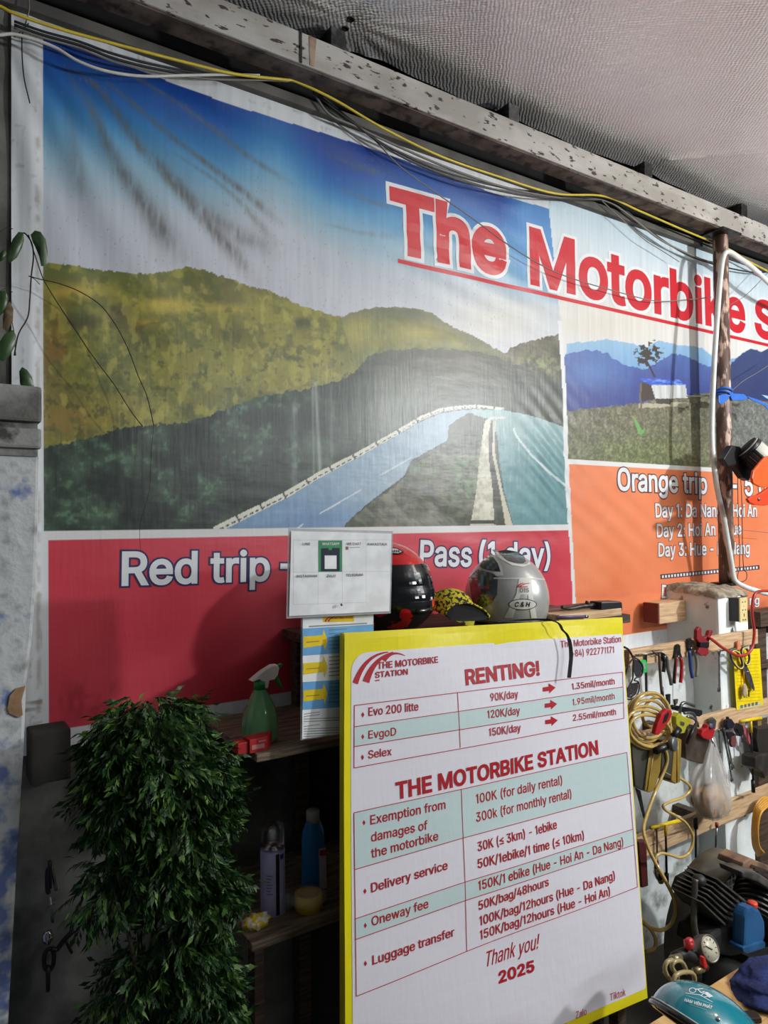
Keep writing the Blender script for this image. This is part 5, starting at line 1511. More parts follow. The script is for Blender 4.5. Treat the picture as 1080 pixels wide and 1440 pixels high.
t = thing('lubricant_bottle', 'slim blue bottle with a grey cap at the back of the lower shelf', 'bottle', t0)
b = MB(); b.lathe([(0, 0), (13*s_, 0), (14*s_, 4*s_), (14*s_, 70*s_), (13*s_, 84*s_), (9*s_, 96*s_), (8*s_, 98*s_)], t0, BLUEB, seg=28, squash=(1.25, 0.8)); b.build('body', t)
b = MB(); b.lathe([(9.5*s_, 96*s_), (9.5*s_, 111*s_), (8.5*s_, 113*s_), (0, 113*s_)], t0, flat('grey_cap', (176, 174, 172), 0.5), seg=24); o = b.build('cap', t); o['label'] = 'pale grey ribbed cap'
q = P(453, 1225, t0.y-0.021)
b = MB(); b.slab(pxs([(449, 1194), (458, 1192), (460, 1248), (450, 1252)], t0.y-13.6*s_*0.8-0.003), (0, 0.003, 0), flat('label_white', (196, 190, 194), 0.4), bev=0.0005)
b.slab(pxs([(450, 1196), (458, 1195), (458, 1203), (450, 1204)], t0.y-13.6*s_*0.8-0.0036), (0, 0.001, 0), PRED); b.build('label', t)
t0 = at_shelf(434, 1300, -0.335, z2)
s_ = mpp(434, 1290, -0.335)
t = thing('tape_roll', 'roll of yellow tape in crinkled clear wrapping at the front of the lower shelf', 'tape', t0)
b = MB(); b.lathe([(12*s_, 0), (20*s_, 0), (20*s_, 21*s_), (12*s_, 21*s_), (12*s_, 0)], t0+Vector((0, 0, 0.001)), flat('yellow_tape', (248, 208, 30), 0.35), seg=32); b.build('roll', t)
b = MB()
WRAP = flat('clear_wrap', (210, 214, 218), 0.12, alpha=0.28, trans=0.2)
b.ball(t0+Vector((0, 0, 15*s_)), (27*s_, 24*s_, 13*s_), WRAP, seg=36, rings=14, fn=lambda d: 1+0.10*mnoise.noise(d*4)+0.05*mnoise.noise(d*11)); b.build('wrapping', t)
b = MB()
q = at_shelf(404, 1270, -0.31, z2)
b.ball(q+Vector((0, 0, 0.021)), (0.018, 0.015, 0.021), WRAP, seg=20, rings=12, fn=lambda d: 1+0.3*mnoise.noise(d*3.3))
tag(b.build('plastic_wrapper'), 'crumpled clear plastic scrap between the aerosol can and the tape roll', 'wrapper')
b = MB()
q = at_shelf(360, 1296, -0.34, z2)
WRY = mat('yellow_white_wrapper', (222, 214, 200), 0.4, col2=(216, 186, 40), scale=60, lo=0.48, hi=0.52, detail=2)
b.ball(q+Vector((0, 0, 0.014)), (0.034, 0.022, 0.016), WRY, seg=26, rings=14, fn=lambda d: 1+0.45*mnoise.noise(d*3.7+Vector((3, 1, 2)))+0.2*mnoise.noise(d*9))
tag(b.build('snack_wrapper'), 'crumpled yellow and white wrapper at the left end of the lower shelf', 'wrapper')

# ------------------------------------------------------------------ pole, stub pillar and what is fixed to them
t = thing('concrete_pillar', 'whitewashed concrete stub pillar carrying the rusty pole', 'pillar', (2.95, -0.13, 0.0))
xl0 = P(1010, 860, -0.26).x; xl1 = P(1019, 960, -0.26).x
xr0 = P(1052, 850, -0.26).x; xr1 = xr0+0.03
zt = P(1010, 838, -0.26).z
b = MB()
b.hexa([(xl1, -0.26, 0), (xr1, -0.26, 0), (xr1, 0, 0), (xl1+0.02, 0, 0), (xl0, -0.26, zt), (xr0, -0.26, zt), (xr0, 0, zt+0.02), (xl0, 0, zt+0.02)], STUBW, bev=0.012)
b.build('shaft', t)
b = MB()
CRUST = mat('crumbly_mortar', (170, 160, 140), 0.95, col2=(120, 110, 92), scale=22, bump=0.7, bscale=60)
nx_, ny_ = 22, 22
vs, fs = [], []
for j in range(ny_+1):
    for i in range(nx_+1):
        u, v = i/nx_, j/ny_
        x = xl0-0.006+(xr0-xl0+0.012)*u; y = -0.266+0.27*v
        e = min(u, 1-u, v, 1-v)
        z = zt+0.004+0.02*v+0.018*min(1, e*6)+0.008*mnoise.noise(Vector((x*30, y*30, 1)))
        if e < 0.01:
            z = zt-0.012-0.010*mnoise.noise(Vector((x*40, y*40, 3)))+0.02*v
        vs.append((x, y, z))
for j in range(ny_):
    for i in range(nx_):
        a = j*(nx_+1)+i
        fs.append([a, a+1, a+nx_+2, a+nx_+1])
b.add(vs, fs, CRUST, True)
o = b.build('mortar_cap', t); o['label'] = 'rough crumbling mortar top'
POLE = mat('flaking_rusty_pole', (132, 104, 92), 0.5, col2=(84, 62, 54), scale=14, bump=0.3, stain=(206, 178, 160), sscale=40, slo=0.52, shi=0.6, stretch=(1, 1, 0.35), spec=0.6)
pb, pt_ = P(1022, 818, -0.13), P(1014, 330, -0.13)
t = thing('rusty_pole', 'rusty flaking steel pole standing on the stub pillar and holding up the beam', 'pole', (pb.x, -0.13, zt+0.02))
b = MB(); b.tube([Vector((pb.x, -0.13, zt+0.022)), Vector((pb.x, -0.13, 3.062))], 0.033, POLE, seg=24); b.build('shaft', t)
b = MB(); b.box((pb.x, -0.13, 3.069), (0.15, 0.12, 0.010), DARKSTEEL, bev=0.002); b.build('top_plate', t)
b = MB(); b.box((pb.x, -0.13, zt+0.028), (0.10, 0.10, 0.012), DARKSTEEL, bev=0.002); b.build('base_plate', t)
PVCW = flat('white_hose', (224, 230, 226), 0.35)
b = MB()
b.tube(spl(pxs([(1330, 600, -0.10), (1200, 480, -0.14), (1110, 418, -0.17), (1086, 402, -0.17), (1060, 378, -0.17), (1038, 362, -0.17), (1024, 354, -0.17), (1017, 362, -0.175), (1013, 390, -0.175), (1009, 440, -0.175), (1005, 500, -0.175), (1002, 560, -0.175), (1001, 610, -0.175), (1003, 645, -0.175), (1009, 690, -0.178), (1017, 725, -0.178), (1024, 765, -0.175), (1029, 795, -0.175), (1033, 815, -0.18), (1045, 824, -0.20), (1062, 830, -0.22), (1090, 836, -0.22), (1150, 838, -0.16), (1230, 836, -0.05)], 0), 6), 0.0115, PVCW, seg=12)
tag(b.build('white_hose'), 'white plastic conduit hose looping over the rusty pole and down its left side', 'hose')
BLUET = flat('blue_tarp_strip', (52, 112, 206), 0.4)
t = thing('blue_tie', 'blue plastic strip knotted round the rusty pole with its tail trailing right', 'strip', P(1015, 555, -0.17))
b = MB()
for k, zz in enumerate((549, 553, 557)):
    pz = P(1017, zz, -0.13)
    rg = [Vector((pb.x+0.037*math.cos(a*math.pi/8), -0.13+0.037*math.sin(a*math.pi/8), pz.z+0.006*math.sin(a*0.8+k))) for a in range(16)]
    b.tube(rg, 0.006, BLUET, seg=6, closed=True)
b.slab(pxs([(1011, 556), (1022, 554), (1026, 559), (1023, 563), (1014, 569), (1011, 566)], -0.178), (0, 0.006, 0), BLUET, bev=0.002)
b.build('knot', t)
b = MB(); b.slab(pxs([(1026, 553), (1046, 554), (1052, 559), (1048, 563), (1030, 563)], -0.172), (0, 0.008, 0), BLUET, bev=0.002)
b.slab(pxs([(1050, 557), (1064, 561), (1085, 572), (1085, 582), (1075, 570), (1058, 563)], -0.170), (0, 0.003, 0), BLUET, bev=0.001)
b.slab(pxs([(1071, 555), (1088, 558), (1088, 563), (1078, 560)], -0.168), (0, 0.003, 0), flat('pale_blue_strip', (150, 186, 222), 0.4), bev=0.001); b.build('tail', t)
# work lamp beside the pole
t = thing('work_lamp', 'black and white lamp head with orange flaps bracketed beside the rusty pole', 'lamp', P(1050, 665, -0.22))
b = MB(); b.slab(pxs([(1018, 645), (1030, 626), (1041, 628), (1052, 650), (1060, 660), (1058, 668), (1053, 676), (1046, 672), (1034, 655), (1024, 655)], -0.24), (0, 0.03, 0), BLACK, bev=0.004); b.build('bracket', t)
ax0, ax1 = P(1050, 628, -0.26), P(1092, 664, -0.34)
dr = (ax1-ax0).normalized()
b = MB(); b.lathe([(0, -0.004), (0.050, 0.0), (0.056, 0.006), (0.056, 0.16), (0.052, 0.165), (0, 0.165)], ax0, flat('lamp_housing', (206, 206, 196), 0.35), axis=dr, seg=30); o = b.build('housing', t); o['label'] = 'pale cylindrical housing'
b = MB(); b.lathe([(0.057, 0.004), (0.060, 0.006), (0.060, 0.022), (0.057, 0.024)], ax0-up*0.002, BLACK, axis=dr, seg=30); b.lathe([(0.0, -0.006), (0.050, -0.004), (0.052, 0.001), (0, 0.001)], ax0, RUBBER, axis=dr, seg=30)
v0 = (-up-rt*0.75-fw*0.35)
v0 = (v0-dr*v0.dot(dr)).normalized()
for k in range(7):
    v1 = Matrix.Rotation(R(-60+k*20), 3, dr) @ v0
    o_ = ax0+v1*0.0555
    b.tube([o_+dr*0.02, o_+dr*0.15], 0.0085, BLACK, seg=6)
o = b.build('black_fins', t)
ORG = flat('orange_plastic', (240, 96, 40), 0.35)
b = MB(); b.slab(pxs([(1077, 642), (1084, 640), (1090, 660), (1090, 686), (1070, 685), (1060, 680), (1058, 672), (1060, 662), (1068, 652)], -0.36), (0, 0.012, 0), ORG, bev=0.004); o = b.build('orange_flap', t); o['label'] = 'upper orange plastic flap'
b = MB(); b.slab(pxs([(1052, 702), (1056, 698), (1066, 696), (1078, 688), (1090, 680), (1090, 708), (1076, 711), (1062, 710), (1055, 707)], -0.365), (0, 0.014, 0), flat('orange_red_plastic', (226, 72, 34), 0.35), bev=0.004); o = b.build('orange_flap', t); o['label'] = 'lower orange red flap'
b = MB(); q = P(1067, 702, -0.366); b.lathe([(0.007, 0), (0.007, 0.003), (0, 0.004)], q, STEEL, axis=(0, -1, 0), seg=14); b.build('screw', t)
# socket and wood block
t = thing('power_socket', 'cream socket outlet with a black side box screwed to the pillar', 'socket', P(1043, 876, -0.30))
xs0, xs1 = P(1039, 860, -0.305).x, P(1049.5, 860, -0.305).x
za, zb = P(1044, 841, -0.305).z, P(1044, 874, -0.305).z
b = MB(); b.box(((xs0+xs1)/2, -0.283, (za+zb)/2), (xs1-xs0-0.002, 0.046, za-zb), flat('socket_box', (48, 50, 54), 0.5), bev=0.003); b.build('back_box', t)
b = MB(); b.box(((xs0+xs1)/2, -0.308, (za+zb)/2), (xs1-xs0+0.002, 0.006, za-zb+0.004), flat('cream_faceplate', (232, 212, 150), 0.4), bev=0.002)
for u, v, w_, h_ in ((0.32, 0.84, 0.1, 0.05), (0.68, 0.84, 0.1, 0.05), (0.5, 0.66, 0.06, 0.03), (0.34, 0.5, 0.1, 0.05), (0.68, 0.5, 0.1, 0.05), (0.5, 0.28, 0.07, 0.14), (0.36, 0.08, 0.16, 0.04), (0.66, 0.08, 0.16, 0.04)):
    b.box((xs0+(xs1-xs0)*u, -0.3113, zb+(za-zb)*v), ((xs1-xs0)*w_, 0.0012, (za-zb)*h_), BLACK)
o = b.build('faceplate', t); o['label'] = 'cream faceplate with slots'
b = MB()
q0, q1 = P(925, 848, -0.10), P(950, 874, -0.10)
b.box(((q0.x+xl0+0.06)/2, -0.07, (q0.z+q1.z)/2), (xl0+0.06-q0.x, 0.075, q0.z-q1.z), WOOD, bev=0.003)
b.box((q0.x-0.004, -0.07, (q0.z+q1.z)/2), (0.010, 0.074, q0.z-q1.z-0.004), flat('red_brown_end', (112, 46, 36), 0.6), bev=0.002)
tag(b.build('wood_block'), 'short wood offcut with a red brown end jutting from the left of the stub pillar', 'block')

# ------------------------------------------------------------------ tool rails
RY = -0.285                                  # front of the rails
def rail(label, p0, p1, hpx, x0=None, x1=None, m=WOOD):
    a, z = P(p0[0], p0[1], RY), P(p1[0], p1[1], RY)
    h = hpx*mpp(p0[0], p0[1], RY)
    xa, xb = (x0 if x0 is not None else a.x), (x1 if x1 is not None else z.x)
    zz = (a.z+z.z)/2
    b = MB()
    b.box(((xa+xb)/2, RY+0.0125, zz-h/2), (xb-xa, 0.025, h), m, bev=0.003)
    o = b.build('wooden_rail')
    tag(o, label, 'rail', 'wooden tool rails')
    return zz, zz-h
ra = rail('top wooden tool rail, against the stub pillar behind the pliers and scissors', (885, 911), (1066, 888), 24)
rb = rail('middle wooden tool rail, behind the yellow T handle and the hex keys', (905, 1023), (1100, 985), 26)
rc2 = rail('lowest wooden tool rail, below the hanging plastic bag', (896, 1155), (1100, 1118), 32)
for zz, px_ in ((ra[0]-0.03, (890,)), (rb[0]-0.03, (950,)), (rc2[0]-0.03, (905, 990))):
    for x_ in px_:                            # spacer blocks behind the rails, to the wall
        b = MB(); q = P(x_, 950, RY)
        b.box((q.x+0.02, (RY+0.025)/2, zz-0.012), (0.04, abs(RY+0.025), 0.035), DARKWOOD)
        tag(b.build('spacer_block'), 'dark block joining the %s rail to the wall near %s' % ({0: 'top', 1: 'middle', 2: 'lowest'}[0 if zz > 1.1 else (1 if zz > 0.7 else 2)], 'the price sign' if x_ < 960 else 'the plastic bag'), 'block')
TY = RY-0.012                                 # tools hang just in front
def nail(par, x, y):
    b = MB(); q = P(x, y, RY); b.tube([q+Vector((0, 0.004, 0)), q+Vector((0, -0.022, 0.003))], 0.0018, DARKSTEEL, seg=6); b.build('nail', par)
def sl(pts, y=None, th=0.010):                # traced blade or plate with real thickness
    return pxs(pts, TY if y is None else y), (0, th, 0)
# sunglasses
t = thing('sunglasses', 'black sunglasses hanging upright beside the right edge of the price sign', 'glasses', P(890, 984, TY-0.02))
LENS = flat('dark_lens', (58, 58, 64), 0.08, coat=0.8)
b = MB(); b.slab(*sl([(891, 926), (898, 929), (903, 937), (901.5, 950), (895, 952), (891, 943)], TY-0.02, 0.003), LENS, bev=0.001); o = b.build('lens', t); o['label'] = 'upper dark lens'
b = MB(); b.slab(*sl([(888, 961), (897, 959.5), (898, 966), (895, 976), (888, 982), (882, 981), (881, 973)], TY-0.02, 0.003), LENS, bev=0.001); o = b.build('lens', t); o['label'] = 'lower dark lens'
b = MB()
b.tube(spl(pxs([(891, 925), (898, 928), (904, 938), (902, 950), (895, 953), (892, 957), (897, 958.5), (899, 966), (896, 977), (888, 983), (881, 982), (881, 972), (887, 961), (890, 953), (890, 940), (891, 925)], TY-0.021), 4), 0.0028, BLACK, seg=6); b.build('frame', t)
b = MB(); b.tube(spl(pxs([(891, 926, TY-0.02), (884, 914, TY-0.03), (878, 910, TY-0.04)], 0), 4), 0.004, BLACK, seg=6); b.build('temple', t)
b = MB(); b.tube(spl(pxs([(882, 972, TY-0.02), (878, 955, TY-0.045), (884, 935, TY-0.05), (893, 923, TY-0.03)], 0), 4), 0.0032, BLACK, seg=6); b.build('temple', t)
# tape measure tag and strap
t = thing('key_fob', 'bright green square fob on a black strap hanging from the top rail', 'fob', P(905, 946, TY))
b = MB(); b.slab(*sl([(900, 929), (908, 928), (910.5, 932), (910, 946), (904.5, 946), (902, 938)], TY-0.004), flat('bright_green', (44, 196, 92), 0.35), bev=0.002); b.slab(*sl([(904, 932), (907.5, 932), (907.5, 941), (904.5, 941)], TY-0.0048, 0.001), flat('fob_grey', (150, 150, 150))); b.build('case', t)
b = MB(); b.slab(*sl([(907.5, 921), (910, 921), (910.5, 974), (908, 974)], TY+0.004, 0.003), BLACK); b.build('strap', t)
b = MB(); b.tube(pxs([(894, 921), (930, 917.5)], TY), 0.003, STEEL, seg=6); tag(b.build('steel_rod'), 'thin steel rod lying across the left of the top rail', 'rod')
t = thing('wire_hook', 'small steel wire hook at the right end of the thin rod', 'hook', P(925, 920, TY)); b = MB(); b.tube(spl(pxs([(917, 915), (924, 921), (930, 918), (935, 921)], TY-0.004), 3), 0.002, DARKSTEEL, seg=6); b.build('wire', t)
b = MB(); b.tube(spl(pxs([(927, 919), (928, 940), (929.5, 962), (931, 976)], TY), 4), 0.0055, mat('brown_rod', (108, 92, 82), 0.5, 0.4), seg=8); b.tube(pxs([(930.5, 966), (932, 985)], TY), 0.0065, BLACK, seg=8); tag(b.build('tyre_lever'), 'brown steel lever with a black lower end hanging behind the gold hose', 'lever')
def pliers(label, jaw, j2, h1, h2, m1, m2, piv):
    t = thing('pliers', label, 'pliers', P(piv[0], piv[1], TY), 'pliers on the top rail')
    b = MB(); b.slab(*sl(jaw), DARKSTEEL, bev=0.002)
    if j2:
        b.slab(*sl(j2), DARKSTEEL, bev=0.002)
    b.build('jaws', t)
    b = MB(); q = P(piv[0], piv[1], TY-0.001); b.lathe([(0.006, 0), (0.006, 0.003), (0, 0.003)], q, STEEL, axis=(0, -1, 0), seg=12); b.build('pivot', t)
    b = MB(); b.tube(spl(pxs(h1, TY), 4), 0.0068, m1, seg=8); b.build('grip', t)
    b = MB(); b.tube(spl(pxs(h2, TY-0.002), 4), 0.0068, m2, seg=8); b.build('grip', t)
    return t
pliers('grey worn pliers hanging left of the red handled ones', [(931, 917), (935, 919), (938, 925), (936, 934), (933, 927)], None, [(936, 921), (938, 930), (939, 940), (942, 952), (944, 963)], [(934, 924), (934, 934), (933, 945)], mat('worn_grey', (128, 126, 122), 0.4, 0.6), DARKSTEEL, (935, 924))
pliers('red and black handled pliers in the middle of the top rail', [(951, 918), (952, 908), (954.5, 905.5), (957, 908), (957.5, 918), (960, 925), (949, 925)], None, [(951, 926), (950, 935), (948.5, 950), (948, 961)], [(957, 925), (958.5, 935), (958, 950), (957, 960)], BLACK, REDP, (954, 924))
b = MB(); b.tube(spl(pxs([(952, 924), (951.2, 935), (950.2, 950), (949.5, 958)], TY-0.005), 4), 0.0035, flat('pale_red', (190, 70, 70)), seg=6); b.build('grip_stripe', bpy.data.objects['pliers.001'])
pliers('blue handled pliers hanging right of the red handled ones', [(967, 899), (972, 897), (974, 902), (974, 914), (969, 916), (968, 906)], None, [(969, 915), (970.5, 930), (971.5, 942), (973.5, 953)], [(976, 915), (979.5, 928), (980, 940), (979, 952)], flat('blue_grip', (44, 70, 140), 0.4), flat('grey_blue_grip', (126, 124, 112), 0.5), (972, 912))
# jumper clamp and its red cable
DRED = flat('dark_red_plastic', (140, 36, 44), 0.4)
t = thing('jumper_clamp', 'dark red spring clamp biting the top rail in front of the pillar', 'clamp', P(990, 925, TY))
b = MB(); b.slab(*sl([(980, 899), (980.5, 886), (984, 881), (987, 884), (987, 893), (991, 897), (996, 894), (998, 887), (1002, 886), (1003, 889), (999, 897), (996, 906), (986, 906)], TY-0.02, 0.016), DRED, bev=0.003); b.build('handles', t)
b = MB(); b.slab(*sl([(981, 917), (985, 908), (996, 909), (997, 919), (993, 923), (990, 921), (987, 923)], TY-0.018, 0.014), DRED, bev=0.003); b.build('jaws', t)
b = MB(); b.slab(*sl([(985, 903), (998, 903), (997, 911), (985, 910)], TY-0.022, 0.018), BLACK, bev=0.002); b.build('hinge', t)
b = MB(); b.tube(spl(pxs([(997, 896), (1006, 903), (1015, 910), (1030, 919), (1041, 922.5), (1050, 920), (1057, 912), (1060, 900), (1060.5, 885), (1058, 868), (1058, 850), (1062, 835), (1072, 831), (1090, 832)], TY-0.028), 6), 0.0062, flat('red_cable', (176, 54, 48), 0.35), seg=10); tag(b.build('red_cable'), 'thick red cable curving from the dark red clamp up past the socket', 'cable')
# small wrench in the top row and other combination wrenches
def wrench(label, a, z, w=0.0035, head=0.0085, y=None, group='combination wrenches on the rails'):
    Y_ = TY if y is None else y
    A, Z_ = P(a[0], a[1], Y_), P(z[0], z[1], Y_)
    d = (Z_-A).normalized(); n_ = Vector((-d.z, 0, d.x))
    t = thing('wrench', label, 'wrench', Z_, group)
    b = MB(); b.slab([A-n_*w, A+n_*w, Z_+n_*w*0.85, Z_-n_*w*0.85], (0, 0.005, 0), STEEL, bev=0.0012); b.build('shank', t)
    b = MB()
    rg = [A+Vector((math.cos(k*math.pi/8), 0, math.sin(k*math.pi/8)))*head*0.8+Vector((0, 0.0025, 0)) for k in range(16)]
    b.tube(rg, 0.0034, STEEL, seg=6, closed=True); b.build('ring_end', t)
    b = MB()
    o_ = [(-0.9, -0.2), (-1.0, 1.3), (-0.45, 1.5), (-0.42, 0.7), (0.42, 0.7), (0.45, 1.5), (1.0, 1.3), (0.9, -0.2), (0.4, -0.9), (-0.4, -0.9)]
    b.slab([Z_+n_*head*u+d*head*v for u, v in o_], (0, 0.006, 0), STEEL, bev=0.001); b.build('open_end', t)
    return t
t = wrench('small steel wrench hanging alone from the top rail in front of the pillar', (1012, 917), (1012, 969)); nail(t, 1012, 915)
# scissors
t = thing('scissors', 'scissors with dark blue and yellow loops hanging over the yellow card', 'scissors', P(1060, 972, TY))
YG = flat('pale_yellow_grip', (222, 200, 110), 0.4); NB = flat('navy_grip', (44, 40, 78), 0.4)
for nm, ring in (('loop', [(1028, 918), (1033, 915), (1039, 919), (1043, 928), (1044, 937), (1040, 940), (1034, 935), (1029, 927)]), ('loop', [(1043, 914), (1048, 911), (1052, 916), (1054, 926), (1052, 934), (1048, 934), (1044, 926)])):
    b = MB(); q = spl(pxs(ring, TY-0.006), 4, closed=True)
    b.tube(q, 0.0052, NB, seg=8, closed=True)
    b.tube([v+Vector((0, -0.003, 0)) for v in q], 0.0034, YG, seg=8, closed=True); b.build(nm, t)
for pts_, yy in (([(1043, 933), (1047, 935), (1055, 950), (1061.5, 968), (1060.5, 972), (1054, 962), (1049, 950)], TY-0.004), ([(1046, 932), (1050, 935), (1057, 951), (1061.8, 970), (1057, 964), (1051, 949)], TY-0.001)):
    b = MB(); b.slab(*sl(pts_, yy, 0.0025), STEEL, bev=0.0006); b.build('blade', t)
b = MB(); q = P(1051, 945, TY-0.0045); b.lathe([(0.004, 0), (0.004, 0.0025), (0, 0.003)], q, CHROME, axis=(0, -1, 0), seg=12); b.build('screw', t); nail(t, 1044, 911)
b = MB(); b.slab(*sl([(1037, 913), (1037, 902), (1039, 900), (1041, 905), (1043, 912), (1041, 914)], TY-0.002, 0.006), flat('salmon_peg', (216, 132, 96), 0.5), bev=0.001); tag(b.build('peg'), 'small salmon coloured peg above the scissors', 'peg')
# yellow card, pendant
t = thing('yellow_card', 'yellow printed card hanging between the top and middle rails', 'card', P(1053, 998, RY-0.003))
b = MB(); b.slab(*sl([(1032, 914), (1068.5, 912), (1070, 940), (1073.5, 992), (1036, 999), (1033, 950)], RY-0.002, 0.0012), flat('card_yellow', (246, 218, 20), 0.35)); b.build('card', t)
ys_ = Surf(P(1032, 998, RY-0.0021), (1, 0, 0), (0, 0, 1))
b = MB()
CINK = flat('card_faint_print', (214, 182, 24), 0.4)
for k in range(15):
    y0_ = 922+k*4.6
    ys_.line(b, (1036+(k > 8)*1, y0_), (1066+k*0.25, y0_-1.6), 0.0028, CINK, 0.0004)
ys_.poly(b, [(1039.5, 993), (1070, 986.5), (1070.5, 991.5), (1040, 998)], flat('card_pale_box', (206, 206, 170), 0.4), 0.0004)
for k in range(5):
    x_ = 1041+k*5.2
    ys_.poly(b, [(x_, 991.8-k*1.1), (x_+3.4, 991.1-k*1.1), (x_+3.5, 995.4-k*1.1), (x_+0.1, 996.1-k*1.1)], flat('card_glyph_%d' % k, (110, 108, 92), 0.4), 0.0008)
b.build('print', t)
t = thing('pendant', 'beige oval pendant on an orange cord in front of the yellow card', 'pendant', P(1047, 982, TY))
b = MB(); b.ball(P(1047, 971, TY-0.006), (0.017, 0.007, 0.030), mat('beige_shell', (188, 172, 146), 0.35, col2=(150, 132, 110), scale=30), seg=22, rings=14); b.build('shell', t)
b = MB(); b.tube(pxs([(1045.5, 940), (1046.5, 962)], TY), 0.0028, flat('orange_cord', (226, 150, 30), 0.5), seg=6); b.build('cord', t)
b = MB(); b.box(P(1053, 975, TY+0.002), (0.006, 0.004, 0.03), DARKSTEEL, bev=0.001); b.build('clip', t)
# hose coil
HOSE = flat('amber_hose', (220, 188, 112), 0.16, trans=0.25)
def circ(cx, cy, rx, ry, Y_, tilt=0.0, n_=22, dz=0.0):
    return [P(cx+rx*math.cos(2*math.pi*k/n_)*math.cos(tilt)-ry*math.sin(2*math.pi*k/n_)*math.sin(tilt), cy+rx*math.cos(2*math.pi*k/n_)*math.sin(tilt)+ry*math.sin(2*math.pi*k/n_)*math.cos(tilt), Y_+dz*math.sin(2*math.pi*k/n_)) for k in range(n_)]
t = thing('air_hose', 'coil of translucent amber air hose hanging by the sign, its end snaking down the wall', 'hose', P(912, 1010, TY-0.06))
for i, (cx, cy, rx, ry, Y_, ti) in enumerate(((912, 1008, 31, 34, TY-0.03, 0.2), (914, 1012, 28, 36, TY-0.045, -0.1), (910, 1014, 27, 30, TY-0.06, 0.4), (915, 1006, 26, 32, TY-0.075, 0.1), (911, 1020, 33, 26, TY-0.055, 0.35), (921, 1001, 16, 22, TY-0.05, 0.5), (910, 1024, 31, 24, TY-0.085, 0.5), (914, 1028, 30, 22, TY-0.10, 0.3))):
    b = MB(); b.tube(circ(cx, cy, rx, ry, Y_, ti), 0.0058, HOSE, seg=10, closed=True); b.build('loop', t)
b = MB(); b.tube(spl(pxs([(884, 1040), (900, 1050), (915, 1052), (928, 1046), (936, 1056), (938, 1072), (929, 1096), (919, 1120, TY-0.10), (909, 1148, TY-0.13), (905, 1168, TY-0.17), (911, 1190, TY-0.22), (921, 1212, TY-0.27), (935, 1237, TY-0.30), (947, 1262, TY-0.31), (950, 1282, TY-0.31), (944, 1299, TY-0.31), (930, 1308, TY-0.30), (914, 1304, TY-0.27), (902, 1294, TY-0.25)], TY-0.09), 6), 0.0058, HOSE, seg=10); o = b.build('tail', t)
b = MB(); b.tube(spl(pxs([(932, 1084), (943, 1090), (957, 1095), (969, 1104), (970, 1112), (960, 1121), (944, 1127), (933, 1133), (937, 1140), (950, 1147), (964, 1157), (973, 1172), (974, 1186), (968, 1200), (956, 1206), (942, 1202), (929, 1200), (922, 1206), (922, 1216)], TY-0.08), 6), 0.0054, HOSE, seg=10); b.build('tail', t)
b = MB(); b.tube(spl(pxs([(903, 1297), (915, 1307), (922, 1322), (920, 1334), (908, 1338)], TY-0.24), 5), 0.0058, HOSE, seg=10); b.build('tail', t)
# the red cutter, bins, hex keys
t = thing('utility_cutter', 'red handled cutter stuck through the amber hose coil', 'cutter', P(930, 1033, TY-0.11))
b = MB(); b.slab(*sl([(921, 1033), (925, 1018), (931, 1004), (938, 997), (944, 998), (946, 1004), (942, 1013), (934, 1024), (927, 1034)], TY-0.125, 0.018), REDP, bev=0.005); b.build('handle', t)
b = MB(); b.slab(*sl([(932, 1018), (935, 1006), (940, 1001), (941, 1005), (937, 1015)], TY-0.1262, 0.003), flat('cutter_black', (38, 22, 28), 0.3), bev=0.001); b.build('inlay', t)
BIN = mat('dark_bin_plastic', (60, 60, 56), 0.4, col2=(76, 74, 66), scale=8); BINR = flat('amber_bin_rim', (150, 122, 52), 0.3)
def bin_(label, f, side, rimx):
    t = thing('hanging_bin', label, 'container', P(f[2][0], f[2][1], TY-0.05), 'hanging bins')
    b = MB(); b.slab(*sl(f, TY-0.085, 0.085), BIN, bev=0.006); b.build('body', t)
    b = MB(); b.slab(*sl(side, TY-0.088, 0.09), BINR, bev=0.005); b.build('side', t)
    for x0_, x1_ in rimx:
        b = MB(); b.tube(pxs([x0_, x1_], TY-0.089), 0.0028, flat('rim_line', (176, 146, 72), 0.3), seg=6); b.build('seam', t)
bin_('dark hanging bin with amber corner below the hose coil', [(888, 1044), (917, 1052), (912, 1113), (904, 1112), (893, 1106)], [(915, 1052), (931, 1056), (929, 1085), (921, 1111), (914, 1115), (907, 1113)], [((919, 1058), (910, 1112)), ((914, 1056), (906, 1110))])
bin_('second dark hanging bin, behind and right of the first, by the hex keys', [(932, 1042), (950, 1038), (950, 1098), (930, 1091)], [(949, 1036), (959, 1040), (957, 1100), (950, 1103), (944, 1098)], [((953, 1042), (952, 1100))])
t = thing('pull_knob', 'grey metal knob on a black stem between the two bins', 'knob', P(941, 1052, TY-0.12))
q = P(943, 1046, TY-0.125); b = MB(); b.lathe([(0, 0), (0.024, 0), (0.025, 0.003), (0.025, 0.014), (0.022, 0.017), (0, 0.017)], q, mat('dull_grey_metal', (120, 124, 126), 0.4, 0.6), axis=(0.25, -1, 0.1), seg=26); b.build('disc', t)
b = MB(); b.tube(pxs([(922, 1056), (942, 1047)], TY-0.12), 0.013, BLACK, seg=10); b.tube(pxs([(946, 1036), (955, 1025)], TY-0.11), 0.012, BLACK, seg=10); b.build('stem', t)
b = MB(); b.slab(*sl([(946, 994), (950, 992), (988, 999), (988, 1005), (984, 1008), (950, 999)], TY-0.02, 0.02), BLACK, bev=0.003); tag(b.build('file_handle'), 'black rectangular bar lying over the middle rail above the hex keys', 'bar')
b = MB(); b.slab(*sl([(938, 977), (943, 976), (943, 990), (940, 993)], TY-0.004, 0.008), DARKSTEEL, bev=0.001); tag(b.build('steel_clip'), 'small dark steel clip on the wall above the black bar', 'clip')
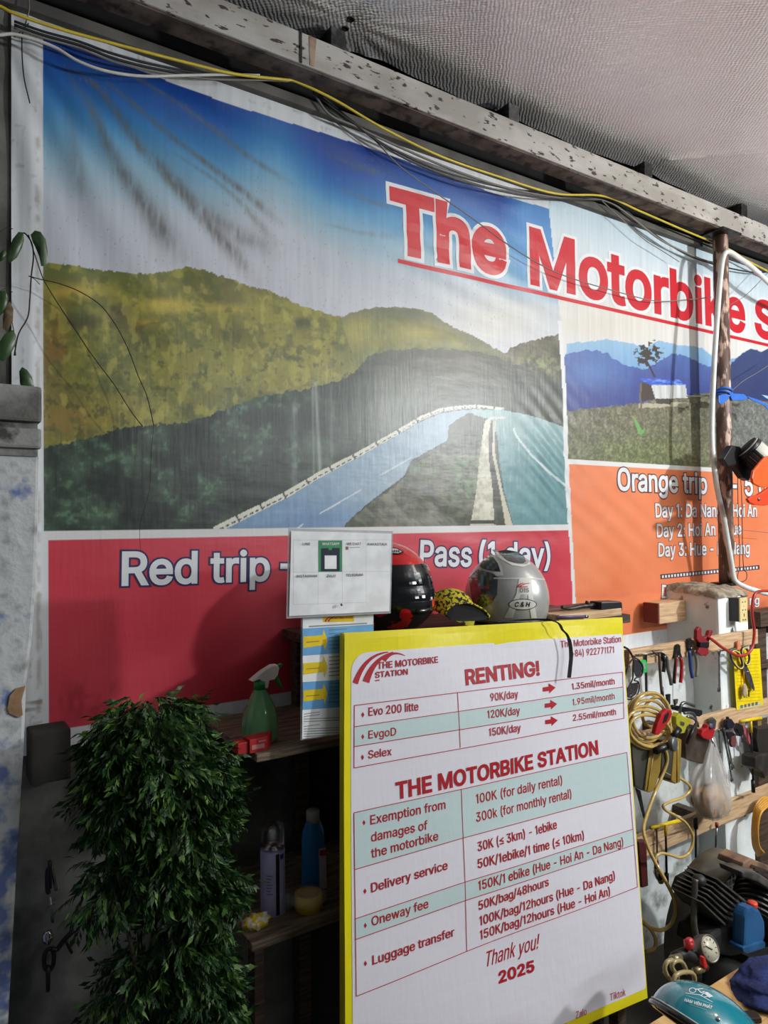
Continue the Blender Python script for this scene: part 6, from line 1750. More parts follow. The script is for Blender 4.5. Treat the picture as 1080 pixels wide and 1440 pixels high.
b = MB(); b.slab(*sl([(949, 984), (954, 983), (953, 989), (950, 992)], TY-0.004, 0.008), flat('brown_clip', (92, 70, 58)), bev=0.001); tag(b.build('hose_clip'), 'small brown clip on the wall just left of the big hex key', 'clip')
HEX = mat('hex_key_steel', (138, 140, 142), 0.35, 0.85, col2=(110, 110, 110), scale=40)
def hexkey(label, pts, r_=0.005):
    b = MB(); b.tube(spl(pxs(pts, TY-0.035), 4), r_, HEX, seg=6); tag(b.build('hex_key'), label, 'hex key', 'hex keys')
hexkey('largest hex key, its short arm pointing right above the yellow grips', [(953, 1030), (955.5, 1010), (957, 994), (961, 988.5), (967, 989), (976, 992.5)], 0.0065)
hexkey('middle hex key of the bunch, just below the largest', [(962, 1003), (970, 1002), (976, 1005), (979, 1014), (978, 1024)], 0.0055)
hexkey('shortest shiny hex key, right of the yellow grips', [(966, 1008), (974, 1010), (980, 1015), (982, 1022)], 0.0048)
YGR = flat('olive_yellow_plastic', (172, 168, 40), 0.4)
t = thing('hex_key_holder', 'olive yellow plastic holder gripping the hex keys', 'holder', P(962, 1032, TY-0.05))
b = MB(); b.slab(*sl([(951, 1008), (957, 1003), (961, 1007), (972, 1011), (971, 1018), (966, 1022), (963, 1031), (957, 1032), (955, 1024), (951, 1018)], TY-0.055, 0.03), YGR, bev=0.004); b.build('clip', t)
b = MB(); b.slab(*sl([(957, 1014), (963, 1016), (962, 1021), (957, 1019)], TY-0.0575, 0.004), CHROME, bev=0.001); b.build('screw', t)
# gloves and red capped screwdriver, plastic bag
t = thing('steel_pouch', 'grey brown metal pouch hanging below the middle rail', 'pouch', P(980, 1078, TY-0.04))
b = MB(); b.slab(*sl([(968, 1026), (978, 1020), (992, 1034), (999, 1042), (995, 1060), (990, 1075), (976, 1072), (965, 1067), (964, 1048)], TY-0.05, 0.04), mat('worn_brown_metal', (98, 88, 76), 0.4, 0.4, col2=(66, 54, 46), scale=14), bev=0.006); b.build('body', t)
b = MB(); b.tube(pxs([(966, 1046), (978, 1018)], TY-0.056), 0.005, DARKSTEEL, seg=8); b.build('wire', t)
t = thing('screwdriver', 'screwdriver with a short red handle and long bright shaft slanting over the plastic bag', 'screwdriver', P(1020, 1088, TY-0.06), 'screwdrivers on the rails')
b = MB(); b.slab(*sl([(986, 1034), (989, 1027), (994, 1025), (996, 1019), (1004, 1020), (1006, 1029), (1003, 1038), (998, 1041), (989, 1038)], TY-0.07, 0.024), REDP, bev=0.005); b.build('handle', t)
b = MB(); q = P(999.5, 1021, TY-0.0705); b.lathe([(0.012, 0), (0.012, 0.003), (0.007, 0.004), (0, 0.004)], q, flat('dark_cap', (50, 40, 66)), axis=(-0.3, -1, 0.35), seg=18); b.build('end_cap', t)
b = MB(); b.tube(pxs([(1000, 1036), (1018, 1086)], TY-0.06), 0.0034, CHROME, seg=8); b.slab(*sl([(1016, 1083), (1020, 1085), (1024, 1094), (1021, 1097), (1019, 1090), (1017, 1097)], TY-0.062, 0.005), STEEL, bev=0.001); b.build('shaft', t)
BAGM = flat('clear_bag_plastic', (226, 222, 218), 0.14, alpha=0.42, trans=0.0)
BREAD = mat('tan_bag_content', (206, 172, 128), 0.8, col2=(168, 126, 84), scale=26, lo=0.4, hi=0.6, bump=0.4)
t = thing('plastic_bag', 'clear plastic bag of tan scraps hanging from the middle rail', 'bag', P(1000, 1152, TY-0.04))
gc = P(997, 1124, TY-0.04)
sx_ = 0.003
def bagr(f):
    return f
rows = [(1002, 1036, 4, 3), (1001, 1048, 7, 6), (1000, 1062, 13, 10), (998, 1076, 20, 16), (996, 1090, 26, 22), (996, 1105, 29, 25), (997, 1120, 29, 26), (999, 1134, 26, 24), (1002, 1145, 19, 18), (1004, 1151, 8, 8)]
def bagmesh(rows, m, crease, shrink=1.0):
    b = MB()
    n_ = 40
    vs, fs = [], []
    for i, (cx, cy, w_, d_) in enumerate(rows):
        q = P(cx, cy, TY-0.05)
        for k in range(n_):
            a = 2*math.pi*k/n_
            g = (1+crease*(0.09*math.sin(a*9+i*0.6)+0.07*math.sin(a*15-i*1.1)+0.30*mnoise.noise(Vector((math.cos(a)*2, math.sin(a)*2, i*0.5)))))*shrink
            vs.append((q.x+math.cos(a)*w_*0.0034*g, q.y+math.sin(a)*d_*0.0022*g, q.z+0.006*mnoise.noise(Vector((a*2, i, 3)))))
    for i in range(len(rows)-1):
        for k in range(n_):
            l = (k+1) % n_
            fs.append([i*n_+k, i*n_+l, (i+1)*n_+l, (i+1)*n_+k])
    fs.append([(len(rows)-1)*n_+k for k in range(n_)])
    b.add(vs, fs, m, True)
    return b
bagmesh(rows, BAGM, 1.0).build('film', t)
o = bagmesh([(996, 1104, 8, 6), (996, 1107, 19, 16), (997, 1113, 25, 21), (998, 1122, 26, 23), (1000, 1134, 23, 21), (1002, 1144, 16, 15), (1004, 1149, 7, 7)], BREAD, 0.8, 0.93).build('contents', t); o['label'] = 'tan scraps seen through the film'
# right half of the middle rail
wrench('shorter thin wrench of the middle rail bunch, its open end highest', (1012, 1028), (1013, 1056), 0.003, 0.007)
wrench('long dark wrench in the middle rail bunch, ending beside the bag', (1016, 1026), (1027, 1072), 0.0036, 0.008, TY+0.002)
wrench('longest wrench of the middle rail bunch, furthest right', (1020, 1026), (1031, 1078), 0.0036, 0.009, TY-0.008)
wrench('thin wrench of the middle rail bunch hanging lowest behind the bag', (1018, 1028), (1030, 1096), 0.003, 0.007, TY+0.006)
b = MB(); b.slab(*sl([(998, 1012), (1004, 1009), (1008, 1014), (1006, 1026), (1002, 1020)], TY-0.01, 0.014), STEEL, bev=0.003); tag(b.build('spanner_head'), 'shiny steel adjustable head peeking above the red screwdriver handle', 'wrench')
b = MB(); b.slab(*sl([(1023, 1013), (1029, 1011), (1034, 1018), (1031, 1024), (1024, 1025), (1022, 1019)], TY-0.02, 0.018), flat('near_black_blue', (30, 30, 44), 0.35), bev=0.003); b.slab(*sl([(1022.5, 1008), (1025.5, 1008), (1025.5, 1026), (1022.5, 1026)], TY-0.01, 0.006), DARKSTEEL, bev=0.001); tag(b.build('socket_adapter'), 'dark five sided adapter on the middle rail right of the wrench bunch', 'adapter')
t = thing('snips', 'black snips with a dull red grip hanging below the dark adapter', 'snips', P(1031, 1052, TY-0.01))
b = MB(); b.slab(*sl([(1022, 1030), (1030, 1029), (1036, 1034), (1032, 1042), (1025, 1040)], TY-0.012, 0.012), BLACK, bev=0.002); b.build('jaws', t)
b = MB(); b.slab(*sl([(1029, 1036), (1035, 1034), (1036, 1044), (1034, 1051), (1030, 1051), (1028, 1046)], TY-0.014, 0.012), flat('dull_red', (112, 64, 62)), bev=0.003); b.build('grip', t)
t = thing('screwdriver', 'stubby black screwdriver hanging left of the pink handle', 'screwdriver', P(1043, 1045, TY-0.01), 'screwdrivers on the rails')
b = MB(); b.slab(*sl([(1037, 1026), (1041, 1018), (1045, 1020), (1047, 1029), (1044, 1036), (1041, 1036)], TY-0.02, 0.02), BLACK, bev=0.004); b.build('handle', t)
b = MB(); b.tube(pxs([(1043, 1034), (1043.5, 1044)], TY-0.01), 0.003, DARKSTEEL, seg=6); b.build('shaft', t)
b = MB(); b.slab(*sl([(1042, 1020), (1047, 1019), (1052, 1026), (1058, 1049), (1054, 1046), (1047, 1032)], TY-0.012, 0.012), flat('dusty_pink', (168, 84, 92), 0.5), bev=0.003); tag(b.build('pink_handle'), 'dusty pink tool handle slanting behind the yellow T handle shaft', 'handle')
def thandle(label, bar, sh, sock, r_=0.0055):
    t = thing('t_handle_wrench', label, 'wrench', P(sock[1][0], sock[1][1], TY-0.02), 'yellow T handle wrenches')
    b = MB(); b.tube(pxs(bar, TY-0.026), 0.0072, YELP, seg=10); b.tube(pxs([sh[0], ((sh[0][0]*0.8+sh[1][0]*0.2), (sh[0][1]*0.8+sh[1][1]*0.2))], TY-0.026), 0.0062, YELP, seg=10); b.build('handle', t)
    b = MB(); b.tube(pxs(sh, TY-0.026), 0.0042, DARKSTEEL, seg=8); b.build('shaft', t)
    b = MB(); b.tube(pxs(sock, TY-0.026), 0.008, DARKSTEEL, seg=10); b.build('socket', t)
thandle('yellow T handle wrench hanging from the right end of the middle rail', [(1041, 1014.5), (1070, 1009.5)], [(1055.5, 1013), (1059, 1098)], [(1058.8, 1097), (1059.5, 1114)])
thandle('yellow T handle wrench hanging from the lowest rail beside the price sign', [(915, 1164), (956, 1154)], [(936, 1160), (937.5, 1232)], [(937.5, 1228), (937.6, 1240)])
b = MB(); b.tube(pxs([(1069, 1009), (1084, 1006)], TY-0.02), 0.007, mat('grey_bar', (150, 146, 142), 0.5), seg=8); tag(b.build('grey_bar'), 'grey bar end on the middle rail at the right edge', 'bar')
t = thing('padlock_tag', 'small brass tag on the middle rail under the grey bar', 'tag', P(1068, 1022, TY)); b = MB(); b.slab(*sl([(1066, 1011), (1071, 1010), (1071, 1021), (1066, 1022)], TY-0.004, 0.004), mat('brass', (196, 170, 110), 0.4, 0.6), bev=0.001); b.build('plate', t)
# lowest rail
wrench('wrench hanging from the lowest rail, left of the T handle shaft', (924, 1166), (925, 1212), 0.0034, 0.008)
t = thing('socket_driver', 'chrome socket driver with a brass tip hanging below the lowest rail', 'driver', P(931, 1246, TY-0.02))
q0, q1 = P(922, 1221, TY-0.03), P(932, 1246, TY-0.03); dd = q1-q0
b = MB(); b.lathe([(0.0, 0), (0.008, 0.0), (0.010, 0.008), (0.014, 0.014), (0.014, 0.045), (0.010, 0.052), (0, 0.052)], q0, CHROME, axis=dd, seg=16); b.build('barrel', t)
b = MB(); b.lathe([(0.010, 0.050), (0.011, 0.066), (0.006, 0.070), (0, 0.070)], q0, mat('brass_tip', (190, 160, 80), 0.35, 0.7), axis=dd, seg=16); b.build('tip', t)
b = MB(); b.tube(pxs([(922, 1205), (923, 1222)], TY-0.03), 0.008, DRED, seg=10); b.build('grip', t)
t = thing('screwdriver', 'black handled screwdriver hanging from the middle of the lowest rail', 'screwdriver', P(978, 1206, TY), 'screwdrivers on the rails')
b = MB(); b.tube(pxs([(978, 1150), (978.5, 1165)], TY-0.012), 0.0085, BLACK, seg=10); b.build('handle', t)
b = MB(); b.tube(pxs([(978.5, 1164), (978.5, 1206)], TY-0.012), 0.0042, DARKSTEEL, seg=8); b.build('shaft', t)
t = thing('screwdriver', 'thin screwdriver hanging under the plastic bag on the lowest rail', 'screwdriver', P(1006, 1196, TY), 'screwdrivers on the rails')
b = MB(); b.tube(pxs([(1008, 1157), (1008, 1163)], TY-0.01), 0.007, DRED, seg=8); b.build('handle', t)
b = MB(); b.tube(pxs([(1008, 1162), (1006, 1194)], TY-0.01), 0.0042, STEEL, seg=8); b.build('shaft', t)
b = MB(); b.slab(*sl([(898, 1184), (909, 1182), (912, 1246), (903, 1249), (901, 1220)], TY-0.02, 0.022), flat('maroon_metal', (82, 34, 34), 0.45), bev=0.004); tag(b.build('maroon_bar'), 'dark maroon square bar hanging at the left end of the lowest rail', 'bar')
t = thing('hacksaw_blade', 'dark tapered blade hanging behind the bins by the sign edge', 'blade', P(905, 1155, TY+0.004)); b = MB(); b.slab(*sl([(894, 1108), (901, 1112), (908, 1150), (906, 1152)], TY+0.004, 0.004), DARKSTEEL, bev=0.001); b.build('blade', t)
# yellow extension cord coil at the right edge
COILY = flat('yellow_cord', (222, 160, 52), 0.4)
t = thing('extension_cord', 'hank of yellow extension cord hanging at the right edge below the middle rail', 'cord', P(1066, 1205, TY))
for k in range(6):
    b = MB()
    dx = k*3.2
    b.tube(spl(pxs([(1058+dx*0.4, 1190+k), (1058+dx*0.5, 1160), (1062+dx*0.6, 1136+k), (1072+dx, 1122+k*1.5), (1086, 1123+k*2)], TY-0.02-0.008*k), 5)+spl(pxs([(1058+dx*0.4, 1190+k), (1063+dx*0.7, 1206-k)], TY-0.02-0.008*k), 3)[1:] if False else spl(pxs([(1086, 1123+k*2), (1072+dx, 1122+k*1.5), (1062+dx*0.6, 1136+k), (1058+dx*0.5, 1162), (1059+dx*0.5, 1188), (1066+dx*0.5, 1204-k)], TY-0.02-0.008*k), 5), 0.0045, COILY, seg=8)
    b.build('strand', t)
# dark wooden frame and clutter past the pillar
t = thing('wooden_rack', 'dark brown wooden rack standing past the pillar at the right edge', 'rack', (3.45, -0.2, 0.0))
xq = P(1062, 880, -0.16).x
b = MB(); zA, zB = P(1070, 858, -0.16).z, P(1070, 879, -0.16).z
b.box((xq+0.35, -0.16, (zA+zB)/2), (0.75, 0.08, zA-zB), DARKWOOD, bev=0.003); b.build('top_rail', t)
b = MB(); b.box((xq+0.05, -0.12, zB/2), (0.09, 0.08, zB), DARKWOOD, bev=0.003); b.build('upright', t)
b = MB(); b.box((xq+0.4, -0.05, zB/2), (0.62, 0.03, zB), flat('void_shade', (30, 27, 25), 0.9)); b.build('void_sheet', t)  # dark sheet added, its colour stands for the shaded void in the rack
b = MB(); zC = P(1070, 935, -0.16).z; b.box((xq+0.35, -0.15, zC), (0.7, 0.07, 0.02), DARKWOOD, bev=0.002); b.build('shelf', t)
t = thing('bench_vice', 'dark greasy metal vice at the right edge below the middle rail', 'vice', P(1075, 1110, TY-0.03))
b = MB(); b.slab(*sl([(1062, 1066), (1068, 1061), (1090, 1060), (1090, 1080), (1080, 1082), (1076, 1096), (1072, 1086), (1062, 1080)], TY-0.06, 0.06), mat('greasy_metal', (54, 50, 46), 0.5, 0.4, col2=(90, 84, 76), scale=12, lo=0.55, hi=0.7), bev=0.006); b.build('jaw', t)
b = MB(); b.slab(*sl([(1066, 1024), (1090, 1020), (1090, 1062), (1068, 1063), (1064, 1040)], TY-0.03, 0.04), mat('dark_oily', (40, 34, 30), 0.6), bev=0.006); b.build('body', t)

# ------------------------------------------------------------------ thick lower wall behind the rails
b = MB()
zp = P(930, 922, -0.13).z
b.box((3.45, -0.065, zp/2), (2.7, 0.13, zp), WHITEWALL, bev=0.004)
struct(b.build('trim_3'), 'whitewashed lower wall behind the tool rails', 'wall')

# ------------------------------------------------------------------ air compressor
IRON = mat('dusty_black_iron', (38, 38, 38), 0.55, 0.3, col2=(70, 66, 60), scale=14, lo=0.5, hi=0.75, bump=0.15)
FINM = mat('dusty_fins', (58, 57, 55), 0.5, 0.4, col2=(92, 88, 82), scale=20)
DUSTY = mat('dusty_guard', (84, 80, 72), 0.7, col2=(150, 142, 124), scale=7, lo=0.4, hi=0.7, bump=0.1)
ALU = mat('grimy_aluminium', (112, 108, 102), 0.5, 0.5, col2=(70, 66, 62), scale=18)
gl = P(933, 1310, -0.42)
GRD = 0.27
gcx, gcz = gl.x+GRD, P(1052, 1213, -0.56).z-GRD
t = thing('air_compressor', 'dusty black air compressor with a round belt guard and blue oil case by the wall', 'compressor', (gcx+0.1, -0.6, 0.0))
b = MB()
n_ = 40
vs, fs = [], []
for k in range(n_+1):
    a = R(-30+240*k/n_)
    for r_, y in ((GRD, -0.42), (GRD, -0.56), (GRD-0.006, -0.56), (GRD-0.006, -0.42)):
        vs.append((gcx+r_*math.cos(a), y, gcz+r_*math.sin(a)))
for k in range(n_):
    for j in range(4):
        l = (j+1) % 4
        fs.append([k*4+j, k*4+l, k*4+4+l, k*4+4+j])
b.add(vs, fs, DUSTY, True)
b.build('belt_guard', t)
b = MB()
for k in range(-12, 13):                     # wire mesh of the guard
    x = k*0.021
    h = math.sqrt(max(0, (GRD-0.01)**2-x*x))
    b.tube([(gcx+x, -0.50, gcz-h), (gcx+x, -0.50, gcz+h)], 0.0016, ALU, seg=4)
    b.tube([(gcx-h, -0.502, gcz+x), (gcx+h, -0.502, gcz+x)], 0.0016, ALU, seg=4)
b.build('guard_mesh', t)
b = MB(); b.lathe([(0, 0), (GRD-0.03, 0), (GRD-0.02, 0.01), (GRD-0.02, 0.035), (0, 0.035)], (gcx, -0.475, gcz), flat('flywheel_black', (20, 20, 20), 0.6), axis=(0, 1, 0), seg=36); b.build('flywheel', t)
def cyl_head(c, ax, r_, L_, nf, m1, nm):
    b = MB()
    prof = [(0, 0), (r_*0.8, 0)]
    for k in range(nf):
        h = 0.004+L_*k/nf
        prof += [(r_*0.82, h), (r_, h+0.001), (r_, h+L_/nf*0.35), (r_*0.82, h+L_/nf*0.4)]
    prof += [(r_*0.86, L_), (r_*0.86, L_+0.02), (0, L_+0.02)]
    b.lathe(prof, c, m1, axis=ax, seg=30, smooth=False)
    b.build(nm, t)
cc = P(1020, 1330, -0.72)
h1 = P(1050, 1315, -0.70)
b = MB()
b.slab(pxs([(990, 1250), (1008, 1240), (1040, 1266), (1050, 1290), (1036, 1306), (1000, 1288), (984, 1268)], -0.71), (0, 0.10, 0), IRON, bev=0.006)
b.build('cylinder', t)
for k in range(7):
    b = MB()
    xa, ya = 1008-3.6*k, 1237+5.4*k
    b.slab(pxs([(xa, ya), (xa+1.5, ya-1.6), (xa+42-1.2*k, ya+30), (xa+41-1.2*k, ya+33)], -0.735-0.003*k), (0, 0.10, 0), FINM, bev=0.001)
    b.build('cooling_fin', t)
cyl_head(P(1062, 1300, -0.66), (P(1072, 1248, -0.62)-P(1062, 1300, -0.66)), 0.085, 0.14, 7, FINM, 'cylinder')
b = MB(); b.slab(pxs([(1046, 1214), (1056, 1207), (1092, 1222), (1092, 1252), (1080, 1238), (1044, 1222)], -0.66), (0, 0.09, 0), mat('tan_fin_head', (150, 116, 92), 0.6, col2=(96, 76, 62), scale=12), bev=0.004)
for k in range(4):
    b.slab(pxs([(1056+k*5, 1219+k*4.5), (1058+k*5, 1216+k*4.5), (1096, 1230+k*7), (1096, 1233+k*7)], -0.665), (0, 0.05, 0), flat('fin_gap', (58, 44, 38), 0.7))
o = b.build('head_cover', t); o['label'] = 'tan finned head cover'
b = MB(); b.slab(pxs([(1043, 1226), (1064, 1226), (1090, 1243), (1090, 1256), (1066, 1240), (1045, 1234)], -0.70), (0, 0.08, 0), ALU, bev=0.006); b.build('valve_plate', t)
b = MB(); b.slab(pxs([(1000, 1318), (1016, 1306), (1040, 1300), (1062, 1296), (1062, 1338), (1030, 1346), (996, 1340)], -0.75), (0, 0.11, 0), IRON, bev=0.012); b.build('crankcase', t)
OILB = mat('blue_oil_case', (34, 92, 142), 0.35, col2=(24, 60, 96), scale=9, lo=0.45, hi=0.7)
b = MB(); b.slab(pxs([(1048, 1290), (1053, 1278), (1061, 1275), (1069, 1280), (1076, 1296), (1077, 1318), (1073, 1328), (1062, 1332), (1050, 1335), (1046, 1330)], -0.80), (0, 0.04, 0), OILB, bev=0.010); b.slab(pxs([(1045, 1333), (1074, 1323), (1077, 1326), (1076, 1334), (1050, 1342), (1045, 1339)], -0.805), (0, 0.045, 0), OILB, bev=0.004); o = b.build('oil_case', t); o['label'] = 'blue oil case'
b = MB(); q = P(1058, 1274, -0.785); b.lathe([(0.013, -0.004), (0.015, 0.0), (0.015, 0.010), (0.012, 0.013), (0, 0.013)], q, flat('orange_red_cap', (226, 70, 46), 0.4), seg=18); o = b.build('filler_cap', t); o['label'] = 'orange red filler cap'
b = MB(); b.tube(spl(pxs([(978, 1236), (977, 1250), (976, 1270), (976, 1300), (982, 1330)], -0.72), 4), 0.009, mat('grey_pipe', (96, 92, 84), 0.5, 0.4), seg=10); b.ball(P(983, 1238, -0.72), (0.022, 0.02, 0.017), IRON, seg=16, rings=10); b.build('outlet_pipe', t)
# tank and feet
tx0, tz = gcx-0.24, 0.17
b = MB(); b.lathe([(0, -0.05), (0.08, -0.042), (0.125, -0.01), (0.135, 0.03), (0.135, 0.66), (0.125, 0.70), (0.08, 0.73), (0, 0.74)], (tx0, -0.66, tz), mat('grey_tank', (74, 76, 76), 0.45, col2=(52, 54, 54), scale=8), axis=(1, 0, 0), seg=36); b.build('tank', t)
for x in (tx0+0.08, tx0+0.60):
    for y in (-0.74, -0.58):
        b = MB(); b.box((x, y, 0.035), (0.04, 0.03, 0.07), IRON, bev=0.003); b.build('foot', t)
b = MB(); b.box((gcx+0.03, -0.64, (tz+0.13+P(1020, 1344, -0.64).z)/2), (0.46, 0.20, max(0.02, P(1020, 1344, -0.64).z-tz-0.13)), IRON, bev=0.004); b.build('mounting_bed', t)
# pressure gauge and taps
b = MB(); q = P(998, 1334, -0.88); dg = Vector((-0.05, -1, 0.25)).normalized(); dg = (CAM-q).normalized()*0.75+rt*0.62; dg.normalize()
b.lathe([(0, -0.03), (0.030, -0.03), (0.033, -0.026), (0.033, 0.002), (0.030, 0.004), (0.028, 0.0)], q, mat('gauge_case', (112, 102, 92), 0.4, 0.5), axis=dg, seg=28); g_ = b.build('pressure_gauge', t)
b = MB(); b.lathe([(0.0285, 0), (0.0285, 0.001), (0, 0.001)], q, flat('gauge_dial', (206, 200, 176), 0.35), axis=dg, seg=28); o = b.build('dial', g_); o['label'] = 'cream dial'
b = MB(); e1 = dg.cross(Vector((0, 0, 1))).normalized(); e2 = e1.cross(dg)
b.tube([q+dg*0.003-e1*0.006-e2*0.004, q+dg*0.003+e1*0.014+e2*0.010], 0.0012, BLACK, seg=4)
for k in range(9):
    a = R(-130+k*32.5)
    v = e1*math.sin(a)+e2*math.cos(a)
    b.tube([q+dg*0.0022+v*0.019, q+dg*0.0022+v*0.024], 0.0007, BLACK, seg=4)
b.build('needle', g_)
b = MB(); b.tube(pxs([(948, 1347), (962, 1340), (985, 1352), (990, 1360)], -0.86), 0.014, IRON, seg=10); b.tube(pxs([(990, 1345), (984, 1356)], -0.86), 0.016, IRON, seg=10); b.build('manifold', t)
b = MB(); b.tube(pxs([(967, 1335), (969, 1324)], -0.87), [0.008, 0.014], flat('tap_red', (186, 30, 32), 0.4), seg=10); b.ball(P(969, 1324, -0.87), (0.014, 0.010, 0.010), flat('tap_red_knob', (190, 32, 34), 0.4), seg=14, rings=8); o = b.build('tap_handle', t); o['label'] = 'red tap knob'
b = MB(); b.slab(pxs([(989, 1347), (992, 1346), (996, 1360), (993, 1364), (990, 1360)], -0.90), (0, 0.012, 0), flat('tap_red_lever', (196, 40, 36), 0.4), bev=0.003); o = b.build('tap_handle', t); o['label'] = 'red tap lever'
b = MB(); b.tube(pxs([(944, 1350), (956, 1346)], -0.87), 0.010, mat('brass_fitting', (150, 140, 110), 0.35, 0.7), seg=8); b.build('fitting', t)
b = MB(); b.tube(pxs([(976, 1366), (988, 1362)], -0.89), 0.009, mat('brass_fitting_dull', (150, 136, 98), 0.35, 0.7), seg=8); b.build('fitting', t)
b = MB(); b.tube(spl(pxs([(946, 1350), (938, 1353), (935, 1362), (939, 1373), (948, 1381), (953, 1374), (945, 1360), (949, 1352), (958, 1352), (964, 1362), (964, 1370)], -0.88), 5), 0.0055, flat('cloudy_hose', (178, 160, 112), 0.3, trans=0.2), seg=8); b.tube(spl(pxs([(946, 1384), (950, 1372), (962, 1367), (974, 1369), (977, 1380), (972, 1392)], -0.90), 5), 0.0055, flat('cloudy_hose_end', (178, 160, 112), 0.3, trans=0.2), seg=8); b.build('thin_hose', t)

# ------------------------------------------------------------------ wooden table, teal helmet, blue cloth
TBZ = 0.598
cr = PZ(1028, 1367, TBZ)
t = thing('wooden_table', 'pale wooden table with planked top in front of the compressor', 'table', (cr.x-0.25, cr.y-0.30, 0))
TW = mat('pale_varnished_pine', (222, 184, 124), 0.4, col2=(196, 150, 92), scale=3.2, stretch=(9, 1.0, 1), lo=0.35, hi=0.65, stain=(150, 100, 56), sscale=5, slo=0.62, shi=0.74)
x1_, x0_, y1_, y0_ = cr.x+0.04, cr.x-0.72, cr.y, cr.y-0.56
for k in range(4):
    ya, yb = y1_-(y1_-y0_)*k/4, y1_-(y1_-y0_)*(k+1)/4
    b = MB(); b.box(((x0_+x1_)/2, (ya+yb)/2, TBZ-0.0125), (x1_-x0_, ya-yb-0.0012, 0.025), TW, bev=0.0015); b.build('top_plank', t)
for x in (x0_+0.05, x1_-0.05):
    for y in (y0_+0.05, y1_-0.05):
        b = MB(); b.box((x, y, (TBZ-0.025)/2), (0.045, 0.045, TBZ-0.025), TW, bev=0.003); b.build('leg', t)
b = MB(); b.box(((x0_+x1_)/2, y1_-0.05, TBZ-0.06), (x1_-x0_-0.12, 0.02, 0.07), TW, bev=0.002); b.build('apron', t)
CLOTH = mat('navy_cloth', (28, 46, 104), 0.9, col2=(18, 30, 76), scale=30, bump=0.5, bscale=70)
cq = P(1075, 1366, -1.02)
b = MB()
b.ball((cq.x+0.03, cq.y-0.015, TBZ+0.004), (0.125, 0.085, 0.034), CLOTH, seg=60, rings=30, fn=lambda d: 1+0.30*mnoise.noise(d*2.2+Vector((2, 0, 1)))+0.10*abs(math.sin(d.x*7+d.y*4))*max(0, d.z)+0.05*mnoise.noise(d*6), e0=-5)
tag(b.build('blue_cloth'), 'crumpled dark blue cloth on the right corner of the wooden table', 'cloth')
# teal helmet
HC = CAM+ray(1001, 1469)*1.44
mpx = 1.44/F
ct, sn = math.cos(R(35)), math.sin(R(35))
e1 = rt*ct-up*sn; e2 = rt*sn+up*ct; e3 = -fw
hr = (90*mpx, 64*mpx, 0.118)
TEAL = mat('teal_gloss', (10, 132, 148), 0.18, col2=(8, 122, 140), scale=3, coat=0.8)
hrot = Matrix((e1, e2, e3)).transposed()
t = thing('half_helmet', 'glossy teal half helmet with white lettering on the wooden table', 'helmet', Vector((HC.x, HC.y, TBZ)))
nn = Vector((0.0, 0.93, -0.38)).normalized()   # rim plane, in helmet axes
pole_ = nn
xa_ = Vector((1, 0, 0)); ya_ = nn.cross(xa_).normalized()
def dome(b, m, scale, a0, rings=22, seg=56):
    vs, fs = [], []
    for i in range(rings+1):
        e = R(a0+(90-a0)*i/rings)
        for k in range(seg):
            a = 2*math.pi*k/seg
            d = (xa_*math.cos(a)+ya_*math.sin(a))*math.cos(e)+nn*math.sin(e)
            # project direction to the ellipsoid
            s_ = 1/math.sqrt((d.x/hr[0])**2+(d.y/hr[1])**2+(d.z/hr[2])**2)*scale
            vs.append(HC+hrot @ (d*s_))
    for i in range(rings):
        for k in range(seg):
            l = (k+1) % seg
            fs.append([i*seg+k, i*seg+l, (i+1)*seg+l, (i+1)*seg+k])
    b.add(vs, fs, m, True)
    return vs[:seg]
b = MB(); rim = dome(b, TEAL, 1.0, 2); b.build('shell', t)
b = MB(); dome(b, flat('helmet_lining', (56, 58, 70), 0.95, bump=0.6, bscale=90), 0.93, 0); b.build('lining', t)
b = MB(); b.tube(rim, 0.0055, HBLK, seg=8, closed=True); b.build('rim', t)
b = MB(); b.tube([HC+(v-HC)*1.012+hrot @ (nn*0.0075) for v in rim], 0.0018, HWHT, seg=6, closed=True); b.build('pinstripe', t)
es = ESurf(HC, hr, hrot)
b = MB()
TW_ = flat('helmet_white_print', (226, 234, 236), 0.35)
es.text(b, 'NAM VIÊN PHÁT', (962, 1408), (1001, 1419), 4.6, TW_, 0.0006, bold=0.03)
es.line(b, (964, 1396.5), (984, 1399), 0.8, TW_, 0.0008); es.line(b, (984, 1399), (1002, 1409), 0.8, TW_, 0.0008)
es.line(b, (964.5, 1399.5), (1001, 1411.5), 0.7, flat('helmet_faint_print', (120, 186, 194), 0.35), 0.0008)
es.line(b, (969, 1412), (994, 1420), 0.7, flat('helmet_faint_print_low', (120, 186, 194), 0.35), 0.0008)
def eline(pp, w_):
    for a_, z_ in zip(pp[:-1], pp[1:]):
        es.line(b, a_, z_, w_, TW_, 0.0010)
eline([(974+4.6*math.cos(k*math.pi/7), 1392.5+3.4*math.sin(k*math.pi/7)) for k in range(15)], 1.0)   # little motorbike mark
eline([(977, 1391), (981, 1391), (989, 1390)], 1.2); eline([(981, 1391), (986, 1396), (991, 1394)], 1.2); eline([(986, 1400), (990, 1396), (996, 1401), (990, 1402)], 1.0)
es.poly(b, [(991, 1395), (995, 1395), (1003, 1401), (997, 1403)], TW_, 0.0010)
o = b.build('lettering', t); o['label'] = 'white lettering with a small motorbike mark'
b = MB(); q = es.at((1010, -1433), 0.001); b.lathe([(0.004, 0), (0.004, 0.002), (0, 0.002)], q, CHROME, axis=(q-HC), seg=12); b.build('rivet', t)
b = MB(); b.lathe([(0.004, 0), (0.004, 0.002), (0, 0.002)], es.at((937, -1412), 0.001), HBLK, axis=(es.at((937, -1412), 0)-HC), seg=12); b.build('rivet', t)
b = MB(); q = PZ(1052, 1434, TBZ)
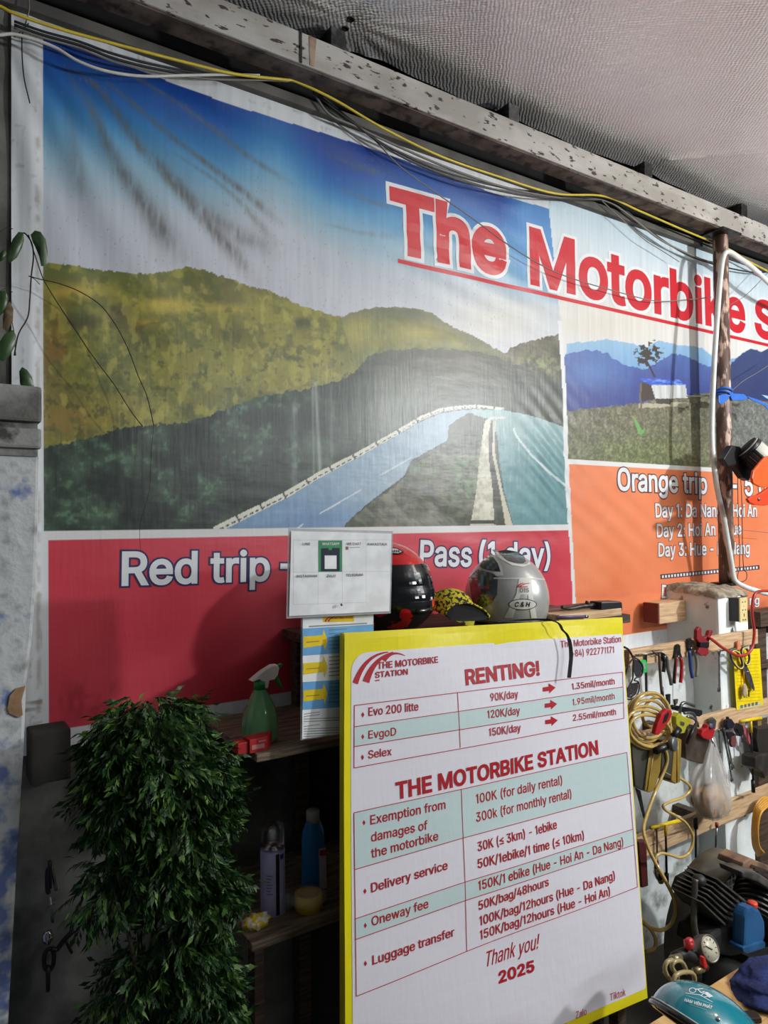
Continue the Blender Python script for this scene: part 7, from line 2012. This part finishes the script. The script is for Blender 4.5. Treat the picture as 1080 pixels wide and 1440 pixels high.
b.box((q.x, q.y, TBZ+0.006), (0.05, 0.03, 0.012), BLACK, rot=Matrix.Rotation(R(-30), 3, 'Z'), bev=0.003)
tag(b.build('strap_buckle'), 'small black buckle lying on the table right of the teal helmet', 'buckle')

# ------------------------------------------------------------------ the bushy plant
LEAF = bpy.data.materials.new('aralia_leaf')
LEAF.use_nodes = True
def leaf_nodes():
    nt = LEAF.node_tree; bs = nt.nodes['Principled BSDF']
    ge = nt.nodes.new('ShaderNodeNewGeometry')
    rp = nt.nodes.new('ShaderNodeValToRGB')
    rp.color_ramp.elements[0].color = (*s2l((18, 40, 18)), 1); rp.color_ramp.elements[1].color = (*s2l((92, 126, 54)), 1)
    e = rp.color_ramp.elements.new(0.6); e.color = (*s2l((32, 66, 26)), 1)
    nt.links.new(ge.outputs['Random Per Island'], rp.inputs[0]); nt.links.new(rp.outputs[0], bs.inputs['Base Color'])
    bs.inputs['Roughness'].default_value = 0.5
    bs.inputs['Specular IOR Level'].default_value = 0.3
leaf_nodes()
STEM = flat('brown_stem', (66, 58, 40), 0.7)
PYD = -0.52
pc = P(225, 1440, PYD)
plant = thing('ming_aralia', 'tall bushy dark green pot plant with fine feathery leaves left of the shelf rack', 'plant', (pc.x, PYD, 0.0))
rp_ = random.Random(5)
lobes = [(212, 1010, 58, 34, 0.08, 200), (170, 1050, 40, 46, 0.08, 130), (225, 1080, 78, 44, 0.11, 330), (160, 1120, 34, 50, 0.07, 110), (245, 1150, 60, 50, 0.10, 260), (285, 1120, 30, 50, 0.08, 110), (282, 1245, 44, 48, 0.09, 200), (215, 1210, 56, 40, 0.10, 170), (150, 1250, 34, 50, 0.08, 50), (245, 1335, 58, 48, 0.10, 230), (285, 1395, 40, 46, 0.09, 160), (185, 1390, 40, 50, 0.08, 70), (240, 1470, 80, 50, 0.11, 180)]
bl = MB()
ms = mpp(220, 1150, PYD)
def leaflet(o, d, nrm, L_, w_):
    s_ = d.cross(nrm).normalized()
    n2 = s_.cross(d)
    a = o; m1 = o+d*L_*0.35+n2*L_*0.06; m2 = o+d*L_*0.7+n2*L_*0.02; tip = o+d*L_-n2*L_*0.12
    vs = [a, m1-s_*w_, m1+s_*w_, m2-s_*w_*0.75, m2+s_*w_*0.75, tip,
          m1-s_*w_*1.75+d*L_*0.10, m1+s_*w_*1.75+d*L_*0.10]
    bl.add(vs, [[0, 2, 4, 3, 1], [3, 4, 5], [1, 3, 6], [2, 7, 4]], LEAF)
for (cx, cy, rx, ry, dep, cnt) in lobes:
    c = P(cx, cy, PYD)
    for i in range(int(cnt*1.25)):
        while True:
            u = Vector((rp_.uniform(-1, 1), rp_.uniform(-1, 1), rp_.uniform(-1, 1)))
            if 0.25 < u.length < 1:
                break
        if u.y > 0.3 and rp_.random() < 0.6:
            u.y = -u.y
        o = c+Vector((u.x*rx*ms*1.12, u.y*dep, u.z*ry*ms))
        out = Vector((u.x, u.y-0.25, u.z*0.4-0.30)).normalized()
        # a spray: rachis with paired leaflets
        nl = rp_.randint(5, 7)
        sp = (out+Vector((rp_.uniform(-.7, .7), rp_.uniform(-.7, .7), rp_.uniform(-.7, .4)))).normalized()
        nr = sp.cross(Vector((rp_.uniform(-1, 1), rp_.uniform(-1, 1), rp_.uniform(-1, 1)))).normalized()
        sd = sp.cross(nr)
        ln_ = rp_.uniform(0.025, 0.048)
        for k in range(nl):
            f_ = (k+0.5)/nl
            pos = o+sp*ln_*f_+Vector((0, 0, -0.012*f_*f_))
            for sgn in (-1, 1):
                dd = (sp*0.8+sd*sgn*0.7+Vector((0, 0, -0.75))).normalized()
                leaflet(pos, dd, nr, rp_.uniform(0.016, 0.030), rp_.uniform(0.0012, 0.0024))
        leaflet(o+sp*ln_, sp, nr, 0.03, 0.0028)
bl.build('foliage', plant)
b = MB()
for k in range(7):
    top = P(rp_.uniform(150, 300), rp_.uniform(1020, 1250), PYD)
    b_ = Vector((pc.x+rp_.uniform(-.05, .05), PYD+rp_.uniform(-.04, .04), 0.24))
    mid = (top+b_)/2+Vector((rp_.uniform(-.05, .05), rp_.uniform(-.04, .04), 0))
    b.tube(spl([b_, mid, top], 6), [0.009-0.006*i/12 for i in range(13)], STEM, seg=6)
b.build('stems', plant)
b = MB(); b.lathe([(0, 0), (0.10, 0), (0.135, 0.24), (0.145, 0.245), (0.145, 0.26), (0.128, 0.26), (0.125, 0.235), (0, 0.235)], (pc.x, PYD, 0), mat('clay_pot', (120, 74, 54), 0.8), seg=32); b.build('pot', plant)

# ------------------------------------------------------------------ climbing vine at the left edge
VST = flat('vine_stem', (44, 38, 30), 0.7)
VLF = mat('vine_leaf', (38, 62, 32), 0.35, col2=(58, 84, 46), scale=30)
VDRY = mat('dry_leaf', (120, 100, 70), 0.7, col2=(84, 66, 44), scale=40)
VY = -0.075
vine = thing('climbing_vine', 'thin climbing vine with a few oval leaves over the left end of the banner', 'vine', P(45, 540, VY))
def stem(pts, r_=0.0014):
    b = MB(); b.tube(spl(pxs(pts, VY), 5), r_, VST, seg=6); b.build('stem', vine)
stem([(33, 327), (38, 331), (45, 343), (47, 362), (44, 388), (42, 420), (39, 446), (26, 470), (20, 500)], 0.0018)
stem([(40, 330), (47, 352), (58, 385), (66, 402), (90, 440), (130, 500), (160, 540), (184, 578), (201, 600)], 0.0013)
stem([(40, 388), (58, 393), (84, 399), (112, 410), (140, 428), (158, 450), (170, 470), (182, 495), (195, 530), (206, 555), (213, 583), (216, 598)], 0.0013)
stem([(216, 598), (212, 650), (210, 690), (197, 740), (198, 775)], 0.0006)
stem([(56, 400), (48, 392), (40, 388)], 0.001)
stem([(0, 326), (10, 320), (18, 322)], 0.001); stem([(0, 410), (8, 406), (18, 411)], 0.0008); stem([(22, 500), (20, 470), (14, 440)], 0.0012)
def vleaf(pts, mid, m, y0=VY-0.012):
    # a curved leaf: outline plus a raised middle vein
    o = pxs(pts, y0); c = P(mid[0], mid[1], y0-0.012)
    b = MB(); n_ = len(o)
    b.add(o+[c], [[i, (i+1) % n_, n_] for i in range(n_)], m, True)
    b.add([v+Vector((0, 0.0012, 0)) for v in o+[c]], [[(i+1) % n_, i, n_] for i in range(n_)], m, True)
    b.build('leaf', vine)
vleaf([(33, 327), (26, 326), (18, 336), (12, 352), (10, 366), (14, 370), (24, 362), (31, 348), (34, 338)], (24, 346), VLF)
vleaf([(43, 330), (49, 324), (57, 326), (64, 336), (67, 352), (67, 368), (62, 374), (58, 374), (55, 360), (50, 348), (46, 340)], (57, 346), VLF)
vleaf([(28, 538), (27, 522), (31, 516), (38, 520), (45, 530), (48, 543), (44, 548), (30, 546)], (36, 532), VLF)
vleaf([(0, 480), (6, 470), (18, 464), (23, 472), (22, 484), (14, 500), (5, 508), (0, 506)], (12, 484), VLF)
vleaf([(0, 410), (8, 408), (12, 420), (8, 436), (0, 444)], (5, 424), VLF)
vleaf([(4, 448), (6, 430), (14, 424), (19, 434), (18, 452), (10, 466), (4, 462)], (11, 444), VDRY)
vleaf([(0, 356), (6, 350), (10, 356), (4, 366), (0, 368)], (4, 358), VLF)

# ------------------------------------------------------------------ latch and chain on the wall
CHY = -0.06
t = thing('chain', 'short black chain hanging on the wall left of the plant', 'chain', P(68, 1392, CHY))
def link(cx, cy, w_, h_, edge=False):
    b = MB(); q = []
    k_ = mpp(cx, cy, CHY)
    c = P(cx, cy, CHY)
    for i in range(20):
        a = 2*math.pi*i/20
        x = math.cos(a)*w_*k_; z = math.copysign(abs(math.sin(a))**0.75, math.sin(a))*h_*k_
        q.append(c+(Vector((0.15*x, x, z)) if edge else Vector((x, 0, z))))
    b.tube(q, 3.0*k_, BLACK, seg=8, closed=True); b.build('link', t)
link(69, 1349, 6.5, 15); link(67.5, 1376, 6, 16, True); link(70, 1190+40, 4, 18, True)
t = thing('wall_hook', 'dark hook and chrome bolt holding the chain on the dim wall', 'hook', P(67, 1325, CHY))
b = MB(); b.tube(spl(pxs([(71, 1220), (67, 1225), (67, 1250), (69, 1256)], CHY), 4), 0.006, BLACK, seg=8); b.tube(spl(pxs([(72, 1219), (75, 1230), (79, 1252)], CHY), 4), 0.004, STEEL, seg=8); b.build('hook', t)
b = MB(); b.tube(pxs([(70, 1262), (74, 1297)], CHY), 0.0035, STEEL, seg=8); b.build('pin', t)
b = MB(); b.ball(P(67.5, 1318, CHY), (0.013, 0.011, 0.017), CHROME, seg=14, rings=10, fn=lambda d: 1+0.25*mnoise.noise(d*3)); b.build('bolt', t)
b = MB(); b.tube(spl(pxs([(72, 1334), (80, 1335), (90, 1322), (104, 1308)], CHY-0.005), 4), 0.006, BLACK, seg=8); b.tube(spl(pxs([(92, 1322), (97, 1332), (101, 1340)], CHY-0.005), 3), 0.004, BLACK, seg=6); b.build('strap', t)
# ------------------------------------------------------------------ cables along the top of the banner
def cable(name, label, pts, r_, m, Y_=-0.06, n_=8, group=None):
    b = MB(); b.tube(spl(pxs(pts, Y_), n_), r_, m, seg=8)
    tag(b.build(name), label, 'cable', group)
CY = flat('yellow_cable', (212, 188, 58), 0.45); CW = flat('white_cable', (206, 204, 196), 0.5); CK = flat('black_cable', (34, 36, 36), 0.5); CG = flat('grey_cable', (122, 118, 110), 0.6)
cable('cable', 'bright yellow cable sagging along the whole top of the banner', [(-20, 4), (0, 9), (18, 18), (60, 33), (110, 48), (200, 72), (270, 90), (330, 104), (400, 112), (417, 115), (470, 140), (540, 181), (620, 220), (700, 248), (780, 272), (850, 276), (900, 297), (960, 323), (1024, 350), (1050, 366), (1095, 390), (1180, 440), (1300, 500)], 0.0042, CY, -0.085)
cable('cable', 'white cable crossing the upper left corner of the banner', [(-20, 50), (0, 49), (20, 48), (50, 56), (80, 68), (110, 86), (150, 100), (200, 107), (260, 106), (320, 105), (365, 106)], 0.0040, CW, -0.075)
for i, (dy, cl, r_, lab) in enumerate(((0, CK, 0.0032, 'upper black cable of the bundle under the yellow cable'), (5, CK, 0.0036, 'lower black cable of the bundle under the yellow cable'), (9, CG, 0.0026, 'thin grey cable lowest in the bundle at the upper left'))):
    cable('cable', lab, [(20, 30+dy), (60, 44+dy), (110, 58+dy), (160, 76+dy*1.2), (220, 92+dy), (300, 106+dy*0.6), (380, 113), (418, 116)], r_, cl, -0.06-0.006*i)
for i, (pts, cl, r_, lab) in enumerate((([(418, 116), (440, 125), (470, 150), (520, 190), (560, 214), (620, 240), (700, 262), (770, 272), (850, 281), (880, 296), (910, 322), (960, 355), (1005, 372), (1060, 383), (1095, 380)], CK, 0.0036, 'black cable sagging from above the letters of The to the pole'),
                                        ([(418, 116), (436, 124), (462, 160), (500, 178), (560, 206), (640, 240), (720, 266), (800, 280), (850, 282), (884, 302), (930, 338), (985, 364), (1010, 370)], CG, 0.0040, 'grey cable beside the black one above the letters of Motorbike'),
                                        ([(440, 130), (490, 168), (560, 218), (640, 252), (700, 268), (760, 278), (846, 282)], CK, 0.0028, 'thin black cable just above the dark blue strip of the banner'),
                                        ([(846, 282), (870, 304), (905, 336), (930, 352), (955, 368)], CG, 0.0018, 'thin grey wire dropping from the cable knot toward the letter b'),
                                        ([(470, 150), (520, 190), (560, 232), (600, 262), (660, 304), (716, 345), (760, 372), (800, 390), (860, 408), (920, 423), (960, 422), (1000, 418)], CG, 0.0022, 'thin beige wire drooping across the letters of The and Motorbike'),
                                        ([(1024, 430), (1050, 414), (1085, 378)], CG, 0.0016, 'thin wire slanting up to the right from the pole'),
                                        ([(965, 557), (985, 557), (1003, 556)], CG, 0.0018, 'thin wire tied from the pole leftwards across the printed hut'),
                                        ([(1025, 553), (1045, 536), (1065, 524), (1090, 508)], CG, 0.0016, 'thin wire rising right from the blue knot on the pole'),
                                        ([(1022, 744), (1050, 746), (1090, 750)], CG, 0.0014, 'thin wire running right from the pole over the orange panel'),
                                        ([(40, 33), (32, 45), (31, 75), (34, 110), (42, 145)], CK, 0.0016, 'thin black wire dangling over the upper left white border'),
                                        ([(40, -10), (41, 12), (38, 25), (33, 40), (20, 52)], CG, 0.0016, 'thin grey wire coming down from above at the upper left corner'),
                                        ([(1037, 640), (1038, 720), (1040, 790), (1037, 812), (1042, 818), (1049, 815), (1050, 806), (1045, 790), (1043, 700), (1040, 650)], CK, 0.0018, 'thin black wire loop hanging below the work lamp'))):
    cable('cable', lab, pts, r_, cl, -0.05-0.004*(i % 4) if pts[0][0] < 1020 else -0.10)
